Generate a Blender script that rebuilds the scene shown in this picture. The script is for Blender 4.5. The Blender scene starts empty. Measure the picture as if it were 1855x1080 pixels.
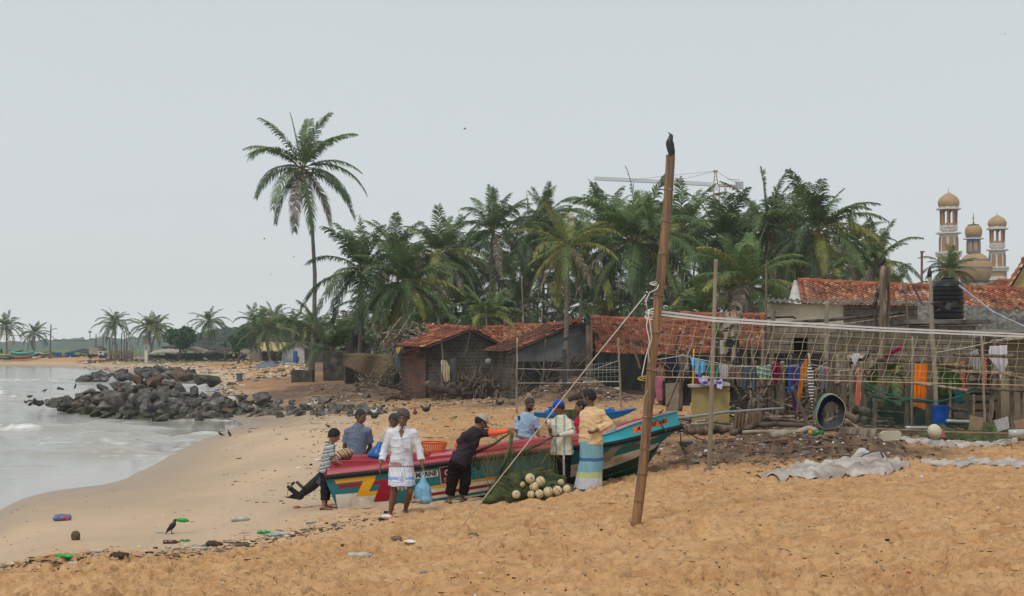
import bpy,bmesh,math,random
import numpy as np
from mathutils import Vector,Matrix,Euler,Quaternion
R=math.radians
SC=bpy.context.scene
COL=SC.collection
# camera, sky, sun
F=2576.0;H=3.2;CX=927.5;CY=630.0
cam_d=bpy.data.cameras.new('camera');cam=bpy.data.objects.new('camera',cam_d);COL.objects.link(cam)
cam.location=(0,0,H);cam.rotation_euler=(R(90),0,0)
cam_d.sensor_width=36;cam_d.lens=F/1855*36;cam_d.shift_y=90/1855
cam_d.clip_start=0.1;cam_d.clip_end=9000
SC.camera=cam
SC.view_settings.view_transform='Standard';SC.view_settings.look='None'
SC.view_settings.gamma=1;SC.view_settings.exposure=0.1
world=bpy.data.worlds.new('World');SC.world=world;world.use_nodes=True
wn=world.node_tree.nodes;wl=world.node_tree.links
wn.clear()
wo=wn.new('ShaderNodeOutputWorld');bg=wn.new('ShaderNodeBackground');bg2=wn.new('ShaderNodeBackground')
sky=wn.new('ShaderNodeTexSky');sky.sky_type='NISHITA';sky.sun_disc=False
sky.sun_elevation=R(56);sky.sun_rotation=R(208)
bg.inputs['Strength'].default_value=0.05
wl.new(sky.outputs[0],bg.inputs['Color'])
tc=wn.new('ShaderNodeTexCoord');sp=wn.new('ShaderNodeSeparateXYZ');wl.new(tc.outputs['Generated'],sp.inputs[0])
rp=wn.new('ShaderNodeValToRGB')
rp.color_ramp.elements[0].position=0.0;rp.color_ramp.elements[0].color=(0.75,0.785,0.79,1)
rp.color_ramp.elements[1].position=0.35;rp.color_ramp.elements[1].color=(0.515,0.553,0.578,1)
e=rp.color_ramp.elements.new(0.1);e.color=(0.615,0.65,0.665,1)
ns=wn.new('ShaderNodeTexNoise');ns.inputs['Scale'].default_value=2.2;ns.inputs['Detail'].default_value=4
mm=wn.new('ShaderNodeMapRange');mm.inputs['To Min'].default_value=0.975;mm.inputs['To Max'].default_value=1.025
wl.new(tc.outputs['Generated'],ns.inputs['Vector']);wl.new(ns.outputs['Fac'],mm.inputs['Value'])
wl.new(sp.outputs['Z'],rp.inputs['Fac'])
vm=wn.new('ShaderNodeVectorMath');vm.operation='SCALE'
wl.new(rp.outputs[0],vm.inputs[0]);wl.new(mm.outputs[0],vm.inputs['Scale'])
wl.new(vm.outputs[0],bg2.inputs['Color']);bg2.inputs['Strength'].default_value=1.12
mx=wn.new('ShaderNodeMixShader');mx.inputs[0].default_value=0.93
wl.new(bg.outputs[0],mx.inputs[1]);wl.new(bg2.outputs[0],mx.inputs[2]);wl.new(mx.outputs[0],wo.inputs['Surface'])
sun_d=bpy.data.lights.new('sun','SUN');sun_d.energy=1.6;sun_d.angle=R(16);sun_d.color=(1,0.96,0.89)
sun=bpy.data.objects.new('sun',sun_d);COL.objects.link(sun)
sun.rotation_euler=(R(34),R(0),R(-28))
# materials
def lin(c):
 if isinstance(c,str):
  c=c.lstrip('#');c=[int(c[i:i+2],16)/255 for i in(0,2,4)]
  return tuple((x/12.92 if x<=.04045 else((x+.055)/1.055)**2.4)for x in c)
 return tuple(c)
_M={}
def mat(name,col,rough=.8,var=.25,scale=6.0,bump=0.0,bscale=40.0,col2=None,c2pos=.55,c2soft=.12,detail=6,spec=.3,metal=0,obj_var=0.0,stretch=None,transl=0,coord='Object'):
 """procedural material: noise-varied base colour, optional second colour in patches, optional bump"""
 if name in _M:return _M[name]
 m=bpy.data.materials.new(name);m.use_nodes=True;nt=m.node_tree;N=nt.nodes;L=nt.links
 b=N['Principled BSDF'];b.inputs['Roughness'].default_value=rough
 b.inputs['Specular IOR Level'].default_value=spec;b.inputs['Metallic'].default_value=metal
 c=lin(col);t=N.new('ShaderNodeTexCoord');vec=t.outputs[coord]
 if stretch:
  mp=N.new('ShaderNodeMapping');mp.inputs['Scale'].default_value=stretch;L.new(vec,mp.inputs[0]);vec=mp.outputs[0]
 n=N.new('ShaderNodeTexNoise');n.inputs['Scale'].default_value=scale;n.inputs['Detail'].default_value=detail
 L.new(vec,n.inputs['Vector'])
 r=N.new('ShaderNodeMapRange');r.inputs['From Min'].default_value=.3;r.inputs['From Max'].default_value=.7
 r.inputs['To Min'].default_value=1-var;r.inputs['To Max'].default_value=1+var;L.new(n.outputs['Fac'],r.inputs['Value'])
 base=None
 if col2 is not None:
  n2=N.new('ShaderNodeTexNoise');n2.inputs['Scale'].default_value=scale*.6;n2.inputs['Detail'].default_value=7
  mp2=N.new('ShaderNodeMapping');mp2.inputs['Location'].default_value=(7.3,2.1,5.5)
  L.new(vec,mp2.inputs[0]);L.new(mp2.outputs[0],n2.inputs['Vector'])
  r2=N.new('ShaderNodeMapRange');r2.inputs['From Min'].default_value=c2pos-c2soft;r2.inputs['From Max'].default_value=c2pos+c2soft
  L.new(n2.outputs['Fac'],r2.inputs['Value'])
  mxn=N.new('ShaderNodeMix');mxn.data_type='RGBA';L.new(r2.outputs[0],mxn.inputs[0])
  mxn.inputs[6].default_value=(*c,1);mxn.inputs[7].default_value=(*lin(col2),1);base=mxn.outputs[2]
 v=N.new('ShaderNodeVectorMath');v.operation='SCALE'
 if base:L.new(base,v.inputs[0])
 else:v.inputs[0].default_value=c
 fac=r.outputs[0]
 if obj_var:
  oi=N.new('ShaderNodeObjectInfo');ro=N.new('ShaderNodeMapRange')
  ro.inputs['To Min'].default_value=1-obj_var;ro.inputs['To Max'].default_value=1+obj_var
  L.new(oi.outputs['Random'],ro.inputs['Value'])
  mu=N.new('ShaderNodeMath');mu.operation='MULTIPLY';L.new(fac,mu.inputs[0]);L.new(ro.outputs[0],mu.inputs[1]);fac=mu.outputs[0]
 L.new(fac,v.inputs['Scale']);L.new(v.outputs[0],b.inputs['Base Color'])
 if bump:
  nb=N.new('ShaderNodeTexNoise');nb.inputs['Scale'].default_value=bscale;nb.inputs['Detail'].default_value=5
  L.new(vec,nb.inputs['Vector']);bp=N.new('ShaderNodeBump');bp.inputs['Strength'].default_value=bump
  bp.inputs['Distance'].default_value=.02;L.new(nb.outputs['Fac'],bp.inputs['Height']);L.new(bp.outputs[0],b.inputs['Normal'])
 if transl:
  tr=N.new('ShaderNodeBsdfTranslucent');L.new(v.outputs[0],tr.inputs['Color']);ms=N.new('ShaderNodeMixShader')
  ms.inputs[0].default_value=transl;L.new(b.outputs[0],ms.inputs[1]);L.new(tr.outputs[0],ms.inputs[2])
  L.new(ms.outputs[0],N['Material Output'].inputs['Surface'])
 _M[name]=m;return m
 # objects
def setp(o,label=None,cat=None,group=None,kind=None):
 if label:o['label']=label
 if cat:o['category']=cat
 if group:o['group']=group
 if kind:o['kind']=kind
 return o
def empty(name,loc,label=None,cat=None,group=None):
 o=bpy.data.objects.new(name,None);COL.objects.link(o);o.location=loc;o.empty_display_size=.2
 return setp(o,label,cat,group)
class MB:
 """collects shapes in world coordinates, links them as one mesh object"""
 def __init__(s):s.v=[];s.f=[];s.m=[]
 def add(s,vs,fs,mi=0):
  o=len(s.v);s.v.extend([tuple(v)for v in vs]);s.f.extend([tuple(i+o for i in f)for f in fs])
  s.m.extend([mi]*len(fs)if isinstance(mi,int)else mi);return s
 def box(s,c,size,rot=None,mi=0,jit=0,rnd=None):
  c=Vector(c);hx,hy,hz=[k/2 for k in size]
  M=rot.to_matrix()if isinstance(rot,Euler)else(Euler((0,0,rot)).to_matrix()if rot else Matrix.Identity(3))
  vs=[]
  for z in(-hz,hz):
   for x,y in((-hx,-hy),(hx,-hy),(hx,hy),(-hx,hy)):
    p=Vector((x,y,z))
    if jit:p+=Vector([random.uniform(-jit,jit)for _ in range(3)])
    vs.append(c+M@p)
  return s.add(vs,[(0,3,2,1),(4,5,6,7),(0,1,5,4),(1,2,6,5),(2,3,7,6),(3,0,4,7)],mi)
 def tube(s,pts,rad,n=8,mi=0,cap=True,flat=None):
  pts=[Vector(p)for p in pts]
  if not hasattr(rad,'__len__'):rad=[rad]*len(pts)
  vs=[];up=None
  for i,p in enumerate(pts):
   d=(pts[min(i+1,len(pts)-1)]-pts[max(i-1,0)])
   d=d.normalized()if d.length>1e-9 else Vector((0,0,1))
   if up is None:
    up=Vector((0,0,1))if abs(d.z)<.9 else Vector((1,0,0))
   a=d.cross(up)
   if a.length<1e-6:a=d.orthogonal()
   a.normalize();b=a.cross(d).normalized();up=b
   for k in range(n):
    t=2*math.pi*k/n
    vs.append(p+(a*math.cos(t)+b*math.sin(t)*(flat or 1))*rad[i])
  fs=[]
  for i in range(len(pts)-1):
   for k in range(n):
    fs.append((i*n+k,i*n+(k+1)%n,(i+1)*n+(k+1)%n,(i+1)*n+k))
  if cap and n>2:
   fs.append(tuple(range(n))[::-1]);fs.append(tuple((len(pts)-1)*n+k for k in range(n)))
  return s.add(vs,fs,mi)
 def lathe(s,c,prof,n=24,mi=0,axis=None):
  """prof: list of (r, z[, mi])"""
  c=Vector(c);M=axis or Matrix.Identity(3);vs=[];fs=[];ms=[]
  for p in prof:
   for k in range(n):
    t=2*math.pi*k/n;vs.append(c+M@Vector((p[0]*math.cos(t),p[0]*math.sin(t),p[1])))
  for i in range(len(prof)-1):
   for k in range(n):
    fs.append((i*n+k,i*n+(k+1)%n,(i+1)*n+(k+1)%n,(i+1)*n+k))
    ms.append(prof[i][2]if len(prof[i])>2 else mi)
  fs.append(tuple(range(n))[::-1]);ms.append(ms[0]);fs.append(tuple((len(prof)-1)*n+k for k in range(n)));ms.append(ms[-2])
  return s.add(vs,fs,ms)
 def prism(s,poly,vec,mi=0):
  """polygon of 3-D points extruded along vec"""
  n=len(poly);a=[Vector(p)for p in poly];b=[p+Vector(vec)for p in a]
  return s.add(a+b,[tuple(range(n))[::-1],tuple(range(n,2*n))]+[(i,(i+1)%n,n+(i+1)%n,n+i)for i in range(n)],mi)
 def grid(s,P,mi=0,closed=False):
  """P[i][j] points"""
  nu=len(P);nv=len(P[0]);vs=[p for row in P for p in row];fs=[]
  for i in range(nu-1):
   for j in range(nv if closed else nv-1):
    k=(j+1)%nv;fs.append((i*nv+j,i*nv+k,(i+1)*nv+k,(i+1)*nv+j))
  return s.add(vs,fs,mi if isinstance(mi,int)else mi)
 def hull(s,pts,mi=0):
  bm=bmesh.new()
  for p in pts:bm.verts.new(p)
  r=bmesh.ops.convex_hull(bm,input=bm.verts);bmesh.ops.delete(bm,geom=list({g for g in r['geom_unused']+r['geom_interior']if isinstance(g,bmesh.types.BMVert)}),context='VERTS')
  bm.verts.index_update();vs=[v.co.copy()for v in bm.verts];fs=[tuple(v.index for v in f.verts)for f in bm.faces];bm.free()
  return s.add(vs,fs,mi)
 def mesh(s,name,mats,smooth=False,origin=(0,0,0)):
  me=bpy.data.meshes.new(name);ox,oy,oz=origin
  me.from_pydata([(v[0]-ox,v[1]-oy,v[2]-oz)for v in s.v],[],s.f)
  for m in(mats if isinstance(mats,(list,tuple))else[mats]):me.materials.append(m)
  if any(s.m):me.polygons.foreach_set('material_index',s.m)
  if smooth:me.polygons.foreach_set('use_smooth',[True]*len(me.polygons))
  me.update();return me
 def build(s,name,mats,parent=None,smooth=False,label=None,cat=None,group=None,kind=None,auto=None):
  if parent is not None:org=wloc(parent)
  elif s.v:
   xs,ys,zs=zip(*s.v);org=Vector(((min(xs)+max(xs))/2,(min(ys)+max(ys))/2,min(zs)))
  else:org=Vector((0,0,0))
  me=s.mesh(name,mats,smooth or bool(auto),org);o=bpy.data.objects.new(name,me);COL.objects.link(o)
  if auto:me.set_sharp_from_angle(angle=R(auto))
  if parent is not None:o.parent=parent
  else:o.location=org
  return setp(o,label,cat,group,kind)
def wloc(o):
 v=Vector((0,0,0))
 while o is not None:v=v+o.location;o=o.parent
 return v
def link_mesh(name,me,parent=None,loc=(0,0,0),rot=(0,0,0),scale=(1,1,1),**k):
 o=bpy.data.objects.new(name,me);COL.objects.link(o)
 if parent is not None:o.parent=parent
 o.location=loc;o.rotation_euler=rot;o.scale=scale if hasattr(scale,'__len__')else(scale,)*3
 return setp(o,**k)
 # numpy noise
def _h(ix,iy,seed=0):
 n=(ix.astype(np.int64)*374761393+iy.astype(np.int64)*668265263+seed*974711)&0x7fffffff
 n=(n^(n>>13))*1274126177&0x7fffffff
 return((n^(n>>16))&0xffff)/65535.0
def vn(x,y,seed=0):
 x=np.asarray(x,float);y=np.asarray(y,float)
 ix=np.floor(x);iy=np.floor(y);fx=x-ix;fy=y-iy;fx=fx*fx*(3-2*fx);fy=fy*fy*(3-2*fy)
 a=_h(ix,iy,seed);b=_h(ix+1,iy,seed);c=_h(ix,iy+1,seed);d=_h(ix+1,iy+1,seed)
 return(a+(b-a)*fx)*(1-fy)+(c+(d-c)*fx)*fy
def fbm(x,y,o=4,seed=0):
 s=0;a=.5;t=0
 for i in range(o):s=s+a*vn(x*2**i,y*2**i,seed+i*17);t+=a;a*=.5
 return s/t
def worley(x,y,seed=0):
 ix=np.floor(x);iy=np.floor(y);best=np.full(np.shape(x),9.0)
 for dx in(-1,0,1):
  for dy in(-1,0,1):
   cx=ix+dx;cy=iy+dy
   px=cx+_h(cx,cy,seed);py=cy+_h(cx,cy,seed+5)
   best=np.minimum(best,(px-x)**2+(py-y)**2)
 return np.sqrt(best)
 # ground height from surveyed points (px, distance, height)
CPS=[(0,28.2,0),(180,33,0),(260,37.5,0),(330,44.6,0),(400,54,0),(445,60,0),(0,19.1,.45),(0,13.7,.85),(0,23.3,.22),(300,20.7,.45),(300,31.4,.17),(600,22.9,.55),(500,32.8,.4),(500,48,.4),(500,12,1.15),(927,10.3,1.42),(1855,9.2,1.6),(1855,16.2,1.5),(1145,15.05,1.3),(1400,14.3,1.4),(1090,23.4,.92),(850,23.2,.72),(700,21.8,.62),(1290,21.8,1.25),(1855,24.5,1.3),(1600,21.3,1.3),(1193,38,1.2),(1500,34,1.22),(1800,31,1.27),(1060,62,1.15),(850,66,.95),(720,78,1.08),(570,90,1.17),(640,64,.7),(600,57,.4),(520,62,.25),(450,72,.35),(800,40,.85),(700,35,.6),(960,33,.95),(430,95,1.0),(400,230,1.0),(250,260,1.2),(0,300,1.2),(0,272,1.1),(0,250,0),(100,235,0),(100,260,1.1),(150,222,0),(200,246,1.1),(250,172,0),(330,145,0),(370,125,0),(405,100,0),(430,78,0),(-300,320,0),(-500,60,-2.5),(-200,100,-2),(0,60,-1.3),(200,62,-.9),(0,120,-1.7),(220,100,-1.2),(150,150,-1),(0,200,-.8),(-300,30,-2),(-300,12,.2),(0,40,-.5),(200,45,-.4),(-400,7,.7),(1000,100,1.2),(1500,60,1.3),(1855,60,1.4),(1400,150,1.5),(1855,150,1.5),(900,200,1.5),(600,200,1.2),(600,400,1.5),(0,400,1.5),(1855,400,1.5),(0,1000,2),(1855,1000,2),(-600,1000,1),(2400,1000,2),(927,5,1.5),(2400,10,1.7),(2400,40,1.5),(0,3000,2),(1855,3000,2),(480,160,.9),(500,120,.95),(927,3000,2)]
_c=np.array([((p-CX)/F*3.2,math.log(d))for p,d,z in CPS]);_z=np.array([z for*_,z in CPS],float)
def _k(r2):return np.where(r2>1e-12,.5*r2*np.log(r2+1e-12),0)
_n=len(CPS);_A=np.zeros((_n+3,_n+3));_r2=((_c[:,None]-_c[None])**2).sum(-1)
_A[:_n,:_n]=_k(_r2)+np.eye(_n)*1e-3;_A[:_n,_n]=1;_A[:_n,_n+1:]=_c;_A[_n,:_n]=1;_A[_n+1:,:_n]=_c.T
_w=np.linalg.solve(_A,np.concatenate([_z,[0,0,0]]))
def gza(x,y):
 x=np.asarray(x,float);y=np.maximum(np.asarray(y,float),4.0);sh=x.shape
 U=np.clip((x/y).ravel(),-1.2,1.2)*3.2;V=np.log(y).ravel();out=_w[_n]+_w[_n+1]*U+_w[_n+2]*V
 for i in range(_n):out+=_w[i]*_k((U-_c[i,0])**2+(V-_c[i,1])**2)
 return np.clip(out,-3,4).reshape(sh)
def gz(x,y):return float(gza(np.array([x]),np.array([y]))[0])
def P(px,py,d):return Vector(((px-CX)/F*d,d,H-(py-CY)/F*d))
_D=np.exp(np.linspace(math.log(6),math.log(1200),900))
def G(px,py,dz=0.0):
 """ground point seen at pixel"""
 zz=gza((px-CX)/F*_D,_D);ray=H-(py-CY)/F*_D;k=np.argmax(ray<zz)
 if not(ray<zz).any():return P(px,py,1200)
 if k>0:
  a=ray[k-1]-zz[k-1];b=zz[k]-ray[k];d=_D[k-1]+(_D[k]-_D[k-1])*a/(a+b+1e-9)
 else:d=_D[0]
 x=(px-CX)/F*d;return Vector((x,d,gz(x,d)+dz))
def gd(px,d,dz=0.0):
 x=(px-CX)/F*d;return Vector((x,d,gz(x,d)+dz))
 # ground and sea
def npmesh(name,X,Y,Z,mats,attrs=None):
 nv,nu=X.shape;me=bpy.data.meshes.new(name)
 co=np.stack([X,Y,Z],-1).reshape(-1,3).astype(np.float32)
 i=np.arange(nv*nu).reshape(nv,nu);q=np.stack([i[:-1,:-1],i[:-1,1:],i[1:,1:],i[1:,:-1]],-1).reshape(-1,4)
 me.vertices.add(len(co));me.vertices.foreach_set('co',co.ravel())
 me.loops.add(q.size);me.loops.foreach_set('vertex_index',q.ravel().astype(np.int32))
 me.polygons.add(len(q));me.polygons.foreach_set('loop_start',(np.arange(len(q))*4).astype(np.int32))
 me.polygons.foreach_set('loop_total',np.full(len(q),4,np.int32));me.polygons.foreach_set('use_smooth',np.ones(len(q),bool))
 for k,a in(attrs or{}).items():
  at=me.attributes.new(k,'FLOAT','POINT');at.data.foreach_set('value',a.ravel().astype(np.float32))
 me.materials.append(mats);me.update();me.validate();return me
def ss(a,b,x):t=np.clip((x-a)/(b-a),0,1);return t*t*(3-2*t)
uu=np.concatenate([np.linspace(-1.3,-.42,30)[:-1],np.linspace(-.42,.42,640),np.linspace(.42,1.3,30)[1:]])
dd=np.concatenate([np.exp(np.linspace(math.log(2.0),math.log(8.8),20))[:-1],np.exp(np.linspace(math.log(8.8),math.log(45),560))[:-1],np.exp(np.linspace(math.log(45),math.log(350),220))[:-1],np.exp(np.linspace(math.log(350),math.log(5000),40))])
Xg=uu[None]*(dd[:,None]+0);Yg=np.repeat(dd[:,None],len(uu),1)
def sandmask(x,y):return ss(.42,.75,gza(x,y)+.25*(fbm(x*.4,y*.4,3,5)-.5))
def scal(x,y,z):return .07*(fbm(x*.3+3,y*.16,3,61)-.5)*np.exp(-(z/.25)**2)*np.exp(-np.maximum(y-80,0)/40)
Zg0=gza(Xg,Yg);Zg0=Zg0+scal(Xg,Yg,Zg0)
dry=ss(.5,.8,Zg0+.3*(fbm(Xg*.35,Yg*.35,3,5)-.5))
near=np.exp(-np.maximum(Yg-30,0)/25)
dry=dry*ss(-13,-8,-np.abs(Xg)*0-1)
bx=Xg+.1*vn(Xg*3,Yg*3,2);by=Yg+.1*vn(Xg*3,Yg*3,3)
foot=-(.06+.07*fbm(Xg*.6,Yg*.5,2,91))*np.exp(-(worley(bx*2.6,by*2.1,1)/.26)**2)-.04*np.exp(-(worley(bx*4.6,by*4.1,9)/.3)**2)
rim=.03*np.exp(-((worley(bx*2.6,by*2.1,1)-.42)/.12)**2)
hum=.12*(fbm(Xg*.5,Yg*.5,4,11)-.5)
rough=(.012+.03*vn(Xg*.5,Yg*.4,93))*(1-np.abs(2*fbm(Xg*4.2,Yg*3.4,4,71)-1))**3*2.2+.05*(fbm(Xg*6.5,Yg*6.5,3,21)-.5)
Zg=Zg0+dry*near*(foot+rim+rough*1.2)+dry*hum*np.exp(-np.maximum(Yg-120,0)/60)+(1-dry)*.004*(vn(Xg*3,Yg*3,7)-.5)
def mound(px,d,rx,ry,h,nz=.3):
 global Zg
 c=gd(px,d);q=((Xg-c.x)/rx)**2+((Yg-c.y)/ry)**2
 Zg=Zg+h*np.exp(-q*1.3)*(1+nz*(fbm(Xg*3,Yg*3,4,33)-.5)*2)
MOUNDS=[(1015,54,1.7,1.6,.75),(1050,57,1.6,1.5,.9),(1330,24.6,1.1,.9,.22),(1440,25.2,1.3,.9,.30),(1560,25.6,.9,.8,.25),(1390,28,1.9,1.2,.2),(640,76,4,2,.3),(760,70,3,1.4,.2)]
for a in MOUNDS:mound(*a)
earth=np.zeros_like(Xg)
for px,d,rx,ry,h in MOUNDS:
 c=gd(px,d);earth+=1.1*np.exp(-(((Xg-c.x)/rx)**2+((Yg-c.y)/ry)**2)*.4)
for px,d,rx,ry,w in((850,67,9,2.4,.6),(620,80,5,3,.8),(1230,37,5,2,.5),(1500,34,8,3,.6),(1500,70,30,24,.7),(900,100,20,22,.7),(1700,31,7,2.6,.5)):
 c=gd(px,d);earth+=w*np.exp(-(((Xg-c.x)/rx)**2+((Yg-c.y)/ry)**2)*.9)
grass=np.zeros_like(Xg)
for px,d,rx,ry,w in((380,236,12,14,1.2),(400,240,10,16,.9),(545,118,2.6,3,.9),(580,100,1.2,1,.8)):
 c=gd(px,d);grass+=w*np.exp(-(((Xg-c.x)/rx)**2+((Yg-c.y)/ry)**2)*.9)
def sand_material():
 m=bpy.data.materials.new('beach sand');m.use_nodes=True;nt=m.node_tree;N=nt.nodes;L=nt.links;b=N['Principled BSDF']
 def att(n):a=N.new('ShaderNodeAttribute');a.attribute_name=n;return a.outputs['Fac']
 def noise(s,det=6,st=None):
  g=N.new('ShaderNodeNewGeometry');v=g.outputs['Position']
  if st:mp=N.new('ShaderNodeMapping');mp.inputs['Scale'].default_value=st;L.new(v,mp.inputs[0]);v=mp.outputs[0]
  n=N.new('ShaderNodeTexNoise');n.inputs['Scale'].default_value=s;n.inputs['Detail'].default_value=det;L.new(v,n.inputs['Vector']);return n.outputs['Fac']
 def mr(v,a,b_,c,d):r=N.new('ShaderNodeMapRange');L.new(v,r.inputs['Value']);r.inputs['From Min'].default_value=a;r.inputs['From Max'].default_value=b_;r.inputs['To Min'].default_value=c;r.inputs['To Max'].default_value=d;return r.outputs[0]
 def mix(f,a,b_):
  x=N.new('ShaderNodeMix');x.data_type='RGBA'
  L.new(f,x.inputs[0])
  for i,c in((6,a),(7,b_)):
   if isinstance(c,tuple):x.inputs[i].default_value=(*c,1)
   else:L.new(c,x.inputs[i])
  return x.outputs[2]
 def mul(a,b_):
  x=N.new('ShaderNodeMath');x.operation='MULTIPLY';L.new(a,x.inputs[0])
  if hasattr(b_,'name'):L.new(b_,x.inputs[1])
  else:x.inputs[1].default_value=b_
  return x.outputs[0]
 c=mix(mr(noise(1.3),.35,.65,0,1),(.535,.29,.124),(.63,.378,.18))
 c=mix(mr(noise(9,8),.42,.7,0,.5),c,(.27,.14,.06))
 hard=mix(mr(noise(.7,5,(1,.35,1)),.35,.65,0,1),(.57,.405,.26),(.47,.345,.23))
 c=mix(att('dry'),hard,c)
 wet=mix(mr(noise(1.2,4,(1,.3,1)),.3,.7,0,1),(.38,.275,.185),(.32,.235,.16))
 c=mix(att('wet'),c,wet)
 ea=mix(mr(noise(3,8),.35,.65,0,1),(.085,.052,.036),(.21,.13,.08))
 c=mix(att('earth'),c,ea)
 gr=mix(mr(noise(2,6),.35,.65,0,1),(.075,.13,.03),(.13,.18,.05))
 c=mix(att('grass'),c,gr)
 sp=mr(noise(55,2),.66,.74,0,.55)
 c=mix(mul(sp,att('dry')),c,(.13,.08,.05))
 L.new(c,b.inputs['Base Color'])
 L.new(mr(att('wet'),.3,1,.95,.5),b.inputs['Roughness']);b.inputs['Specular IOR Level'].default_value=.35
 bp=N.new('ShaderNodeBump');bp.inputs['Distance'].default_value=.07
 L.new(noise(15,9),bp.inputs['Height']);L.new(mr(att('dry'),0,1,.06,1.0),bp.inputs['Strength']);L.new(bp.outputs[0],b.inputs['Normal'])
 return m
wet=1-ss(.04,.42,Zg0+.12*(fbm(Xg*.25,Yg*.25,3,8)-.5))
grass+=2.2*ss(285,330,Yg);earth+=1.2*ss(262,290,Yg)*(1-ss(285,330,Yg))+.9*ss(100,125,Yg)*ss(-.155,-.135,Xg/Yg)
eth=np.clip(earth*(.4+1.5*(fbm(Xg*1.5,Yg*1.5,4,40)))-.15,0,1)*np.maximum(dry,ss(40,60,Yg))
me=npmesh('ground',Xg,Yg,Zg,sand_material(),{'dry':dry,'wet':wet,'earth':eth,'grass':np.clip(grass*1.6-.5-.7*(fbm(Xg*.3,Yg*.3,3,3)-.5),0,1)})
o=link_mesh('ground',me,label='orange beach sand trodden with footprints',kind='structure')
_gi_u,_gi_d=uu,dd
def sz(x,y):
 """height of the finished sand mesh"""
 x0=x/max(y,.1);i=int(np.clip(np.searchsorted(uu,x0)-1,0,len(uu)-2));j=int(np.clip(np.searchsorted(dd,y)-1,0,len(dd)-2))
 a=(x0-uu[i])/(uu[i+1]-uu[i]);b=(y-dd[j])/(dd[j+1]-dd[j]);a=min(max(a,0),1);b=min(max(b,0),1)
 return float((Zg[j,i]*(1-a)+Zg[j,i+1]*a)*(1-b)+(Zg[j+1,i]*(1-a)+Zg[j+1,i+1]*a)*b)
_bz=Zg0
def gz(x,y):
 x0=x/max(y,.1);i=int(np.clip(np.searchsorted(uu,x0)-1,0,len(uu)-2));j=int(np.clip(np.searchsorted(dd,y)-1,0,len(dd)-2));a=min(max((x0-uu[i])/(uu[i+1]-uu[i]),0),1);b=min(max((y-dd[j])/(dd[j+1]-dd[j]),0),1)
 return float((_bz[j,i]*(1-a)+_bz[j,i+1]*a)*(1-b)+(_bz[j+1,i]*(1-a)+_bz[j+1,i+1]*a)*b)
def G(px,py,dz=0.0):
 u=(px-CX)/F;i=int(np.clip(np.searchsorted(uu,u)-1,0,len(uu)-2));a=(u-uu[i])/(uu[i+1]-uu[i]);zz=_bz[:,i]*(1-a)+_bz[:,i+1]*a;ray=H-(py-CY)/F*dd;m_=(ray<zz)&(dd>6)
 if not m_.any():return P(px,py,1200)
 k=int(np.argmax(m_));a_=ray[k-1]-zz[k-1];b_=zz[k]-ray[k];d=dd[k-1]+(dd[k]-dd[k-1])*min(1,max(0,a_/(a_+b_+1e-9)));x=u*d;return Vector((x,d,gz(x,d)+dz))
def GS(px,py,dz=0.0):g=G(px,py);g.z=sz(g.x,g.y)+dz;return g
def gs(px,d,dz=0.0):x=(px-CX)/F*d;return Vector((x,d,sz(x,d)+dz))
# sea
us=np.concatenate([np.linspace(-1.3,-.4,40)[:-1],np.linspace(-.4,-.12,420)]);ds=np.concatenate([np.exp(np.linspace(math.log(8),math.log(24),30))[:-1],np.exp(np.linspace(math.log(24),math.log(260),620))[:-1],np.exp(np.linspace(math.log(260),math.log(5000),40))])
Xs=us[None]*ds[:,None];Ys=np.repeat(ds[:,None],len(us),1);dep=gza(Xs,Ys);dep=-(dep+scal(Xs,Ys,dep))
shal=ss(.0,.6,dep)
wv=.035*(fbm(Xs*.35,Ys*.9,4,51)-.5)*shal
ph=Ys*.62+2.2*fbm(Xs*.05,Ys*.05,3,60)*3
wv+=.05*np.exp(-((np.sin(ph)-1)/.35)**2)*shal
foam=np.zeros_like(Xs)
PX=CX+F*Xs/Ys
def breaker(px0,px1,py,hgt,wd,fo=1.0,slope=0):
 """a wave crest: seen between two columns at a row of the water plane"""
 global wv,foam
 d0=H*F/(py-CY);yc=d0+slope*(PX-px0)/100+1.0*(vn(Xs*.25,Ys*0+py,70)-.5)*d0/60
 w=ss(px0-40,px0+10,PX)*(1-ss(px1-60,px1,PX));q=(Ys-yc)/wd
 wv+=hgt*w*np.where(q>0,np.exp(-q*q),np.exp(-(q*2.2)**2))
 foam=np.maximum(foam,fo*w*np.exp(-((q+.55)/.75)**2))
breaker(-400,62,718,.42,2.2,.8)
breaker(-400,40,706,.35,1.8,.7)
breaker(-400,108,778,.2,1.0,.8)
breaker(-400,30,795,.25,.8,.75)
breaker(-400,20,757,.2,1.2,.8)
breaker(100,330,776,.08,.9,.0)
breaker(150,330,792,.07,.6,.0,1)
breaker(0,270,820,.05,.5,.0,.5)
breaker(60,330,738,.1,1.6,.1)
breaker(-400,200,690,.2,3.0,.55)
breaker(-400,130,845,.04,.4,.0)
for k in range(60):
 rr=random.Random(k);p0=rr.uniform(-100,380);breaker(p0,p0+rr.uniform(50,200),rr.uniform(668,830),rr.uniform(.04,.12),rr.uniform(.3,1.0),rr.choice([0,0,.35,.5]))
edge=.5*np.exp(-((dep-.022)/.020)**2)*(.45+.55*vn(Xs*1.8,Ys*.5,81))+0*np.exp(-((dep-.12-.08*vn(Xs*.3,Ys*.1,5))/.02)**2)
foam=np.maximum(foam,edge)
frame_n=fbm(Xs*2.2,Ys*.9,5,90)*1.25-.1
foam=np.clip(foam*(.1+1.25*frame_n),0,1)
Zs=wv-.35*(1-ss(-.35,-.01,dep))
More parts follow.
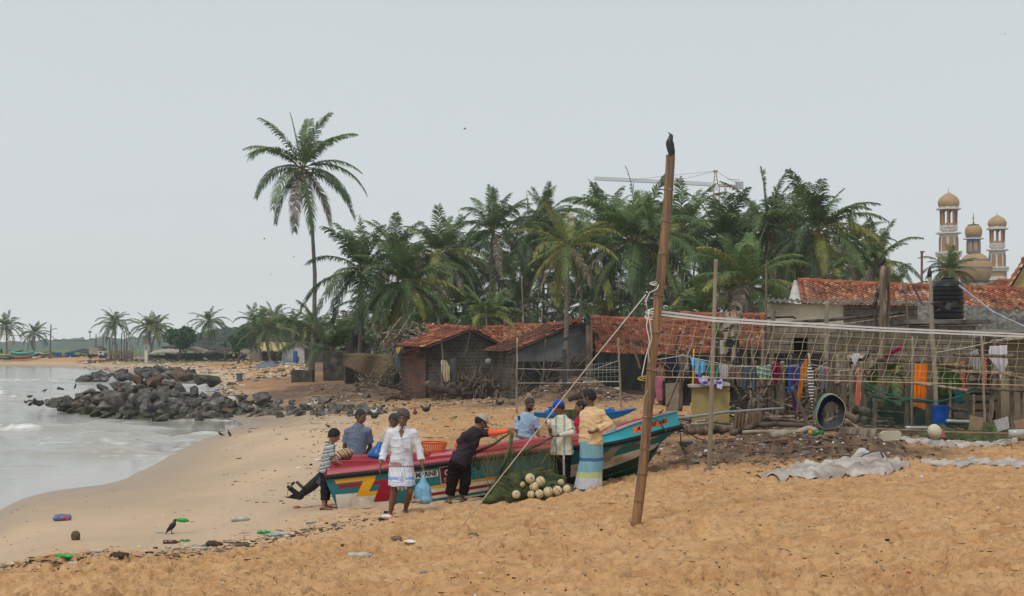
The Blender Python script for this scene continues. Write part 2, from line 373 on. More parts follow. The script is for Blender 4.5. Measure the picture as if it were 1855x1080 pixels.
def sea_material():
 m=bpy.data.materials.new('sea water');m.use_nodes=True;nt=m.node_tree;N=nt.nodes;L=nt.links;b=N['Principled BSDF']
 a=N.new('ShaderNodeAttribute');a.attribute_name='foam';d=N.new('ShaderNodeAttribute');d.attribute_name='depth'
 g=N.new('ShaderNodeNewGeometry');mp=N.new('ShaderNodeMapping');mp.inputs['Scale'].default_value=(.55,1.6,1);L.new(g.outputs['Position'],mp.inputs[0])
 n=N.new('ShaderNodeTexNoise');n.inputs['Scale'].default_value=1.6;n.inputs['Detail'].default_value=5;n.inputs['Roughness'].default_value=.6;L.new(mp.outputs[0],n.inputs['Vector'])
 bp=N.new('ShaderNodeBump');bp.inputs['Distance'].default_value=.11;L.new(n.outputs['Fac'],bp.inputs['Height'])
 r=N.new('ShaderNodeMapRange');r.inputs['From Min'].default_value=.1;r.inputs['From Max'].default_value=.9;r.inputs['To Min'].default_value=.035;r.inputs['To Max'].default_value=.9
 L.new(d.outputs['Fac'],r.inputs['Value']);L.new(r.outputs[0],bp.inputs['Strength'])
 x=N.new('ShaderNodeMix');x.data_type='RGBA';r2=N.new('ShaderNodeMapRange');r2.inputs['From Max'].default_value=.5;L.new(d.outputs['Fac'],r2.inputs['Value'])
 L.new(r2.outputs[0],x.inputs[0]);x.inputs[6].default_value=(.34,.295,.24,1);x.inputs[7].default_value=(.35,.33,.29,1)
 y=N.new('ShaderNodeMix');y.data_type='RGBA';n2=N.new('ShaderNodeTexNoise');n2.inputs['Scale'].default_value=2.2;n2.inputs['Detail'].default_value=8;L.new(mp.outputs[0],n2.inputs['Vector'])
 ad=N.new('ShaderNodeMath');ad.operation='ADD';L.new(a.outputs['Fac'],ad.inputs[0]);mr_=N.new('ShaderNodeMapRange');mr_.inputs['To Min'].default_value=-.4;mr_.inputs['To Max'].default_value=.4
 L.new(n2.outputs['Fac'],mr_.inputs['Value']);L.new(mr_.outputs[0],ad.inputs[1])
 r3=N.new('ShaderNodeMapRange');r3.inputs['From Min'].default_value=.28;r3.inputs['From Max'].default_value=.75;L.new(ad.outputs[0],r3.inputs['Value'])
 L.new(r3.outputs[0],y.inputs[0]);L.new(x.outputs[2],y.inputs[6]);y.inputs[7].default_value=(.80,.80,.78,1);L.new(y.outputs[2],b.inputs['Base Color'])
 r4=N.new('ShaderNodeMapRange');r4.inputs['To Min'].default_value=.10;r4.inputs['To Max'].default_value=.8;L.new(r3.outputs[0],r4.inputs['Value']);L.new(r4.outputs[0],b.inputs['Roughness'])
 L.new(bp.outputs[0],b.inputs['Normal']);b.inputs['IOR'].default_value=1.33
 return m
me=npmesh('sea_water',Xs,Ys,Zs,sea_material(),{'foam':foam,'depth':dep})
link_mesh('sea_water',me,label='grey murky sea with small breaking waves',kind='structure')
# coconut palms
GREEN=[mat('palm leaf deep',(.050,.092,.030),.55,.35,1.5,spec=.35,transl=.22,obj_var=.18),mat('palm leaf mid',(.100,.155,.045),.55,.35,1.5,spec=.35,transl=.22,obj_var=.18),mat('palm leaf yellowing',(.22,.23,.055),.6,.35,1.5,spec=.3,transl=.22,obj_var=.15),mat('palm leaf dry',(.22,.18,.14),.85,.35,1.5,spec=.1,obj_var=.15),mat('palm midrib',(.15,.14,.06),.7,.3,3)]
BARK=mat('palm bark',(.17,.145,.12),.9,.35,5,bump=.7,bscale=14,stretch=(1,1,6),obj_var=.15)
NUT=mat('coconut husk',(.27,.18,.045),.7,.35,2);NUTG=mat('green coconut',(.11,.13,.035),.6,.3,2)
def frond(mb,base,az,el,L,droop,rnd,mi=0,w=.96,n=44,wind=0.0,leafdroop=.5,fold=0.0,wid=.040,ragged=.08):
 """one feather leaf: drooping midrib with paired narrow leaflets"""
 N=14;pts=[];p=Vector(base);d=Vector((math.cos(az)*math.cos(el),math.sin(az)*math.cos(el),math.sin(el)))
 for i in range(N+1):
  pts.append(p.copy());p=p+d*(L/N);t=i/N
  d=(d+Vector((wind*.05,0,-droop*(.05+.16*t)))).normalized()
 mb.tube(pts,[.035*L/4*(1-.85*i/N)for i in range(N+1)],4,4,cap=False)
 vs=[];fs=[]
 for k in range(n):
  t=.13+.87*k/(n-1);f=t*N;i=min(int(f),N-1);q=pts[i].lerp(pts[i+1],f-i)
  tg=(pts[i+1]-pts[i]).normalized();sd=tg.cross(Vector((0,0,1)))
  if sd.length<.05:sd=Vector((-math.sin(az),math.cos(az),0))
  sd.normalize();up=sd.cross(tg)
  ll=w*L/4.2*(math.sin(math.pi*(.18+.71*t))**.8)*rnd.uniform(.82,1.1)
  for s in(-1,1):
   if rnd.random()<ragged:continue
   sweep=.62+.75*t+rnd.uniform(-.22,.22)
   dr=(sd*s*(1-fold)+tg*sweep+up*(.25-.1*t)+Vector((wind*.2,0,0))).normalized()
   d2=(dr+Vector((0,0,-leafdroop*rnd.uniform(.5,1.3)))).normalized();d3=(d2+Vector((0,0,-leafdroop*1.3))).normalized()
   a=q;b=a+dr*ll*.4;c=b+d2*ll*.35;e=c+d3*ll*.25
   wv_=tg*wid*L/4.2*rnd.uniform(.8,1.2);o=len(vs)
   vs+=[a-wv_*.5,a+wv_*.5,b+wv_*.75,b-wv_*.75,c+wv_*.5,c-wv_*.5,e]
   fs+=[(o,o+1,o+2,o+3),(o+3,o+2,o+4,o+5),(o+5,o+4,o+6)]
 mb.add(vs,fs,mi)
def crown_mesh(name,seed,L=4.3,nf=24,wind=.3,yellow=.1,dry=.12,n=40,low=-0.7,wid=.045,elt=76):
 rnd=random.Random(seed);mb=MB()
 for k in range(nf):
  u=k/(nf-1);el=R(elt)*(1-u)**1.0+low*u+rnd.uniform(-.22,.22);az=k*2.399+rnd.uniform(-.6,.6)
  r=rnd.random();mi=1 if u<.4 else(0 if rnd.random()<.65 else 1)
  if r<yellow:mi=2
  if u>.72 and rnd.random()<dry*2.5:mi=3
  frond(mb,(0,0,rnd.uniform(-.1,.15)),az,el,L*rnd.uniform(.85,1.08)*(.8+.25*min(1,u*3)),.5+.75*u+rnd.uniform(-.15,.2),rnd,mi,n=n,wind=wind,leafdroop=.5+.6*u+(.5 if mi==3 else 0),wid=wid,ragged=.13+(.3 if mi==3 else 0))
 return mb.mesh(name,GREEN,False)
def deadskirt_mesh(name,seed,L=3.2,nf=7):
 rnd=random.Random(seed);mb=MB()
 for k in range(nf):
  frond(mb,(0,0,-.15),rnd.uniform(0,6.3),rnd.uniform(-1.15,-.7),L*rnd.uniform(.6,1.05),1.6,rnd,3,w=.6,n=26,leafdroop=1.3,fold=.35,wid=.035,ragged=.3)
 return mb.mesh(name,GREEN,False)
def nuts_mesh(name,seed,m,n=9):
 rnd=random.Random(seed);mb=MB()
 for k in range(n):
  c=Vector((rnd.uniform(-.2,.2),rnd.uniform(-.2,.2),rnd.uniform(-.3,.1)));r=rnd.uniform(.1,.14)
  mb.lathe(c,[(r*math.sin(a)+.001,-r*1.2*math.cos(a))for a in(0,.5,1.0,1.57,2.1,2.6,3.14)],8)
 return mb.mesh(name,m,True)
CR=[crown_mesh('crown',11+i,nf=26+i%3*3,wind=.25+.1*(i%3),yellow=(.04,.1,.14,.08,.25)[i%5],n=52,wid=.056)for i in range(6)]
CRH=crown_mesh('crown',77,L=4.4,nf=27,wind=.25,yellow=.03,dry=.1,n=60,low=-.85,wid=.050,elt=84)
CRY=crown_mesh('crown',55,L=4.0,nf=20,wind=.3,yellow=.55,dry=.2,n=50,low=-.9)
CRYOUNG=crown_mesh('crown',56,L=4.4,nf=17,wind=.2,yellow=.06,dry=.0,n=56,low=.25)
CRS=[crown_mesh('crown',91+i,nf=28,wind=.3,n=30,wid=.085,elt=70)for i in range(3)]
SK=[deadskirt_mesh('dead_fronds',31+i,nf=8+2*i)for i in range(3)]
NM=[nuts_mesh('coconuts',3,NUT),nuts_mesh('coconuts',4,NUTG)]
TRK={}
def palm(px,py,d,label,group='coconut palms',crown=None,size=1.0,base=None,bend=0.0,skirt=None,nuts=None,rot=None,seed=0,rad=.15,midpts=None,tilt=(0,0)):
 """crown centre at px,py and distance d; base = (px) of the foot"""
 rnd=random.Random(seed*31+int(px));top=P(px,py,d);bpx=base if base is not None else px+rnd.uniform(-14,14)
 ft=gd(bpx,d+rnd.uniform(-1,1));ft.z-=.1
 root=empty('coconut_palm',ft,label,'palm tree',group)
 t=MB();N=18;pts=[];rd=[]
 for i in range(N+1):
  u=i/N;q=ft.lerp(top,u)
  if midpts:q.x=P(np.interp(u,*zip(*midpts)),CY,ft.y).x
  else:q.x+=bend*math.sin(math.pi*u)*(top.z-ft.z)
  r=rad*(1.0-.42*u)+(.12*math.exp(-u*14));r*=1+.04*(i%2)
  pts.append(q);rd.append(r)
 t.tube(pts,rd,10);t.build('trunk',BARK,root,True)
 r0=rnd.uniform(0,6.28)if rot is None else rot;rel=top-ft
 link_mesh('crown',crown or CR[seed%len(CR)],root,rel,(tilt[0],tilt[1],r0),size)
 if skirt is not None:link_mesh('dead_fronds',SK[skirt],root,rel,(0,0,r0),size)
 if nuts is not None:
  for k in range(2):link_mesh('coconut_cluster',NM[nuts],root,rel+Vector((math.cos(k*2.6+4)*.33,math.sin(k*2.6+4)*.33,-.25))*size,(0,0,k),size)
 return root
palm(548,306,95,'tallest coconut palm, long curved bare trunk, alone against the sky','coconut palms',CRH,1.02,base=563,midpts=[(0,563),(.25,570),(.5,572),(.72,568),(.88,560),(1,550)],nuts=1,rot=.6,rad=.165)
NP=[(655,490,84,.95,3,None,None,'coconut palm with wide feathery crown just right of the tallest palm'),(735,515,82,.80,1,1,1,'shaggy low coconut palm with hanging dead fronds above the woven mat screen'),(792,462,100,.95,2,0,None,'coconut palm with dark crown rising behind the burnt brick hut'),(893,420,104,.92,0,0,None,'coconut palm with dark green crown standing out at the left of the grove top'),(988,396,122,.85,4,None,None,'distant bluish coconut palm top directly behind the yellow-green crown'),(1150,440,80,1.12,5,2,1,'broad coconut palm with many drooping fronds left of the leaning bamboo pole'),(1235,418,100,1.0,2,1,0,'coconut palm top appearing right behind the leaning bamboo pole'),(1310,440,92,1.12,3,1,None,'coconut palm with arching fronds directly below the red tower crane mast'),(1392,416,90,1.05,0,1,0,'coconut palm with upright feathered fronds right of the tower crane cabin'),(1484,420,84,1.0,1,0,0,'coconut palm with orange nuts above the left end of the long tiled roof'),(1585,478,92,.82,4,1,None,'rightmost dark coconut palm of the grove, drooping behind the crow post'),(1722,490,110,.55,5,None,None,'small coconut palm in front of the mosque dome'),(1350,520,74,.95,2,2,0,'coconut palm with grey hanging fronds and orange nuts behind the plastered hut gable'),(1270,572,72,.55,4,None,None,'small yellow-green coconut palm above the right end of the long red roof'),(883,575,76,.5,1,None,None,'small bright coconut palm with thin stem in front of the grove behind the brick hut'),]
for i,(px,py,d,s,c,sk,nu,lb)in enumerate(NP):
 palm(px,py,d,lb,'coconut palms of the grove',CR[c],s,skirt=sk,nuts=nu,seed=i+3,bend=random.Random(i).uniform(-.04,.04))
palm(1028,448,60,'yellow-green coconut palm with ragged crown and thin dark trunk before the grey gabled hut','coconut palms of the grove',CRY,.62,base=1024,skirt=2,nuts=0,rot=1.0,rad=.13,seed=5)
palm(600,640,92,'young coconut palm with upright feathery leaves standing behind the mossy block pillar','coconut palms',CRYOUNG,.92,base=600,rot=.4,rad=.2,seed=6)
rg=random.Random(5)
fill=[(690,560),(715,470),(770,545),(825,505),(850,560),(905,500),(935,455),(950,560),(985,500),(1010,575),(1060,470),(1065,545),(1105,515),(1100,420),(1150,560),(1205,480),(1215,555),(1265,450),(1290,520),(1330,450),(1385,480),(1410,540),(1440,450),(1450,520),(1515,500),(1545,440),(1560,520),(1430,430),(1185,425),(960,420),(840,460),(1620,540),(780,590),(900,590),(1100,590),(1000,440),(1180,350+90),(1350,445),(1240,570),(1330,580),(1480,480),(735,590)]
for i,(px,py)in enumerate(fill):
 palm(px+rg.uniform(-8,8),py+rg.uniform(-8,8),rg.uniform(108,150),'dark coconut palm deep inside the crowded grove behind the red tiled roofs','palms crowded inside the grove',CR[rg.randrange(6)],rg.uniform(.9,1.15),skirt=rg.choice([None,0,1,2]),seed=i+40,bend=rg.uniform(-.05,.05))
FAR=[(12,592,240,.95,'coconut palm at the far left edge above the beached coloured boats'),(63,605,250,.85,'coconut palm with drooping crown beside the leaning lamp post on the far shore'),(208,584,250,1.0,'coconut palm on the far shore standing over the brushwood stockade'),(270,594,250,.95,'full coconut palm on the far shore left of the round leafy tree'),(284,592,262,.9,'second stem of the pair of palms left of the round leafy tree'),(378,583,250,.98,'single coconut palm on the far shore above the long dark shed roof'),(463,584,215,.9,'coconut palm left of the yellow roofed cottage, outermost of its clump'),(497,577,225,.9,'coconut palm behind the yellow roofed cottage'),(530,590,200,.85,'coconut palm right of the white gable cottage behind the tall trunk')]
for i,(px,py,d,s,lb)in enumerate(FAR):
 d+=28*max(0,min(1,(230-px)/80))
 palm(px,py,d,lb,'palms along the far shore',CRS[i%3],s*.98,base=px+(0,-2,2,6,-14,-2,3,-4,6)[i],seed=i+90,rad=.2,skirt=i%3 if i in(0,3,7)else None)
for i,(px,py)in enumerate([(480,600),(512,598),(548,603),(470,612),(540,612),(585,596),(560,590),(620,600),(640,590),(660,600)]):
 palm(px,py,rg.uniform(190,260),'hazy coconut palm in the clump behind the two far cottages','hazy palms behind the cottages',CRS[i%3],1.0,seed=i+120,rad=.2,skirt=i%3)
LEAF=mat('broad leaf',(.035,.085,.028),.6,.4,1.2,spec=.3,transl=.15,obj_var=.1)
LEAF2=mat('broad leaf light',(.06,.12,.04),.6,.4,1.2,spec=.3,transl=.15)
WOOD=mat('grey weathered wood',(.20,.15,.105),.9,.55,12,bump=.6,bscale=30,stretch=(1,1,.12),obj_var=.25,col2=(.055,.042,.034),c2pos=.56)
def leafy(name,px,py,d,rx,rz,label,n=1400,leaf=.3,blobs=14,seed=1,mats=None,ry=None):
 rnd=random.Random(seed);c=P(px,py,d);ft=gd(px,d);root=empty(name,ft,label,'tree' if 'tree' in name else 'bush','broad-leaved trees and bushes')
 t=MB();t.tube([ft,ft.lerp(c,.5)+Vector((.1,0,0)),c],[.22,.16,.07],7);bl=[]
 for k in range(blobs):
  a=rnd.uniform(0,6.28);r=rnd.uniform(.1,.8);q=c+Vector((math.cos(a)*r*rx,math.sin(a)*r*(ry or rx),rnd.uniform(-.6,.75)*rz));bl.append((q,rnd.uniform(.25,.42)*rx))
  t.tube([ft.lerp(c,.6),q],[.07,.03],5)
 t.build('trunk',WOOD,root,True);mb=MB();vs=[];fs=[];ms=[]
 for k in range(n):
  q,r=rnd.choice(bl);v=Vector((rnd.gauss(0,1),rnd.gauss(0,1),rnd.gauss(0,.7))).normalized()*r*rnd.uniform(.55,1.05);p=q+v
  a=Vector((rnd.gauss(0,1),rnd.gauss(0,1),rnd.gauss(0,1))).normalized();b=a.cross(Vector((rnd.gauss(0,1),rnd.gauss(0,1),.3))).normalized();s=leaf*rnd.uniform(.6,1.3);o=len(vs)
  vs+=[p-a*s,p+b*s*.45,p+a*s,p-b*s*.45];fs.append((o,o+1,o+2,o+3));ms.append(0 if rnd.random()<.65 else 1)
 mb.add(vs,fs,ms);mb.build('crown',mats or[LEAF,LEAF2],root);return root
leafy('leafy_tree',325,613,235,3.1,1.4,'round green leafy tree on the far shore beside a lamp post',2600,.34,22,4)
leafy('leafy_bush',432,622,205,1.7,1.3,'dense green bush left of the yellow roofed cottage',1300,.26,12,5)
leafy('leafy_bush',455,615,215,2.4,2.0,'dark rounded tree behind the bush beside the yellow roofed cottage',1500,.3,12,6)
leafy('leafy_bush',407,625,230,.5,.5,'tiny light green shrub beside the long dark shed roof',160,.18,5,8,[LEAF2,LEAF2])
ug=MB();ru=random.Random(9)
for k in range(130):
 px=ru.uniform(625,1640);d=ru.uniform(112,165);b_=gd(px,d)
 for j in range(6):
  frond(ug,b_+Vector((0,0,ru.uniform(0,4.0))),ru.uniform(0,6.3),ru.uniform(.2,1.2),ru.uniform(2.4,4),1.0,ru,ru.choice([0,0,1,3]),n=15,wid=.12,leafdroop=.6)
ug.build('grove_undergrowth',GREEN,label='dark tangled undergrowth of palm leaves filling the grove',kind='stuff')
# far hazy land
FARM=mat('far woodland',(.05,.085,.05),.9,.3,.02)
def ridge(name,px0,px1,d,pts,label,depth=160,n=420,amp=5):
 mb=MB();rows=[]
 for j in range(7):
  v=j/6;row=[]
  for i in range(n+1):
   px=px0+(px1-px0)*i/n;dd_=d+depth*v;x=(px-CX)/F*dd_;top=np.interp(px,*zip(*pts));zt=H-(top-CY)/F*d
   zt+=amp*float(fbm(np.array([px*.12]),np.array([j*1.7]),4,3)[0]-.5)*(1 if 0<j<6 else 0)
   row.append(Vector((x,dd_,1.0+(zt-1)*math.sin(math.pi*min(1,v*1.5+.0001)/2)if v<.7 else max(1.0,1+(zt-1)*(1-(v-.7)/.3)))))
  rows.append(row)
 mb.grid(rows);return mb
r_=ridge('x',-900,900,900,[(-900,612),(-500,617),(-150,620),(0,619),(120,614),(190,610),(300,606),(400,607),(520,606),(760,607)],'')
r_.build('hills',FARM,smooth=True,label='low hazy headland across the bay',kind='structure')
tl=MB();vs=[];fs=[]
for k in range(5200):
 px=rg.triangular(330,640,480);top=np.interp(px,[330,370,400,420,450,640],[612,604,598,596,600,590]);py=632-(632-top)*rg.random()**.6*(1+.12*math.sin(px*.6)*math.cos(px*.23));d=rg.uniform(560,620)
 p=P(px,py,d);s=rg.uniform(.6,1.6);a=Vector((rg.gauss(0,1),rg.gauss(0,.4),rg.gauss(0,1))).normalized();b=a.cross(Vector((rg.gauss(0,.4),1,rg.gauss(0,.4)))).normalized();o=len(vs)
 vs+=[p-a*s,p+b*s*.6,p+a*s,p-b*s*.6];fs.append((o,o+1,o+2,o+3))
tl.add(vs,fs);tl.build('far_woods',FARM,label='pale blue-green wood fading in the haze across the bay',kind='stuff')
# huts, walls, roofs
def brickmat(name,c1,c2,mortar,bw=.33,bh=.165,ms=.012,dirt=(.05,.045,.04),dirtamt=.5,bump=.5,kx=(1,.6)):
 m=bpy.data.materials.new(name);m.use_nodes=True;N=m.node_tree.nodes;L=m.node_tree.links;b=N['Principled BSDF']
 g=N.new('ShaderNodeNewGeometry');s=N.new('ShaderNodeSeparateXYZ');L.new(g.outputs['Position'],s.inputs[0])
 a=N.new('ShaderNodeMath');a.operation='MULTIPLY_ADD';L.new(s.outputs['Y'],a.inputs[0]);a.inputs[1].default_value=kx[1];L.new(s.outputs['X'],a.inputs[2])
 c=N.new('ShaderNodeCombineXYZ');L.new(a.outputs[0],c.inputs[0]);L.new(s.outputs['Z'],c.inputs[1])
 nd=N.new('ShaderNodeTexNoise');nd.inputs['Scale'].default_value=3;L.new(g.outputs['Position'],nd.inputs['Vector'])
 vm_=N.new('ShaderNodeVectorMath');vm_.operation='MULTIPLY_ADD';L.new(nd.outputs['Color'],vm_.inputs[0]);vm_.inputs[1].default_value=(.03,.03,0);L.new(c.outputs[0],vm_.inputs[2])
 t=N.new('ShaderNodeTexBrick');t.inputs['Scale'].default_value=1;t.inputs['Brick Width'].default_value=bw;t.inputs['Row Height'].default_value=bh
 t.inputs['Mortar Size'].default_value=ms;t.inputs['Mortar Smooth'].default_value=.3
 t.inputs['Color1'].default_value=(*c1,1);t.inputs['Color2'].default_value=(*c2,1);t.inputs['Mortar'].default_value=(*mortar,1);L.new(vm_.outputs[0],t.inputs['Vector'])
 n=N.new('ShaderNodeTexNoise');n.inputs['Scale'].default_value=1.1;n.inputs['Detail'].default_value=8;L.new(g.outputs['Position'],n.inputs['Vector'])
 r=N.new('ShaderNodeMapRange');r.inputs['From Min'].default_value=.42;r.inputs['From Max'].default_value=.68;r.inputs['To Max'].default_value=dirtamt;L.new(n.outputs['Fac'],r.inputs['Value'])
 x=N.new('ShaderNodeMix');x.data_type='RGBA';L.new(r.outputs[0],x.inputs[0]);L.new(t.outputs['Color'],x.inputs[6]);x.inputs[7].default_value=(*dirt,1)
 n3=N.new('ShaderNodeTexNoise');n3.inputs['Scale'].default_value=12;n3.inputs['Detail'].default_value=6;L.new(g.outputs['Position'],n3.inputs['Vector'])
 r3=N.new('ShaderNodeMapRange');r3.inputs['To Min'].default_value=.7;r3.inputs['To Max'].default_value=1.3;L.new(n3.outputs['Fac'],r3.inputs['Value'])
 v=N.new('ShaderNodeVectorMath');v.operation='SCALE';L.new(x.outputs[2],v.inputs[0]);L.new(r3.outputs[0],v.inputs['Scale']);L.new(v.outputs[0],b.inputs['Base Color'])
 b.inputs['Roughness'].default_value=.95;b.inputs['Specular IOR Level'].default_value=.15
 bp=N.new('ShaderNodeBump');bp.inputs['Strength'].default_value=bump;bp.inputs['Distance'].default_value=.02;bp.invert=True;L.new(t.outputs['Fac'],bp.inputs['Height']);L.new(bp.outputs[0],b.inputs['Normal'])
 _M[name]=m;return m
BLOCK=brickmat('grey block wall',(.30,.26,.195),(.20,.17,.125),(.12,.105,.08),ms=.016,dirtamt=.55)
BLOCKD=brickmat('sooty block wall',(.115,.10,.082),(.075,.066,.055),(.20,.18,.15),ms=.010,dirt=(.016,.015,.014),dirtamt=.75)
BRICK=brickmat('burnt brick wall',(.19,.075,.048),(.09,.05,.04),(.13,.12,.11),bw=.23,bh=.085,ms=.012,dirt=(.02,.018,.016),dirtamt=.85)
PLAST=mat('weathered lime plaster',(.64,.57,.42),.95,.2,2.2,bump=.35,bscale=8,col2=(.20,.175,.13),c2pos=.6)
GPLAST=mat('grey cement plaster',(.155,.17,.17),.9,.2,2.0,bump=.3,bscale=6,col2=(.09,.095,.09),c2pos=.6)
TPLAST=mat('tan cement plaster',(.27,.22,.14),.95,.2,2.0,bump=.3,bscale=8,col2=(.17,.14,.10),c2pos=.58)
WHITEW=mat('whitewashed wall',(.52,.49,.46),.9,.15,2.0,bump=.2,bscale=8,col2=(.33,.30,.27),c2pos=.62)
YELW=mat('yellow plaster',(.42,.33,.16),.9,.15,2.0,col2=(.28,.22,.12),c2pos=.62)
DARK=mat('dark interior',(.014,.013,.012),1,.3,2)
SOOT=mat('blackened timber',(.045,.037,.03),.95,.4,5)
ASB=mat('weathered corrugated sheet',(.19,.17,.145),.9,.35,3,col2=(.07,.062,.055),c2pos=.52,bump=.3)
def tilemat():
 m=bpy.data.materials.new('clay roof tiles');m.use_nodes=True;N=m.node_tree.nodes;L=m.node_tree.links;b=N['Principled BSDF']
 a=N.new('ShaderNodeAttribute');a.attribute_name='tile';r=N.new('ShaderNodeValToRGB');cr=r.color_ramp
 for i,(p,c)in enumerate([(0,(.06,.036,.028)),(.14,(.21,.072,.042)),(.5,(.34,.108,.06)),(.78,(.43,.18,.10)),(1,(.60,.38,.22))]):
  e=cr.elements[i]if i<2 else cr.elements.new(p);e.position=p;e.color=(*c,1)
 L.new(a.outputs['Fac'],r.inputs[0]);g=N.new('ShaderNodeNewGeometry')
 n=N.new('ShaderNodeTexNoise');n.inputs['Scale'].default_value=1.6;n.inputs['Detail'].default_value=8;L.new(g.outputs['Position'],n.inputs['Vector'])
 q=N.new('ShaderNodeMapRange');q.inputs['From Min'].default_value=.50;q.inputs['From Max'].default_value=.72;q.inputs['To Max'].default_value=.75;L.new(n.outputs['Fac'],q.inputs['Value'])
 x=N.new('ShaderNodeMix');x.data_type='RGBA';L.new(q.outputs[0],x.inputs[0]);L.new(r.outputs[0],x.inputs[6]);x.inputs[7].default_value=(.05,.036,.03,1)
 L.new(x.outputs[2],b.inputs['Base Color']);b.inputs['Roughness'].default_value=.9;b.inputs['Specular IOR Level'].default_value=.2;return m
TILE=tilemat()
def tiled(name,A,B,C,D,parent=None,tw=.2,th=.26,seed=1,pale=0.0,dark=0.0,miss=0.01,sag=.05,**k):
 """tiled slope: A ridge left, B ridge right, C eave right, D eave left (seen from below the eave)"""
 A,B,C,D=map(Vector,(A,B,C,D));rnd=random.Random(seed)
 nw=max(2,int(((B-A).length+(C-D).length)/2/tw));nh=max(2,int(((D-A).length+(C-B).length)/2/th))
 nrm=(B-A).cross(D-A).normalized();
 if nrm.z<0:nrm=-nrm
 vs=[];fs=[];tv=[]
 def pt(u,v):return A.lerp(B,u).lerp(D.lerp(C,u),v)-Vector((0,0,sag*math.sin(math.pi*u)*(1-v*.5)))
 prof=[(0,.0),(.22,.045),(.45,.062),(.7,.022),(1,.0)]
 for j in range(nh):
  for i in range(nw):
   if rnd.random()<miss:continue
   l1=rnd.uniform(-.008,.012);c=min(1,max(0,rnd.gauss(.5+pale-dark,.2)+(.25 if rnd.random()<.1+pale*.5 else 0)-(.5 if rnd.random()<.06+dark else 0)))
   o=len(vs);lift0=.0+l1;lift1=.05+l1
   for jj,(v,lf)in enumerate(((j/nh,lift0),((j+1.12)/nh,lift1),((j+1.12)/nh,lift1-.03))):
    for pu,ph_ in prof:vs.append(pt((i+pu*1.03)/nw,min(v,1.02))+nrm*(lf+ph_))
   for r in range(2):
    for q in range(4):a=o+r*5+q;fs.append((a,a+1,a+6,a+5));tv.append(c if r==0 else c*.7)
 mb=MB();mb.add(vs,fs);o=mb.build(name,TILE,parent,**k);me=o.data
 at=me.attributes.new('tile','FLOAT','FACE');at.data.foreach_set('value',tv)
 rm=MB();nt_=max(2,int((B-A).length/.38))
 for i in range(nt_):
  p=pt(i/nt_,0)+nrm*.03;q=pt((i+1.08)/nt_,0)+nrm*.05
  rm.tube([p,q],[.10,.115],8)
 r=rm.build('ridge_tiles',TILE,o);at=r.data.attributes.new('tile','FLOAT','FACE');at.data.foreach_set('value',[.45+.2*math.sin(i*1.7)for i in range(len(r.data.polygons))])
 return o
def corrug(name,A,B,C,D,parent=None,wl_=.18,amp=.03,mi=None,m=None,th=.012,**k):
 A,B,C,D=map(Vector,(A,B,C,D));n=int((B-A).length/wl_*8);nrm=(B-A).cross(D-A).normalized();nrm=nrm if nrm.z>0 else-nrm
 rows=[]
 for v,t in((0,0),(.5,0),(1,0),(1,1),(.5,1),(0,1),(0,0)):
  rows.append([A.lerp(B,i/n).lerp(D.lerp(C,i/n),v)+nrm*(amp*math.sin(2*math.pi*i/8)-t*th)for i in range(n+1)])
 mb=MB();mb.grid(rows);return mb.build(name,m or ASB,parent,**k)
def wallpoly(mb,pts,th,mi=0):
 """polygon of points on the near face, extruded away from the camera"""
 pts=[Vector(p)for p in pts];n=(pts[1]-pts[0]).cross(pts[2]-pts[0]).normalized()
 if n.y<0:n=-n
 return mb.prism(pts,n*th,mi)
def ground_pt(p,dz=-.15):return Vector((p[0],p[1],sz(p[0],p[1])+dz))
def gable_hut(label,apex,half,yaw,zl,zr,length,wall_m,low_m,split,roof_kw,rise=.2,over=.25,ov_back=0,group='huts under clay tiles'):
 a=R(yaw);r=Vector((math.sin(a),math.cos(a),0));pl=Vector((-math.cos(a),math.sin(a),0));apex=Vector(apex)
 L_=apex+pl*half[0];L_.z=zl;R_=apex-pl*half[1];R_.z=zr
 root=empty('tiled_hut',ground_pt(apex,0),label,'house',group);w=MB()
 bl,br=ground_pt(L_),ground_pt(R_);ml=Vector((L_.x,L_.y,split));mr_=Vector((R_.x,R_.y,split))
 wallpoly(w,[ml,mr_,R_,apex,L_],.18,0);wallpoly(w,[bl+r*.003,br+r*.003,mr_+r*.003,ml+r*.003],.18,1)
 for s,q in((1,L_),(-1,R_)):
  b0=ground_pt(q);f=[q+r*.19,q+r*length,ground_pt(q+r*length),b0+r*.19];w.prism(f,-pl*s*.15,1)
 w.build('wall',[wall_m,low_m],root)
 f0=apex-r*over+Vector((0,0,.06));bk=apex+r*length+Vector((0,0,rise))
 lo=L_-r*over+pl*.25-Vector((0,0,.08));lb=lo+r*(length+over)+Vector((0,0,rise*.5))
 ro=R_-r*over-pl*.25-Vector((0,0,.08));rb=ro+r*(length+over)+Vector((0,0,rise*.5))
 tiled('roof',bk,f0,lo,lb,root,**roof_kw);kw=dict(roof_kw);kw['seed']=99;tiled('roof',f0+Vector((.02,0,0)),bk,rb,ro,root,**kw)
 t=MB()
 for q in(lo,ro):t.tube([f0-Vector((0,0,.09)),q-Vector((0,0,.09))],.06,6)
 t.build('rafter',SOOT,root);return root
ap=P(850,598,66)
gable_hut('sooty block and brick hut with its tiled gable facing the beach, brushwood piled against it',ap,(2.2,2.1),-25,P(0,627,65).z,P(0,634,67).z,2.9,BLOCKD,BLOCKD,P(0,650,66).z,dict(tw=.17,th=.24,seed=3,pale=-.02,dark=.13))
an=MB();q=[gd(727,65.3,-.1),gd(771,64.9,-.1),P(771,630,64.9),P(727,641,65.3)]
root=empty('brick_annex',gd(758,67),'low burnt brick annex streaked black, joined to the left of the sooty gabled hut','shed')
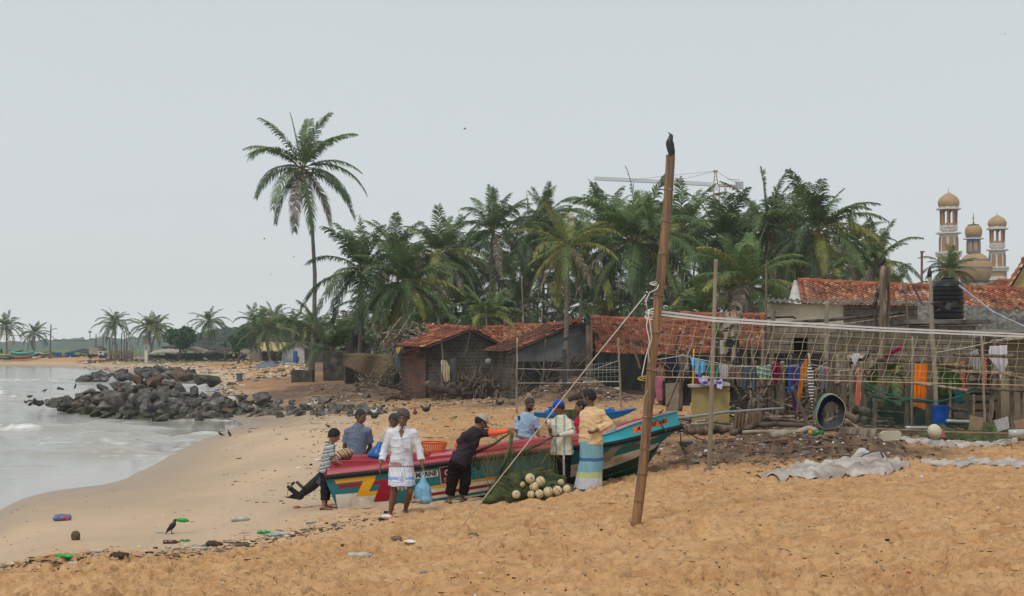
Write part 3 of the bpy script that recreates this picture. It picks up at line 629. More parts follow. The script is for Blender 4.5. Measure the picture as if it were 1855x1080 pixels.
wallpoly(an,q,.2);an.prism([q[0]+Vector((0,.2,0)),q[3]+Vector((0,.2,0)),q[3]+Vector((.4,3,.3)),q[0]+Vector((.4,3,0))],(.2,0,0),0);an.build('wall',BRICK,root)
tiled('roof',P(735,630,68),P(778,620,68),P(773,630,64.6),P(722,643,64.9),root,tw=.17,th=.24,seed=8,dark=.45,miss=.06)
root=empty('tiled_hut',gd(885,72),'hut with orange weathered tiles, only its long roof showing between the two gabled huts','house','huts under clay tiles')
w=MB();wallpoly(w,[gd(775,71.5,-.1),gd(1000,71.5,-.1),P(1000,626,71.5),P(775,628,71.5)],.2);w.build('wall',BLOCKD,root)
tiled('roof',P(771,592,75),P(915,594,75),P(915,632,71),P(771,630,71),root,tw=.17,th=.26,seed=4,pale=.12,miss=.02)
tiled('roof',P(912,588,75.2),P(999,591,75.2),P(999,632,71),P(912,631,71),root,tw=.17,th=.26,seed=5,pale=.22,miss=.02)
ap=P(1046,586,61)
gable_hut('hut with a blank grey cement gable and dark mossy tiles behind the leaf litter mound',ap,(2.85,.62),-13,P(0,634,61).z,P(0,602,61).z,5,GPLAST,BLOCKD,P(0,656,61).z,dict(tw=.17,th=.24,seed=13,dark=.36,miss=.03),rise=.0)  # dark block below the split stands in for the shaded open recess
root=empty('tiled_hut',gd(1180,60),'hut with the long bright red tiled roof behind the leaning bamboo pole','house','huts under clay tiles')
w=MB();wallpoly(w,[gd(1078,60.6,-.1),gd(1292,60.6,-.1),P(1292,646,60.6),P(1078,638,60.6)],.2)
w.prism([gd(1078,60.8,-.1),P(1078,638,60.8),P(1072,582,64.5),gd(1072,64.5,-.1)],(.18,0,0));w.build('wall',BLOCKD,root)
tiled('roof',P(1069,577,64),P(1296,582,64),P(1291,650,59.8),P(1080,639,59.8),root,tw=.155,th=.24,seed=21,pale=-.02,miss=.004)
t=MB();t.tube([P(1067,590,60),gd(1069,60,-.1)],.16,6);t.build('post',WOOD,root)
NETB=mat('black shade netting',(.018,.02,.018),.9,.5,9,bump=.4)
n_=MB();n_.grid([[P(1080+82*i/12,641+(gd(1100,59.6).z*0+66)*j/6,59.4+.12*math.sin(i*1.9+j))for i in range(13)]for j in range(7)]);n_.build('shade_netting',NETB,root,True)
root=empty('tiled_hut',gd(1350,57),'small red tiled roof between the long red roof and the plastered wall','house','huts under clay tiles')
w=MB();wallpoly(w,[gd(1330,57.5,-.1),gd(1385,57.5,-.1),P(1385,628,57.5),P(1330,626,57.5)],.2);w.build('wall',BLOCKD,root)
tiled('roof',P(1322,571,61),P(1384,572,61),P(1384,632,57),P(1326,628,57),root,tw=.155,th=.24,seed=22,pale=-.02)
tiled('roof',P(1232,569,66),P(1330,570,66),P(1330,584,64.6),P(1232,582,64.6),root,tw=.155,th=.24,seed=23)
root=empty('block_hut',gd(1520,40),'tall hut of grey blocks with a pale plastered band and a wavy asbestos sheet edge','house')
w=MB();wallpoly(w,[P(1391,590,40),P(1528,592,40),P(1528,552,40),P(1391,550,40)],.2,0);wallpoly(w,[gd(1391,40.02,-.1),gd(1438,40.02,-.1),P(1438,590,40.02),P(1391,590,40.02)],.2,1)
wallpoly(w,[P(1438,612,40.02),P(1464,612,40.02),P(1464,590,40.02),P(1438,590,40.02)],.2,1)
wallpoly(w,[gd(1464,40.02,-.1),gd(1662,40.02,-.1),P(1662,592,40.02),P(1464,590,40.02)],.2,1);wallpoly(w,[P(1528,592,40.02),P(1662,594,40.02),P(1662,554,40.02),P(1528,552,40.02)],.2,1)
w.prism([gd(1391,40.22,-.1),P(1391,550,40.22),P(1399,550,45),gd(1399,45,-.1)],(.18,0,0),1);w.build('wall',[PLAST,BLOCK],root)
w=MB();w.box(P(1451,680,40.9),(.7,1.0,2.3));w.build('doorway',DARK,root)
corrug('roof',P(1388,541,43),P(1662,546,43),P(1664,551,39.7),P(1384,546,39.7),root,wl_=.177,amp=.03)
w=MB();w.box(P(1549,646,39.99),(.62,.12,.10));w.box(P(1549,657,40.0),(.36,.10,.32),mi=1);w.build('vent_opening',[PLAST,DARK],root)
root=empty('tiled_hut',gd(1650,50),'house with the longest orange tiled roof behind the black water tank','house','huts under clay tiles')
w=MB();wallpoly(w,[gd(1452,49.6,-.1),gd(1880,49.6,-.1),P(1880,572,49.6),P(1452,552,49.6)],.2)
w.build('wall',BLOCK,root);w=MB();w.prism([P(1431,548,49.4),P(1452,552,49.4),P(1447,511,52.3),P(1441,507,52.3)],(0,.3,0));w.build('gable_end',WHITEW,root)
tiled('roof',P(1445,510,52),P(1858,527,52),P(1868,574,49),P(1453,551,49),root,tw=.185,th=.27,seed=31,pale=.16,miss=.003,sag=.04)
root=empty('block_outhouse',gd(1700,38),'block outhouse with a concrete slab on top carrying the black water tank','shed')
w=MB();wallpoly(w,[gd(1634,38,-.1),gd(1768,38,-.1),P(1768,590,38),P(1634,590,38)],1.8);w.build('wall',BLOCK,root)
w=MB();w.box(P(1699,584,38.85),(2.16,2.1,.11));w.build('slab',ASB,root)
root=empty('corrugated_shed',gd(1780,42),'shed with steep grooved grey sheets right of the water tank','shed')
corrug('roof',P(1662,545,46),P(1858,563,46),P(1870,612,41.2),P(1640,598,41.2),root,wl_=.3,amp=.05)
w=MB();wallpoly(w,[gd(1770,41.8,-.1),gd(1862,41.8,-.1),P(1862,608,41.8),P(1770,606,41.8)],.2);w.build('wall',BLOCK,root)
root=empty('plaster_hut',gd(1840,34),'tan plastered hut corner with a flat sheet roof at the right edge','house')
w=MB();wallpoly(w,[gd(1813,34,-.1),gd(1900,33,-.1),P(1900,612,33),P(1813,612,34)],.2,0);w.prism([gd(1813,34.2,-.1),P(1813,612,34.2),P(1798,612,37),gd(1798,37,-.1)],(.18,0,0),0);w.build('wall',TPLAST,root)
w=MB();w.box(P(1850,604,34.6),(1.95,3.2,.03),Euler((R(4),R(-3),R(6))));w.tube([P(1765,611,32.8),P(1880,598,32.4)],.035,6);w.build('roof',ASB,root)
root=empty('yellow_house',gd(1850,58),'yellow plastered house gable cut off at the right edge above the roofs','house')
w=MB();wallpoly(w,[gd(1829,58,-.1),gd(1930,58,-.1),P(1930,500,58),P(1858,478,58),P(1829,527,58)],.25);w.build('wall',YELW,root)
tiled('roof',P(1856,470,64),P(1857,474,57.6),P(1824,530,57.6),P(1824,520,64),root,tw=.2,th=.27,seed=41)
root=empty('hipped_house',gd(1800,66),'hipped red tiled roof peeping out below the right minaret','house')
w=MB();wallpoly(w,[gd(1776,66.2,-.1),gd(1840,66.2,-.1),P(1840,530,66.2),P(1776,530,66.2)],.25);w.build('wall',YELW,root)
tiled('roof',P(1808,509,69),P(1850,510,69),P(1850,529,65),P(1768,529,65),root,tw=.2,th=.27,seed=42)
TANK=mat('black plastic tank',(.010,.011,.012),.5,.25,2,spec=.3,bump=.05)
def tank(px,py_top,py_bot,rpx,d,label,badge=None):
 c=P(px,py_bot,d);h=P(px,py_top,d).z-c.z;r=rpx/F*d;root=empty('water_tank',c,label,'water tank','black water tanks')
 pr=[(r*.93,0),(r,.03)]
 nrib=7;bh=h*.74
 for i in range(nrib):
  z0=.03+bh*i/nrib;z1=.03+bh*(i+1)/nrib;g=(z1-z0);rr=r*(1-.03*(i/nrib))
  pr+=[(rr,z0+g*.1),(rr*1.015,z0+g*.3),(rr*1.015,z0+g*.7),(rr*.955,z0+g*.88),(rr*.955,z0+g*.98)]
 pr+=[(r*.97,.03+bh*1.02),(r*.86,h*.86),(r*.62,h*.935),(r*.40,h*.955)]
 m=MB();m.lathe(c,pr,40);m.build('body',TANK,root,auto=40)
 m=MB();m.lathe(c+Vector((0,0,h*.945)),[(r*.42,0),(r*.44,h*.02),(r*.42,h*.05),(r*.1,h*.062)],28);m.build('lid',TANK,root,auto=40)
 if badge:
  m=MB();
  for k in range(8):
   t0=-.5*badge+badge*k/8-1.57;t1=t0+badge/8
   pp=[c+Vector((math.cos(t)*r*1.03,math.sin(t)*r*1.03,z))for t,z in((t0,h*.40),(t1,h*.40),(t1,h*.50),(t0,h*.50))];m.add(pp,[(0,1,2,3)])
  m.build('badge',mat('blue white label',(.25,.4,.75),.6),root)
 return root
tank(1717,503,578,28,38.7,'large black ribbed water tank on the concrete slab at right')
tank(648,591,622,12.5,86,'small black water tank on the brick block beside the tallest palm')
tank(746,594,626,12,72,'black water tank with a blue and white label half hidden by sticks',.9)
m=MB();m.prism([P(651,602,85.5),P(657,599,85.5),P(658,614,85.5),P(649,611,85.5),P(653,607,85.5)],(0,.01,0))
setp(m.build('sticker',mat('pale sticker',(.6,.7,.72),.6)),'torn pale blue sticker on the small water tank','sticker')
m=MB();m.tube([P(1737,517,38.2),P(1760,535,38),P(1800,566,37.5),P(1856,592,36)],.028,7)
setp(m.build('water_pipe',mat('grey pipe',(.3,.32,.36),.5),smooth=True),'thin grey pipe slanting down from the big water tank','pipe')
OLDC=mat('blackened concrete',(.055,.052,.045),.95,.5,3,bump=.6,bscale=10,col2=(.12,.11,.09),c2pos=.6)
def blockthing(name,px0,py0,px1,d,depth,m,label,cat):
 a=gd(px0,d,-.1);b=gd(px1,d,-.1);w=MB();w.box(((a.x+b.x)/2,d+depth/2,(a.z+P(0,py0,d).z)/2),(b.x-a.x,depth,P(0,py0,d).z-a.z),jit=.02);return setp(w.build(name,m),label,cat)
blockthing('masonry_block',585,637,626,88,1.5,OLDC,'square mossy black masonry block just right of the tallest palm','masonry block')
blockthing('brick_plinth',626,622,668,86,1.4,OLDC,'black brick plinth carrying the small water tank','plinth')
blockthing('concrete_block',528,671,566,87,1.0,OLDC,'rough squat concrete block at the foot of the tallest palm','concrete block')
MATW=brickmat('woven palm mat',(.24,.175,.10),(.17,.12,.07),(.09,.065,.04),bw=.16,bh=.055,ms=.008,dirtamt=.35)
root=empty('mat_screen',gd(668,79),'sagging woven brown mat screen on stakes left of the brick annex','screen')
m=MB();rows=[]
for j in range(9):
 v=j/8;row=[]
 for i in range(31):
  u=i/30;top=641+3*u-4*math.sin(u*3.1)*.5;bot=664+22*min(1,u*2.2)-3*math.sin(u*9);row.append(P(622+94*u,top+(bot-top)*v,79+.15*math.sin(u*11+v*2)))
 rows.append(row)
m.grid(rows);o=m.build('mat',MATW,root,True);sm=o.modifiers.new('thick','SOLIDIFY');sm.thickness=.03
m=MB()
for px in(624,650,678,704,716):m.tube([P(px,636,79.3),gd(px+1,79.3,-.2)],.05,6)
m.tube([P(620,642,79.3),P(720,643,79.3)],.03,5);m.build('stake',WOOD,root)
m=MB();m.grid([[P(626+90*i/10,664+36*j/4,80.3)for i in range(11)]for j in range(5)]);setp(m.build('black_sheet',NETB),'black plastic sheet behind the woven mat screen','plastic sheet')
# mosque
MOS=mat('ochre stucco',(.40,.27,.14),.85,.12,.8,bump=.1,bscale=4);MOSW=mat('white stucco trim',(.60,.58,.53),.85,.12,1.5);MOSD=mat('ochre panel',(.33,.205,.11),.85,.1,1.0)
MOSB=mat('blue tile band',(.13,.17,.30),.6,.3,6);GOLD=mat('brass finial',(.45,.30,.07),.4,.1,3,metal=.6)
DM=215.0;mu_=DM/F
def onion(c,r,z0,z1,root,name='dome',m=MOS,neck=.82):
 h=z1-z0;pr=[(r*neck,0),(r*.93,h*.06),(r*.99,h*.18),(r,h*.3),(r*.95,h*.45),(r*.82,h*.6),(r*.62,h*.73),(r*.36,h*.85),(r*.14,h*.94),(.02,h)]
 b=MB();b.lathe(Vector((c[0],c[1],z0)),pr,32);return b.build(name,m,root,True)
def arch_pts(w,h,n=8):
 """pointed arch outline from the sill up, in (u, z)"""
 hs=h-w*.75;pts=[(-w/2,0),(w/2,0),(w/2,hs)]
 for i in range(1,n):t=i/n;pts.append((w/2*math.cos(t*math.pi/2)**.8,hs+w*.75*math.sin(t*math.pi/2)))
 pts.append((0,h))
 for i in range(n-1,0,-1):t=i/n;pts.append((-w/2*math.cos(t*math.pi/2)**.8,hs+w*.75*math.sin(t*math.pi/2)))
 pts.append((-w/2,hs));return pts
def minaret(px,d,Y,label,sc):
 """Y: rows top finial, dome top, dome base, balcony slab, lantern base, balustrade base, slab, panel base, cornice base"""
 c=gd(px,d);z=lambda py:P(px,py,d).z;u=d/F*sc;root=empty('minaret',c,label,'minaret','minarets of the mosque')
 onion(c,19*u,z(Y[2]),z(Y[1]),root)
 b=MB();b.tube([(c.x,c.y,z(Y[1])-.1),(c.x,c.y,z(Y[0]))],.05,5);b.build('finial',GOLD,root)
 def oct_(r0,r1,za,zb,m=0,mb=None,n=8):mb.lathe(Vector((c.x,c.y,0)),[(r0,za),(r1,zb)],n,m,Matrix.Rotation(R(22.5),3,'Z'));return mb
 t=MB();oct_(22*u,22*u,z(Y[3]+1.2),z(Y[3]-1.5),0,t);oct_(17*u,17*u,z(Y[3]-1.5),z(Y[2]-.5),0,t);t.build('balcony_roof',MOSW,root)
 t=MB();r=13.5*u
 for k in range(8):
  a=R(22.5+45*k);t.tube([(c.x+math.cos(a)*r,c.y+math.sin(a)*r,z(Y[4])),(c.x+math.cos(a)*r,c.y+math.sin(a)*r,z(Y[3]))],2.1*u,6)
  a2=R(45*k);w=2*r*math.sin(R(22.5));mid=Vector((c.x+math.cos(a2)*r*.93,c.y+math.sin(a2)*r*.93,0));tg=Vector((-math.sin(a2),math.cos(a2),0));zt=z(Y[3]);zs=zt-w*.75
  for s in(-1,1):t.prism([mid+tg*s*w/2+Vector((0,0,zs)),mid+tg*s*w*.3+Vector((0,0,zs+w*.3)),mid+Vector((0,0,zt-w*.15)),mid+Vector((0,0,zt)),mid+tg*s*w/2+Vector((0,0,zt))],Vector((math.cos(a2),math.sin(a2),0))*.2)
 t.build('lantern',MOSD,root)
 t=MB();oct_(14.5*u,14.5*u,z(Y[4]+2),z(Y[4]-2),0,t);t.build('lantern_base',MOS,root)
 t=MB();oct_(16*u,16*u,z(Y[4]+5),z(Y[4]+2.4),0,t);oct_(16*u,16*u,z(Y[5]),z(Y[5]-2.4),0,t)
 for k in range(28):a=k/28*6.283;t.tube([(c.x+math.cos(a)*15*u,c.y+math.sin(a)*15*u,z(Y[5]-2)),(c.x+math.cos(a)*15.6*u,c.y+math.sin(a)*15.6*u,z((Y[4]+5+Y[5])/2)),(c.x+math.cos(a)*14.6*u,c.y+math.sin(a)*14.6*u,z(Y[4]+4))],[.6*u,1.0*u,.5*u],5)
 oct_(12.5*u,12.5*u,z(Y[6]),z(Y[4]+2),0,t);oct_(22.5*u,22.5*u,z(Y[6]+1),z(Y[6]-1.5),0,t);t.build('balustrade',MOSW,root)
 t=MB();oct_(17*u,16.5*u,z(Y[7]),z(Y[6]),0,t);t.build('shaft',MOSW,root)
 zh=z(Y[6]+7)-z(Y[7]-1)
 for k in range(8):
  a=R(45*k);rr=16.6*u*math.cos(R(22.5))+.05;t=MB();tg=Vector((-math.sin(a),math.cos(a),0));nn=Vector((math.cos(a),math.sin(a),0))
  if nn.y>.5:continue
  mid=Vector((c.x,c.y,z(Y[7]-1)))+nn*rr;t.prism([mid+tg*p+Vector((0,0,q))for p,q in arch_pts(8.6*u,zh)],nn*.06);t.build('arched_panel',MOSD,root)
 t=MB();oct_(24*u,24*u,z(Y[7]+3),z(Y[7]),0,t);oct_(21*u,22.5*u,z(Y[8]),z(Y[7]+3.1),0,t)
 for k in range(44):a=k/44*6.283;t.box((c.x+math.cos(a)*22.4*u,c.y+math.sin(a)*22.4*u,z(Y[7]+6)),(.9*u,.9*u,3.5*u),a)
 t.build('cornice',MOSW,root)
 t=MB();oct_(19*u,19*u,z(Y[8]+9),z(Y[8]),0,t);oct_(18*u,18*u,c.z,z(Y[8]+9),0,t);t.build('shaft',MOS,root)
 t=MB();oct_(19.6*u,19.6*u,z(Y[8]+16),z(Y[8]+9.2),0,t);t.build('trim_band',MOSW,root)
 return root
minaret(1718.5,214,[342,348,375.5,379,407,418,423,457,466],'left and taller ochre and white minaret with onion dome',1.0)
minaret(1806.5,236,[384,389,411,415,439,449,453.5,484,492],'right minaret with onion dome behind the big tiled dome',.87)
root=empty('mosque_dome',gd(1766,222),'large round ochre mosque dome with a small domed lantern on top','dome');c=gd(1766,222);z=lambda py:P(0,py,222).z;u=222/F
pr=[];r=30*u
for i in range(19):a=R(-50+133*i/18);pr.append((r*math.cos(a)+.01,z(489)+r*1.06*math.sin(a)))
b=MB();b.lathe((c.x,c.y,0),pr,48);b.build('dome_shell',MOS,root,True)
for py in(472,486):
 b=MB();zz=z(py);rr=r*math.sqrt(max(.01,1-((zz-z(489))/(r*1.06))**2))+.05
 for k in range(40):a=k/40*6.283;b.box((c.x+math.cos(a)*rr,c.y+math.sin(a)*rr,zz),(.08,.22,.22),Euler((0,0,a)))
 b.build('blue_studs',MOSB,root)
b=MB();rr=r*.86;b.lathe((c.x,c.y,0),[(rr*.93,z(513)),(rr*1.04,z(508.5))],40);b.build('tile_band',MOSB,root)
b=MB();b.lathe((c.x,c.y,0),[(rr*.9,c.z-.2),(rr*.93,z(513.2))],32);b.build('drum',YELW,root)
cx2=P(1763.5,0,222).x;b=MB();b.lathe((cx2,c.y,0),[(12.5*u,z(459)),(12*u,z(434))],8,0,Matrix.Rotation(R(22.5),3,'Z'));b.build('lantern',MOSB,root)
for k in range(8):
 a=R(45*k);nn=Vector((math.cos(a),math.sin(a),0));tg=Vector((-math.sin(a),math.cos(a),0))
 if nn.y>.5:continue
 b=MB();mid=Vector((cx2,c.y,z(456.5)))+nn*(12.2*u*math.cos(R(22.5))+.03);b.prism([mid+tg*p+Vector((0,0,q))for p,q in arch_pts(6.6*u,z(438)-z(456.5))],nn*.06);b.build('arched_panel',MOS,root)
b=MB();b.lathe((cx2,c.y,0),[(18*u,z(433.8)),(18*u,z(431.6))],8,0,Matrix.Rotation(R(22.5),3,'Z'));b.build('eave_slab',MOSW,root)
b=MB();b.lathe((cx2,c.y,0),[(12.5*u,z(431.5)),(13.6*u,z(428))],32);b.build('tile_band',MOSB,root)
b=MB();b.lathe((cx2,c.y,0),[(13.8*u,z(428)),(15.2*u,z(422)),(15*u,z(416)),(12.8*u,z(411)),(9*u,z(408.5))],32);b.build('small_dome',MOS,root,True)
b=MB();b.lathe((cx2,c.y,0),[(9.2*u,z(408.4)),(11*u,z(407.4)),(3*u,z(406))],16);b.build('petal_cap',MOSB,root)
b=MB();b.lathe((cx2,c.y,0),[(1.6*u,z(406)),(1.9*u,z(403)),(.8*u,z(399)),(1.7*u,z(396)),(.6*u,z(391)),(.9*u,z(389)),(.15*u,z(385))],12);b.build('finial',GOLD,root,True)
m=MB();m.tube([gd(1669,60,0),P(1670,455,60)],.05,6);m.box(P(1671,456,60),(.16,.1,.05));m.box(P(1670,458,60),(.1,.08,.1));setp(m.build('lamp_mast',mat('rusty steel',(.17,.11,.085),.8)),'thin rusty mast with a crossbar left of the mosque palm','mast')
# tower crane
DC=480.0;cr=MB();CRR=mat('faded red crane steel',(.36,.13,.12),.7,.1,1);CRG=mat('grey crane steel',(.38,.37,.38),.7,.1,1)
root=empty('tower_crane',gd(1298,DC),'red and grey tower crane with a long jib above the palm grove','crane')
def truss(mb,p0,p1,w,n,up=Vector((0,0,1)),r=.09):
 p0,p1=Vector(p0),Vector(p1);d=(p1-p0).normalized();s=d.cross(up).normalized();u_=s.cross(d).normalized()
 tops=[p0.lerp(p1,i/n)+u_*w for i in range(n+1)];l=[p0.lerp(p1,i/n)-s*w*.5 for i in range(n+1)];rr=[p0.lerp(p1,i/n)+s*w*.5 for i in range(n+1)]
 for a in(tops,l,rr):mb.tube([a[0],a[-1]],r,4)
 for i in range(n):mb.tube([l[i],tops[i]],r*.8,3);mb.tube([tops[i],l[i+1]],r*.8,3);mb.tube([rr[i],tops[i]],r*.8,3);mb.tube([tops[i],rr[i+1]],r*.8,3)
cr.tube([gd(1293,DC),P(1293,338,DC)],.16,4);cr.tube([gd(1303,DC),P(1303,338,DC)],.16,4)
for k in range(22):a=630-k*13.4;cr.tube([P(1293,a,DC),P(1303,a-13.4,DC)],.1,3);cr.tube([P(1303,a,DC),P(1293,a-13.4,DC)],.1,3)
cr.tube([P(1292.5,338,DC),P(1295,310,DC)],.15,4);cr.tube([P(1301,338,DC),P(1297,310,DC)],.15,4)
for k in range(4):cr.tube([P(1293+k*.6,336-k*7,DC),P(1301-k*.9,331-k*7,DC)],.09,3)
cr.box(P(1296,310,DC),(1.4,1,.5));cr.build('tower',CRR,root)
j=MB();truss(j,P(1290,337,DC),P(1076,326,DC+15),1.1,48);j.build('jib',CRG,root)
j=MB();truss(j,P(1302,337,DC),P(1345,339,DC),.6,8);j.box(P(1324,338,DC),(7.5,.8,.35));j.build('counter_jib',CRR,root)
j=MB();j.box(P(1340,336,DC),(2.2,2,2.4));j.build('counterweight',CRG,root)
j=MB();j.tube([P(1296,310,DC),P(1140,326,DC+10)],.07,3);j.tube([P(1296,311,DC),P(1212,330,DC+5)],.07,3);j.tube([P(1297,310,DC),P(1325,327,DC),P(1338,333,DC)],.09,3);j.tube([P(1318,325,DC),P(1340,326,DC)],.1,3);j.tube([P(1333,325,DC),P(1333,336,DC)],.1,3);j.build('tie_rods',CRR,root)
j=MB();j.box(P(1288,343,DC),(1.4,1.4,1.6));j.build('cab',CRG,root)
# smooth bodies from distance fields
class Body:
 def __init__(s,vox=.008):s.p=[];s.vox=vox
 def cap(s,a,b,ra,rb=None,k=.02,flat=None,cut=False,cuta=False,off=0.0):
  s.p.append(('c',np.array(a,float),np.array(b,float),ra+off,(ra if rb is None else rb)+off,k,flat,cut,cuta));return s
 def ell(s,c,r,ax=None,k=.02,off=0.0):
  s.p.append(('e',np.array(c,float),np.array([q+off for q in r],float),np.array(ax if ax is not None else np.eye(3),float),k));return s
 def plane(s,c,n):
  s.p.append(('p',np.array(c,float),np.array(n,float)/np.linalg.norm(n)));return s
 def sub(s,c,r,ax=None,k=.01):s.p.append(('s',np.array(c,float),np.array(r,float),np.array(ax if ax is not None else np.eye(3),float),k));return s
 def bounds(s,q):
  if q[0]=='c':r=max(q[3],q[4])*(1.0 if q[6]is None else 1.0);return np.minimum(q[1],q[2])-r,np.maximum(q[1],q[2])+r
  r=max(q[2]);return q[1]-r,q[1]+r
 def run(s,noise=0,nscale=20,seed=0,folds=0):
  v=s.vox;bs=[s.bounds(q)for q in s.p if q[0]in 'ce'];lo=np.min([b[0]for b in bs],0)-3*v;hi=np.max([b[1]for b in bs],0)+3*v
  n=np.ceil((hi-lo)/v).astype(int)+1;Fd=np.full(n,.5,np.float32)
  ax_=[lo[i]+v*np.arange(n[i])for i in range(3)]
  for q in s.p:
   if q[0]=='p':
    d=((ax_[0][:,None,None]-q[1][0])*q[2][0]+(ax_[1][None,:,None]-q[1][1])*q[2][1]+(ax_[2][None,None]-q[1][2])*q[2][2]);Fd=np.maximum(Fd,d.astype(np.float32));continue
   k=q[5]if q[0]=='c' else q[4];b0,b1=s.bounds(q);m=k+2.5*v
   i0=np.clip(np.floor((b0-m-lo)/v).astype(int),0,n-1);i1=np.clip(np.ceil((b1+m-lo)/v).astype(int)+1,1,n)
   X=ax_[0][i0[0]:i1[0]][:,None,None]-q[1][0];Y=ax_[1][i0[1]:i1[1]][None,:,None]-q[1][1];Z=ax_[2][i0[2]:i1[2]][None,None]-q[1][2]
   sl=(slice(i0[0],i1[0]),slice(i0[1],i1[1]),slice(i0[2],i1[2]))
   if q[0]=='c':
    ab=q[2]-q[1];l2=max(ab@ab,1e-9);t=(X*ab[0]+Y*ab[1]+Z*ab[2])/l2;tc=np.clip(t,0,1)
    dx=X-tc*ab[0];dy=Y-tc*ab[1];dz=Z-tc*ab[2]
    if q[6]is not None:
     f,sc=q[6];f=np.array(f)/np.linalg.norm(f);pr=(dx*f[0]+dy*f[1]+dz*f[2])*(sc-1);dx=dx+pr*f[0];dy=dy+pr*f[1];dz=dz+pr*f[2]
    d=np.sqrt(dx*dx+dy*dy+dz*dz)-(q[3]+(q[4]-q[3])*tc)
    if q[7]:d=np.maximum(d,(t-1)*math.sqrt(l2))
    if q[8]:d=np.maximum(d,-t*math.sqrt(l2))
   else:
    A=q[3];r=q[2];e=[(X*A[i][0]+Y*A[i][1]+Z*A[i][2])for i in range(3)]
    k0=np.sqrt(sum((e[i]/r[i])**2 for i in range(3)));k1=np.sqrt(sum((e[i]/r[i]**2)**2 for i in range(3)))+1e-9;d=k0*(k0-1)/k1
   c=Fd[sl]
   if q[0]=='s':Fd[sl]=np.maximum(c,-d);continue
   if k>0:h=np.maximum(k-np.abs(c-d),0)/k;Fd[sl]=np.minimum(c,d)-h*h*k*.25
   else:Fd[sl]=np.minimum(c,d)
  V,Q=surfnet(Fd,lo,v)
  if folds and len(V):
   a=V@np.array([7.,5,21]);f=(1-np.abs(np.sin(a+2.2*np.sin(V@np.array([9.,13,-6])+seed))))**2.5+.8*(1-np.abs(np.sin(V@np.array([-11.,6,13])+1.9*np.sin(V@np.array([5.,-8,11])+seed))))**3
   cN=V.mean(0);dv=V-cN;dv[:,2]*=.2;dv/=np.linalg.norm(dv,axis=1)[:,None]+1e-9;V=V+dv*(folds*(f-.3))[:,None]
  if noise and len(V):
   w=np.sin(V[:,0]*nscale+seed)*np.sin(V[:,1]*nscale*1.1+2+seed)*np.sin(V[:,2]*nscale*.9+1)+.5*np.sin(V[:,0]*nscale*2.3+V[:,2]*nscale*1.7)*np.sin(V[:,1]*nscale*2.1+V[:,2]*nscale)
   cN=V.mean(0);d=V-cN;d/=np.linalg.norm(d,axis=1)[:,None]+1e-9;V=V+d*(noise*w)[:,None]
  return V,Q
 def build(s,name,m,parent=None,noise=0,nscale=20,seed=0,folds=0,**k):
  V,Q=s.run(noise,nscale,seed,folds)
  org=np.array(wloc(parent))if parent is not None else np.array([V[:,0].mean(),V[:,1].mean(),V[:,2].min()])
  me=bpy.data.meshes.new(name);me.from_pydata((V-org).tolist(),[],Q.tolist());me.polygons.foreach_set('use_smooth',[True]*len(Q))
  for x in(m if isinstance(m,(list,tuple))else[m]):me.materials.append(x)
  me.update();o=bpy.data.objects.new(name,me);COL.objects.link(o)
  if parent is not None:o.parent=parent
  else:o.location=org
  return setp(o,**k)
def surfnet(Fd,lo,v):
 S=Fd<0;n=np.array(Fd.shape);offs=[(i,j,k)for i in(0,1)for j in(0,1)for k in(0,1)]
 cnt=sum(S[o[0]:n[0]-1+o[0],o[1]:n[1]-1+o[1],o[2]:n[2]-1+o[2]].astype(np.int8)for o in offs)
 act=np.argwhere((cnt>0)&(cnt<8));idx=np.full(n-1,-1,np.int64);idx[tuple(act.T)]=np.arange(len(act))
 vals={o:Fd[tuple((act+o).T)]for o in offs};acc=np.zeros((len(act),3));c=np.zeros(len(act))
 for a in offs:
  for d in range(3):
   if a[d]==0:
    b=list(a);b[d]=1;b=tuple(b);va,vb=vals[a],vals[b];x=(va<0)!=(vb<0);t=np.where(x,va/np.where(x,va-vb,1),0)
    p=np.array(a,float)[None]+t[:,None]*(np.array(b)-np.array(a))[None];acc+=p*x[:,None];c+=x
 V=lo+(act+acc/c[:,None])*v;Q=[]
 for d in range(3):
  s0=[slice(None)]*3;s1=[slice(None)]*3;s0[d]=slice(0,n[d]-1);s1[d]=slice(1,n[d]);A=S[tuple(s0)];B=S[tuple(s1)]
  e=np.argwhere(A!=B);u,w=(d+1)%3,(d+2)%3;e=e[(e[:,u]>0)&(e[:,w]>0)&(e[:,u]<n[u]-1)&(e[:,w]<n[w]-1)]
  if not len(e):continue
  up=A[tuple(e.T)];q=[]
  for du,dw in((1,1),(0,1),(0,0),(1,0)):f=e.copy();f[:,u]-=du;f[:,w]-=dw;q.append(idx[tuple(f.T)])
  q=np.stack(q,1);q[~up]=q[~up][:,::-1];Q.append(q)
 return V,np.concatenate(Q)if Q else np.zeros((0,4),int)
SKIN=mat('dark brown skin',(.175,.092,.060),.5,.12,14,spec=.35);SKIN2=mat('brown skin',(.25,.135,.090),.5,.12,14,spec=.35)
HAIRB=mat('black hair',(.014,.012,.011),.6,.4,60,bump=.6,bscale=120);HAIRG=mat('greying hair',(.095,.085,.076),.7,.5,60,bump=.6,bscale=120)
EYEM=mat('eye',(.16,.14,.13),.3,.05);PUP=mat('pupil',(.01,.008,.007),.2,.05)
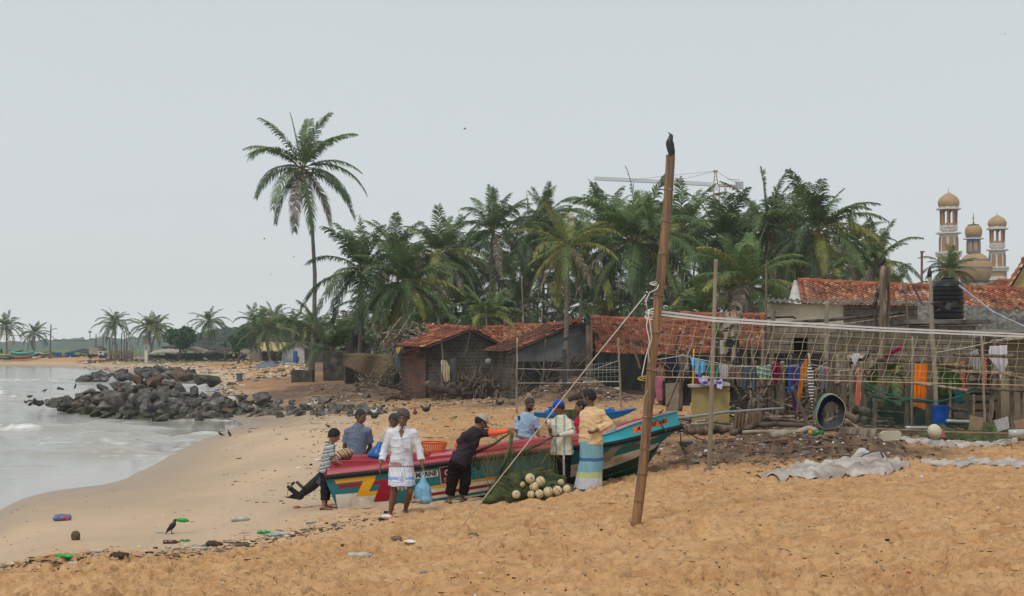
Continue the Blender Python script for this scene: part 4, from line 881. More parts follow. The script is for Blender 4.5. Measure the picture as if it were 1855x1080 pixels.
def stripes(name,axis,period,cols,rough=.85,var=.08,off=0.0):
 m=bpy.data.materials.new(name);m.use_nodes=True;N=m.node_tree.nodes;L=m.node_tree.links;b=N['Principled BSDF']
 t=N.new('ShaderNodeTexCoord');d=N.new('ShaderNodeVectorMath');d.operation='DOT_PRODUCT';L.new(t.outputs['Object'],d.inputs[0]);d.inputs[1].default_value=axis
 a=N.new('ShaderNodeMath');a.operation='MULTIPLY_ADD';L.new(d.outputs['Value'],a.inputs[0]);a.inputs[1].default_value=1/period;a.inputs[2].default_value=off
 f=N.new('ShaderNodeMath');f.operation='FRACT';L.new(a.outputs[0],f.inputs[0]);r=N.new('ShaderNodeValToRGB');r.color_ramp.interpolation='CONSTANT';L.new(f.outputs[0],r.inputs[0])
 for i,(p,c)in enumerate(cols):e=r.color_ramp.elements[i]if i<2 else r.color_ramp.elements.new(p);e.position=p;e.color=(*lin(c),1)
 n=N.new('ShaderNodeTexNoise');n.inputs['Scale'].default_value=9;L.new(t.outputs['Object'],n.inputs['Vector']);q=N.new('ShaderNodeMapRange');q.inputs['To Min'].default_value=1-var*2;q.inputs['To Max'].default_value=1+var*2;L.new(n.outputs['Fac'],q.inputs['Value'])
 v=N.new('ShaderNodeVectorMath');v.operation='SCALE';L.new(r.outputs[0],v.inputs[0]);L.new(q.outputs[0],v.inputs['Scale']);L.new(v.outputs[0],b.inputs['Base Color']);b.inputs['Roughness'].default_value=rough;b.inputs['Specular IOR Level'].default_value=.15
 nb=N.new('ShaderNodeTexNoise');nb.inputs['Scale'].default_value=14;nb.inputs['Detail'].default_value=4;L.new(t.outputs['Object'],nb.inputs['Vector']);bp=N.new('ShaderNodeBump');bp.inputs['Strength'].default_value=.5;bp.inputs['Distance'].default_value=.02;L.new(nb.outputs['Fac'],bp.inputs['Height']);L.new(bp.outputs[0],b.inputs['Normal']);return m
def cloth(name,col,**k):
 kw=dict(rough=.9,var=.12,scale=7,bump=1.0,bscale=9,spec=.12,stretch=(1,1,.6));kw.update(k);return mat(name,col,**kw)
V3=lambda p:np.array([p[0],p[1],p[2]],float)
def unit(a):a=np.array(a,float);return a/(np.linalg.norm(a)+1e-9)
def hand(b,wr,el,fwd,s,side,curl=.6,k=.008):
 """palm, four unequal bent fingers and a thumb on the side of the palm"""
 h=unit(wr-el);lat=unit(fwd-h*(fwd@h));pn=np.cross(h,lat)*side
 ax=[lat,pn,h];b.cap(el*.25+wr*.75,wr,.024*s,.023*s,.02);b.ell(wr+h*.045*s,(.041*s,.017*s,.052*s),ax,.015)
 for i,(o,l)in enumerate(((.031,.062),(.0105,.074),(-.0105,.069),(-.031,.052))):
  p0=wr+h*.082*s+lat*o*s;d1=unit(h+pn*curl*.5+lat*o*3);p1=p0+d1*l*.52*s;d2=unit(h*(1-curl*.5)+pn*curl*1.3);p2=p1+d2*l*.5*s
  b.cap(wr+h*.05*s+lat*o*s,p0,.0105*s,.010*s,.004);b.cap(p0,p1,.0098*s,.009*s,.002);b.cap(p1,p2,.009*s,.0075*s,.002)
 t0=wr+h*.02*s+lat*.032*s;t1=t0+unit(lat*.75+h*.75+pn*.25)*.038*s;b.cap(t0,t1,.013*s,.0105*s,.008);b.cap(t1,t1+unit(h+lat*.2+pn*.35)*.032*s,.010*s,.008*s,.002)
def make_person(label,d,J,face,body,s=1.0,skin=SKIN,hair=HAIRB,hairlen=0,cap=None,beard=None,shirt=None,pants=None,sarong=None,shoes=None,sleeves=None,curl=(.6,.6),fem=False,vox=.0085,extras=None,group='people around the boat',feet=True,toe=None,belly=0,collar=None):
 """J: joints as (px, py, depth offset); a = the side at the viewer's left, b = right; face = (yaw, pitch) deg; body = heading deg (0 away, 90 right, 180 to camera)"""
 j={k:V3(P(v[0],v[1],d+(v[2]if len(v)>2 else 0)))for k,v in J.items()}
 by=R(body);fw=np.array([math.sin(by),math.cos(by),0]);side={'a':-1,'b':1}
 N_,Pv=j['N'],j['P'];up=unit(N_-Pv);rt=unit(j['sb']-j['sa']);fw=unit(fw-up*(fw@up));rt=unit(rt-up*(rt@up)*.9);fw2=unit(np.cross(up,rt));fw2=fw2 if fw2@fw>0 else-fw2
 for q in 'ab':j['s'+q]=j['s'+q]*.91+N_*.09-up*.022
 A=[rt,fw2,up];gx,gy=((j['aa']+j['ab'])/2)[:2];gr=sz(gx,gy);root=empty('person',(gx,gy,gr),label,'person',group)
 for q in 'ab':
  if feet and not(toe and q in toe.get('lift','')):z=sz(j['a'+q][0],j['a'+q][1])+.075*s;j['a'+q][2]=z if abs(z-j['a'+q][2])<.35 else j['a'+q][2]
 T=np.linalg.norm(N_-Pv)
 C=Pv+up*T*.62;B=Pv+up*T*.28
 b=Body(vox)
 b.ell(C,(.145*s,.098*s,T*.36),A,.04);b.ell(B+fw2*belly*.5,(.125*s,.088*s+belly,T*.34),A,.05);b.ell(Pv,(.150*s,.10*s,.11*s),A,.05)
 for q in 'ab':
  sh,el,wr=j['s'+q],j['e'+q],j['w'+q]
  b.cap(C+up*T*.16,sh,.07*s,.047*s,.03);b.cap(N_-up*.02,sh,.05*s,.036*s,.05);b.cap(sh,el,.047*s,.036*s,.025);b.cap(el,wr,.037*s,.023*s,.012)
  hand(b,wr,el,fw2 if 'h'+q not in J else V3(J['h'+q]),s,-side[q]*(1 if fw2[1]>0 else-1),curl['ab'.index(q)])
  hp,kn,an=j['h_'+q],j['k'+q],j['a'+q]
  b.cap(hp,kn,.082*s,.052*s,.03);b.cap(kn,kn*.6+an*.4-fw*.012,.05*s,.053*s,.02);b.cap(kn*.6+an*.4-fw*.012,an,.052*s,.032*s,.02)
  td=unit((toe or{}).get(q,fw));b.cap(an-td*.045*s+np.array([0,0,-.045*s]),an+td*.11*s+np.array([0,0,-.05*s]),.033*s,.034*s,.03,flat=((0,0,1),1.25));b.cap(an+td*.10*s+np.array([0,0,-.05*s]),an+td*.17*s+np.array([0,0,-.055*s]),.034*s,.022*s,.02,flat=((0,0,1),1.35))
 hc=j['H'];fy,fp=R(face[0]),R(face[1]);hd=np.array([math.sin(fy)*math.cos(fp),math.cos(fy)*math.cos(fp),math.sin(fp)]);hs=unit(np.cross(hd,[0,0,1]));hu=np.cross(hs,hd);HA=[hs,hd,hu]
 h=s**.5*1.06;hc=hc-up*.008
 b.cap(N_-up*.03,hc-hu*.06*h-hd*.015,.056*s,.048*s,.03)
 b.ell(hc-hd*.008,(.073*h,.090*h,.098*h),HA,.02);b.ell(hc+hd*.030*h-hu*.055*h,(.053*h,.055*h,.058*h),HA,.025)
 b.cap(hc+hd*.078*h+hu*.004,hc+hd*.102*h-hu*.026*h,.009*h,.0155*h,.012)
 b.cap(hc+hd*.074*h+hs*.035+hu*.028,hc+hd*.074*h-hs*.035+hu*.028,.012*h,k=.012);b.cap(hc+hd*.078*h+hs*.018-hu*.058*h,hc+hd*.078*h-hs*.018-hu*.058*h,.0105*h,k=.008)
 for t in(-1,1):b.ell(hc+hs*t*.074*h-hd*.008-hu*.005,(.011*h,.021*h,.031*h),HA,.006);b.sub(hc+hd*.090*h+hs*t*.031*h+hu*.006,(.013,.012,.008),HA)
 if extras:extras(b,j,locals())
 b.build('body',skin,root)
 e=MB()
 for t in(-1,1):
  c=hc+hd*.0735*h+hs*t*.031*h+hu*.006;e.lathe(c,[(.0005,-.008),(.007,-.006),(.010,0),(.007,.006),(.0005,.008)],8);e.lathe(c+hd*.0085,[(.0005,-.005),(.0048,0),(.0005,.005)],6,1)
  e.tube([c+hd*.012+hu*.022-hs*.016,c+hd*.017+hu*.026,c+hd*.012+hu*.022+hs*.016],.0035,5,1)
 e.build('eyes',[EYEM,PUP],root)
 if hair is not None:
  g=Body(.007);hl=(.0015 if not cap else-.004)+hairlen*(1 if not cap else .5);g.ell(hc-hd*.016+hu*.014,(.077*h+hl,.093*h+hl*.8,.097*h+hl),HA,0)
  if fem:g.ell(hc-hd*.10*h-hu*.03,(.045,.04,.045),HA,.02)
  g.plane(hc+hd*.0217*h,unit(hd*.76-hu*.65))if False else g.plane(hc+unit(hd*.76-hu*.65)*.024*h,unit(hd*.76-hu*.65));g.plane(hc-hu*(.026 if not fem else .045),-unit(hu-hd*(.5 if not fem else 1.0)))
  if cap:g.plane(hc+hu*.03,hu)
  rc=random.Random(int(d*10));cr0=.0135+hairlen*.45
  for _ in range(0 if cap else 150):
   v=unit([rc.gauss(0,1),rc.gauss(0,1),rc.gauss(0,1)]);y_,z_=v[1]*.090,v[2]*.098
   if .76*y_-.65*z_>.020+rc.uniform(-.004,.004)or z_-.5*y_<-.020+rc.uniform(-.006,.006)-(.02 if fem else 0):continue
   g.ell(hc-hd*.010+hs*v[0]*.073*h+hd*y_*h+hu*(z_*h+.006),(cr0,cr0,cr0),None,.006)
  g.build('hair',hair,root,noise=.003+hairlen*.22,nscale=140,seed=d)
 if beard:
  g=Body(.006);g.ell(hc+hd*.030*h-hu*.058*h,(.060*h,.062*h,.062*h),HA,.01);g.plane(hc-hu*.038,unit(hu-hd*.25));g.sub(hc+hd*.10*h-hu*.045,(.026,.03,.014),HA);g.build('beard',beard,root,noise=.002,nscale=120)
 if cap:
  cm,vis=cap;g=Body(.006);g.ell(hc-hd*.004+hu*.022,(.086*h,.102*h,.100*h),HA,0);g.plane(hc+hu*.028,-unit(hu+hd*.12));vy=R(vis);vd=unit(np.array([math.sin(vy),math.cos(vy),-.25]))
  vd=unit(vd-hu*(vd@hu)*.8);o=g.build('cap',cm,root);v=Body(.005);vs_=unit(np.cross(vd,hu));v.ell(hc+vd*.105*h+hu*.030,(.068,.078,.009),[vs_,vd,hu],.01);v.sub(hc-hd*.004+hu*.02,(.08*h,.095*h,.1*h),HA);v.build('visor',cm,o)
 if shirt:
  m,hem,sl,loose=shirt['m'],shirt.get('hem',.05),shirt.get('sleeve',.5),shirt.get('loose',.018);g=Body(.0085)
  g.ell(C,(.148*s,.100*s,T*.37),A,.05,loose);g.ell(B+fw2*belly*.5,(.128*s,.092*s+belly,T*.36),A,.06,loose*1.25);g.ell(Pv,(.152*s,.103*s,.12*s),A,.05,loose*1.1)
  hz_=Pv-up*hem;g.cap(Pv+up*.1+fw2*belly*.4,hz_,.150*s,.158*s,.05,flat=(fw2,1.38),cut=True,off=loose)
  g.cap(N_-up*.065,N_+up*.012-fw2*.01,.088*s,.062*s,.04,cut=True)
  for q in 'ab':
   sh,el,wr=j['s'+q],j['e'+q],j['w'+q];g.cap(C+up*T*.16,sh,.072*s,.046*s,.04,off=loose*.5);g.cap(N_-up*.03,sh,.052*s,.034*s,.06,off=loose*.5)
   S_=sleeves[q]if sleeves else sl
   if S_<=1:g.cap(sh,sh+(el-sh)*S_,.046*s,.054*s,.03,cut=True,off=loose*.8)
   else:g.cap(sh,el,.046*s,.043*s,.03,off=loose*.7);g.cap(el,el+(wr-el)*(S_-1),.046*s,.040*s,.015,cut=True,off=loose*.6)
  g.plane(hz_,-up)
  if shirt.get('open'):[g.sub(N_-up*(.005+.022*i)+fw2*.105*s,(.066-.0105*i,.08,.034),A)for i in range(6)]
  g.sub(N_+up*.03,(.055*s,.055*s,.045),A)
  sh_o=g.build('shirt',m,root,noise=shirt.get('wr',.0045),nscale=26,seed=d*3,folds=.010)
  if collar is not None:
   g=MB();
   for t in(-1,1):
    c0=N_+up*.028+rt*t*.062-fw2*.02;c1=N_+fw2*.075-up*.005+rt*t*.02;c2=N_+fw2*.088-up*.060+rt*t*.055;c3=N_-up*.012+rt*t*.092
    g.prism([c0,c1,c2,c3],up*.007+fw2*.004)
   g.tube([N_+up*.028+rt*.062-fw2*.02,N_+up*.034-fw2*.075,N_+up*.028-rt*.062-fw2*.02],.013,6);g.build('collar',collar,sh_o)
 if pants:
  m,ln,lo=pants['m'],pants.get('len',1.9),pants.get('loose',.02);g=Body(.0085);g.ell(Pv,(.155*s,.106*s,.12*s),A,.04,lo*.6);g.ell(Pv-up*.06,(.155*s,.112*s,.10*s),A,.04,lo*.6)
  for q in 'ab':
   hp,kn,an=j['h_'+q],j['k'+q],j['a'+q];g.cap(hp,kn,.085*s,.060*s,.03,off=lo)
   if ln>1:g.cap(kn,kn+(an-kn)*(ln-1),.060*s,.050*s,.02,cut=True,off=lo)
  g.plane(Pv+up*.10,up);g.build('trousers',m,root,noise=.005,nscale=22,seed=d,folds=.010)
 if sarong:sarong(root,j,A,s)
 if shoes:
  for q in 'ab':
   td=unit((toe or{}).get(q,fw));an=j['a'+q];ls=unit(np.cross(td,[0,0,1]));g=MB();prof=[(-.085,.034),(-.05,.041),(.03,.038),(.10,.048),(.15,.042),(.185,.02)]
   pts=[an+td*y*s+ls*w*s+np.array([0,0,-.088*s])for y,w in prof]+[an+td*y*s-ls*w*s+np.array([0,0,-.088*s])for y,w in prof[::-1]]
   g.prism(pts,(0,0,.016));g.tube([an+td*.04+ls*.042+np.array([0,0,-.07]),an+td*.075+np.array([0,0,-.020])*s,an+td*.13+np.array([0,0,-.055])],.006,5);g.tube([an+td*.04-ls*.042+np.array([0,0,-.07]),an+td*.075+np.array([0,0,-.020])*s],.006,5);g.build('sandal',shoes,root)
 return root,j
def skirt(m_bands,rings,folds=7,amp=.05,name='sarong',phase=0.0,n=72,thick=.008):
 """rings: (center xyz, rx, ry, v); bands: (v_end, material index)"""
 def f(root,j,A,s):
  mats,bands=m_bands;RG=rings(j)if callable(rings)else rings;K=46;rows=[];vsn=[]
  for i in range(K+1):
   v=i/K;vs_=[r[3]for r in RG];c=np.array([np.interp(v,vs_,[r[0][q]for r in RG])for q in range(3)]);rx=np.interp(v,vs_,[r[1]for r in RG]);ry=np.interp(v,vs_,[r[2]for r in RG]);row=[]
   for k in range(n):
    t=2*math.pi*k/n;w=1+amp*(.25+v)*(math.sin(folds*t+phase+1.3*math.sin(2.2*v+t))*.6+math.sin((folds*2+1)*t+phase*2+2*v)*.4);row.append(Vector((c[0]+rx*w*math.cos(t),c[1]+ry*w*math.sin(t),c[2]+.006*math.sin(5*t+v*9)*v)))
   rows.append(row)
  mb=MB();o0=len(mb.f);nv=n;vs2=[p for row in rows for p in row];fs=[];ms=[]
  for i in range(K):
   v=(i+.5)/K;mi=next((b for e,b in bands if v<=e),bands[-1][1])
   for k in range(nv):fs.append((i*nv+k,i*nv+(k+1)%nv,(i+1)*nv+(k+1)%nv,(i+1)*nv+k));ms.append(mi)
  mb.add(vs2,fs,ms);mb.add([sum(rows[0],Vector())/n]+rows[0],[(0,1+k,1+(k+1)%n)for k in range(n)],bands[0][1]);o=mb.build(name,mats,root,True);sm=o.modifiers.new('t','SOLIDIFY');sm.thickness=thick
 return f
TODOSAFE=True
WHT=cloth('white cotton shirt',(.62,.64,.70));PLAID=stripes('white plaid sarong',(1,.5,0),.034,[(0,'#d3d6dc'),(.62,'#9fb2cf'),(.74,'#d9dbdf'),(.9,'#b5a3a6')]);PLB=cloth('blue plaid stripe',(.22,.34,.58));PLR=cloth('faded maroon fold',(.32,.20,.19));RUB=mat('black rubber',(.02,.02,.02),.7,.2)
def sk4(j):c=(j['h_a']+j['h_b'])/2;t=j['P']+np.array([0,0,.12]);return[(t,.165,.12,0),(j['P']+[0,0,-.04],.185,.15,.25),(c+[0,-.04,-.09],.188,.17,.7),(c+[.005,-.05,-.165],.190,.18,1)]
r4,j4=make_person('man walking toward the camera in a white shirt and short sarong, carrying a blue bag',21.5,dict(H=(730,755,-.05),N=(729,776,0),P=(727,850,0),sa=(706,783,.02),sb=(751,783,0),ea=(697,814,.03),eb=(759,814,0),wa=(690,841,-.05),wb=(765,840,-.07),h_a=(717,859),h_b=(738,859,-.02),ka=(714,893,-.02),kb=(742,890,-.13),aa=(707,931,.05),ab=(735,921,.16)),(187,-17),183,hair=HAIRG,hairlen=.020,shirt=dict(m=WHT,hem=-.055,sleeve=1.75,loose=.022,open=1.1,wr=.006),collar=WHT,sarong=skirt(([PLAID,PLB,PLR],[(.14,2),(.5,0),(.66,1),(.76,0),(.79,1),(.9,0),(.92,1),(1,0)]),sk4,5,.05),shoes=RUB,curl=(.5,1.1),toe={'a':(-.15,-1,0),'b':(.35,-1,-.25),'lift':'b'})
g=MB();c=j4['P']+np.array([.03,-.155,.02])
for k in range(5):a=-.5+.25*k;g.tube([c+[0,-.01,.02],c+[.03*a,-.035,-.09],c+[.10*a-.01,-.04,-.24-.02*(k%2)],c+[.13*a,-.02,-.33+.03*abs(a)]],[.012,.026,.036,.008],7,k%2)
g.build('knotted_cloth',[PLAID,PLB],r4,True)
nn=unit(j4['N']-j4['P']);g=MB();a_,b_=j4['N']+[0,-.165,-.13],j4['P']+[0,-.185,.10];g.tube([a_,(a_+b_)/2+[.0,-.02,0],b_],.012,5,flat=.4);g.build('button_placket',WHT,r4);g=MB();q_=(j4['N']*.62+j4['P']*.38)+[.085,-.155,0];g.box(q_,(.10,.02,.11),Euler((0,0,R(14))));g.build('breast_pocket',WHT,r4)
TEE=cloth('charcoal violet sports shirt',(.038,.030,.042));ORG=cloth('neon orange sleeve',(.85,.13,.055),bump=.4);BLK=cloth('black cotton',(.012,.008,.009));CAPB=cloth('beige cap',(.38,.34,.30),bump=.2)
r5,j5=make_person('man seen from behind in dark shirt with neon orange sleeves, leaning over the boat',22.5,dict(H=(873,763,.08),N=(863,778,.04),P=(833,838,0),sa=(842,788,-.12),sb=(873,783,.10),ea=(829,806,.02),eb=(898,784,.02),wa=(850,829,.12),wb=(921,780,.0),h_a=(825,842),h_b=(841,842,.04),ka=(819,874,0),kb=(843,872,.05),aa=(814,907),ab=(838,902,.12)),(75,-28),40,hair=HAIRB,hairlen=.022,cap=(CAPB,75),shirt=dict(m=TEE,hem=.03,loose=.016),sleeves={'a':.75,'b':.55},pants=dict(m=BLK,len=1.78,loose=.026),curl=(.6,1.2),toe={'a':(-.2,.6,0),'b':(.3,1,0)})
g=Body(.0085);sh,el,wr=j5['sb'],j5['eb'],j5['wb'];g.cap(sh+(el-sh)*.45,el,.054,.048,.01,cuta=True);g.cap(el,wr,.046,.033,.015,cut=True);g.build('arm_sleeve',ORG,r5,noise=.002,nscale=40)
g=Body(.0085);sh,el,wr=j5['sa'],j5['ea'],j5['wa'];g.cap(sh+(el-sh)*.6,el,.053,.048,.01,cuta=True);g.cap(el,el+(wr-el)*.85,.046,.034,.015,cut=True);g.build('arm_sleeve',ORG,r5)
BOYS=stripes('grey white green striped jersey',(-.25,0,.97),.118,[(0,'#8d9296'),(.34,'#d3d7d8'),(.46,'#4b5a55'),(.58,'#8d9296'),(.78,'#cdd0d0'),(.88,'#55605c')]);NAVY=cloth('dark navy cotton',(.014,.015,.022))
r1,j1=make_person('boy in a striped grey polo shirt behind the raised outboard motor',23.4,dict(H=(606,788,0),N=(598,806,0),P=(591,853,0),sa=(598,813,.13),sb=(600,813,-.13),ea=(601,836,.17),eb=(606,835,-.16),wa=(622,842,.12),wb=(627,845,-.08),h_a=(591,858,.07),h_b=(591,858,-.07),ka=(592,890,.07),kb=(588,889,-.07),aa=(590,917,.08),ab=(587,917,-.08)),(80,-25),80,s=.84,hairlen=.008,shirt=dict(m=BOYS,hem=.03,sleeve=.62,loose=.016),collar=cloth('dark green collar',(.03,.10,.06)),pants=dict(m=NAVY,len=1.62,loose=.018),shoes=RUB,skin=SKIN2)
BGS=cloth('slate blue shirt',(.135,.165,.225));GRT=cloth('grey trousers',(.12,.12,.13))
r2,j2=make_person('man in a slate blue shirt behind the stern, hands behind his back',25.3,dict(H=(654,753,-.02),N=(649,771,0),P=(645,842,0),sa=(630,781,.02),sb=(668,781,-.02),ea=(624,809,.08),eb=(671,809,.08),wa=(634,830,.19),wb=(658,832,.19),h_a=(637,850),h_b=(654,850),ka=(636,886),kb=(655,886),aa=(635,912),ab=(655,912)),(120,-8),158,s=1.04,hairlen=.001,hair=mat('cropped black hair',(.03,.028,.027),.8,.4,60),shirt=dict(m=BGS,hem=.07,sleeve=.72,loose=.026),collar=BGS,pants=dict(m=GRT),belly=.02)
CRM=cloth('cream shirt',(.50,.45,.36));CAPD=cloth('dark grey cap',(.045,.047,.055),bump=.2)
make_person('man in a dark cap and cream shirt half hidden behind the walking man',26.0,dict(H=(714,760,0),N=(708,777,0),P=(702,842,0),sa=(694,788,.05),sb=(720,789,-.05),ea=(690,814,0),eb=(722,815,-.1),wa=(694,838,-.05),wb=(718,838,-.2),h_a=(694,850),h_b=(710,850),ka=(694,880),kb=(711,880),aa=(694,904),ab=(711,904)),(115,-15),130,s=.98,cap=(CAPD,115),shirt=dict(m=CRM,hem=.05,sleeve=1.6),pants=dict(m=GRT))
LB=cloth('light blue polo',(.30,.43,.56));KH=cloth('khaki shorts',(.17,.145,.105))
r6,j6=make_person('bearded man in a light blue printed polo standing behind the boat, holding net',25.4,dict(H=(960,731,-.03),N=(954,750,0),P=(949,808,0),sa=(938,760,.03),sb=(970,760,.0),ea=(938,790,-.05),eb=(974,786,-.02),wa=(963,798,-.25),wb=(982,796,-.27),h_a=(941,815),h_b=(958,815),ka=(941,852),kb=(959,852),aa=(941,884),ab=(959,884)),(150,-28),165,hairlen=-.004,hair=mat('cropped hair',(.05,.043,.04),.8,.3,60),beard=HAIRB,shirt=dict(m=LB,hem=.02,sleeve=.62,loose=.018),collar=LB,pants=dict(m=KH,len=1.05),curl=(.9,.8))
g=MB()
PK=mat('pink print',(.62,.12,.25),.8);BK2=mat('dark patch print',(.06,.055,.05),.8)
for px,py,w,hh in((965,763,5,1.2),(966.5,765.5,3.5,1),(960,773,2.2,6),(964.5,775,2.2,3)):c=P(px,py,25.4-.155);g.box(c,(w*.0096,.03,hh*.0096))
g.build('shirt_print',PK,r6)
g=MB();g.box(P(940,757,25.33),(.045,.02,.075),Euler((0,R(-12),R(-20))));g.build('sleeve_patch',BK2,r6)
STR=stripes('cream and pale blue striped jersey',(1,0,0),.13,[(0,'#cfc7b0'),(.55,'#86a7ae'),(.8,'#cfc7b0')],off=.38);CBL=cloth('bright blue cap',(.012,.06,.42),bump=.15);WSL=cloth('off white arm sleeve',(.58,.55,.48),bump=.3)
r7,j7=make_person('man in a bright blue cap and cream striped jersey beside the floats',22.72,dict(H=(1012,738,.0),N=(1017,755,0),P=(1018,818,0),sa=(1003,766,.05),sb=(1031,766,-.03),ea=(999,786,.05),eb=(1036,784,-.14),wa=(994,770,-.14),wb=(1011,789,-.24),h_a=(1011,826),h_b=(1024,826),ka=(1010,856),kb=(1024,856),aa=(1010,884),ab=(1025,884)),(-50,-10),-35,cap=(CBL,-80),shirt=dict(m=STR,hem=.05,sleeve=.8,loose=.024),pants=dict(m=BLK,loose=.018),curl=(1.2,1.0))
g=Body(.0085);sh,el,wr=j7['sb'],j7['eb'],j7['wb'];g.cap(sh+(el-sh)*.7,el,.050,.047,.01,cuta=True);g.cap(el,el+(wr-el)*.95,.045,.033,.015,cut=True);g.build('arm_sleeve',WSL,r7)
g=Body(.007);hd_=unit(j7['wa']-j7['ea']);g.ell(j7['wa']+hd_*.06,(.055,.045,.06),None,0);g.cap(j7['wa']-hd_*.03,j7['wa']+hd_*.03,.036,.04,.02);g.build('glove',WSL,r7,noise=.003,nscale=80)
g=MB()
for o_ in(-.012,0,.012):g.tube([P(1021+o_*110,824,22.58),P(1021.5+o_*110,850,22.60),P(1022.5+o_*110,876,22.64)],.0035,5)
g.build('trouser_stripes',mat('white piping',(.7,.7,.7),.8),r7)
REDC=cloth('crimson blouse',(.46,.02,.045));DSK=cloth('dark skirt',(.08,.04,.05))
make_person('woman in a crimson blouse with tied hair looking left behind the man in yellow',25.45,dict(H=(1051,736,0),N=(1056,753,0),P=(1058,812,0),sa=(1045,763,.03),sb=(1070,763,0),ea=(1043,786,-.03),eb=(1074,788,0),wa=(1030,794,-.22),wb=(1070,804,-.1),h_a=(1050,820),h_b=(1064,820),ka=(1050,852),kb=(1064,852),aa=(1050,884),ab=(1064,884)),(-95,-8),-130,s=.93,fem=True,skin=SKIN2,shirt=dict(m=REDC,hem=.06,sleeve=.35,loose=.014),pants=dict(m=DSK,loose=.05))
YEL=cloth('pale yellow shirt',(.66,.46,.26));SB=[cloth('sarong pale green',(.38,.42,.22)),cloth('sarong sky blue',(.19,.37,.44)),cloth('sarong deep blue',(.07,.14,.29)),cloth('sarong lime yellow',(.43,.46,.20)),cloth('sarong white',(.50,.50,.56))]
def sk9(j):
 return[(j['P']+[.0,0,.10],.15,.10,0),(j['P']+[.01,0,-.03],.175,.145,.14),(V3(P(1071,835,22.6)),.178,.15,.5),(V3(P(1067,862,22.58)),.195,.16,.8),(V3(P(1064.5,887,22.56)),.212,.17,1)]
make_person('man in a pale yellow shirt and long banded sarong, hand on hip',22.6,dict(H=(1067,719,-.02),N=(1071,741,0),P=(1070,797,0),sa=(1057,752,.08),sb=(1089,748,-.05),ea=(1056,778,.14),eb=(1103,768,-.06),wa=(1061,792,.26),wb=(1080,780,-.17),h_a=(1063,803),h_b=(1078,803),ka=(1062,842),kb=(1077,842),aa=(1058,880),ab=(1076,880,-.05)),(-62,-12),-30,s=1.03,hairlen=.004,beard=HAIRG,shirt=dict(m=YEL,hem=.07,sleeve=1.85,loose=.03,wr=.008),collar=YEL,sarong=skirt((SB,[(.14,0),(.44,1),(.50,2),(.71,1),(.83,3),(.985,4),(1,2)]),sk9,4,.05,phase=1),curl=(.6,1.3),toe={'a':(-.6,-.5,0),'b':(.7,-.6,0)})
PNK=[cloth('dusty pink wrap',(.36,.115,.17),bump=1)]
def sk10(j):return[(j['P']+[0,0,.20],.15,.12,0),(j['P'],.17,.15,.35),(V3(P(1196,708,48)),.155,.14,.75),(V3(P(1197,726,48)),.12,.12,1)]
make_person('bare backed woman wrapped in a dusty pink cloth standing by the washing line',48,dict(H=(1197,657,0),N=(1196.5,665,0),P=(1195.5,692,0),sa=(1189,669,.02),sb=(1202.5,670,0),ea=(1184,680,-.1),eb=(1204,684,0),wa=(1186,672,-.25),wb=(1201,694,-.1),h_a=(1192,694),h_b=(1199,694),ka=(1193,714),kb=(1199,714),aa=(1194,735),ab=(1199,735)),(-60,-10),-30,s=.95,fem=True,sarong=skirt((PNK,[(1,0)]),sk10,6,.05),vox=.012,group='people by the huts')
make_person('bare chested man standing behind the bamboo pole facing the woman in pink',48.6,dict(H=(1185,659,0),N=(1184,667,0),P=(1182,695,0),sa=(1178,671,.1),sb=(1188,671,-.1),ea=(1180,684,.1),eb=(1190,684,-.15),wa=(1190,684,.1),wb=(1194,682,-.15),h_a=(1180,698),h_b=(1184,698),ka=(1180,718),kb=(1184,718),aa=(1180,736),ab=(1184,736)),(80,-10),70,s=.95,pants=dict(m=GRT,len=1.2),vox=.012,group='people by the huts')
def far_person(px,py_top,py_bot,d,label,m,crouch=False):
 d=d+28*max(0,min(1,(230-px)/80))
 h_=(py_bot-py_top);u=h_/178.0;q=lambda x,y,o=0:(px+x*u,py_bot-y*u,o)
 if not crouch:J=dict(H=q(0,165),N=q(0,148),P=q(0,95),sa=q(-19,140),sb=q(19,140),ea=q(-25,112),eb=q(25,112),wa=q(-22,88,-.1),wb=q(24,86,-.1),h_a=q(-9,90),h_b=q(9,90),ka=q(-10,50),kb=q(10,50),aa=q(-10,8),ab=q(10,8))
 else:u=h_/95.0;q=lambda x,y,o=0:(px+x*u,py_bot-y*u,o);J=dict(H=q(18,82),N=q(10,68),P=q(-14,28),sa=q(2,60,.15),sb=q(8,60,-.15),ea=q(18,42,.15),eb=q(22,42,-.15),wa=q(36,30,.1),wb=q(38,30,-.1),h_a=q(-12,26,.1),h_b=q(-12,26,-.1),ka=q(20,46,.15),kb=q(22,46,-.15),aa=q(2,8,.15),ab=q(4,8,-.15))
 make_person(label,d,J,(90 if crouch else 160,-15),90 if crouch else 160,shirt=dict(m=m,sleeve=.7),pants=dict(m=BLK),vox=.022,group='people on the far shore',feet=False)
far_person(340.5,667,675,140,'dark figure crouching on the far rocks',BLK,True)
far_person(170,633,649,245,'figure in a dark red shirt standing by the far white truck',cloth('dark red cloth',(.2,.04,.04)))
far_person(2.5,631,645,245,'dark figure at the far left edge beside the beached boats',BLK)
far_person(423.5,640,651,232,'far figure in yellow beside the dark shed',cloth('yellow cloth',(.5,.3,.03)))
far_person(436.5,640,651,232,'far figure in violet beside the dark shed',cloth('violet cloth',(.2,.16,.5)))
far_person(445,645,652,231,'far figure in red crouching beside the dark shed',REDC,True)
far_person(539,647,657,190,'figure in dark red crouching by the blue barrel at the white cottage',cloth('wine cloth',(.22,.03,.08)),True)
far_person(66,636,646,246,'far figure in a white shirt among the beached boats',WHT)
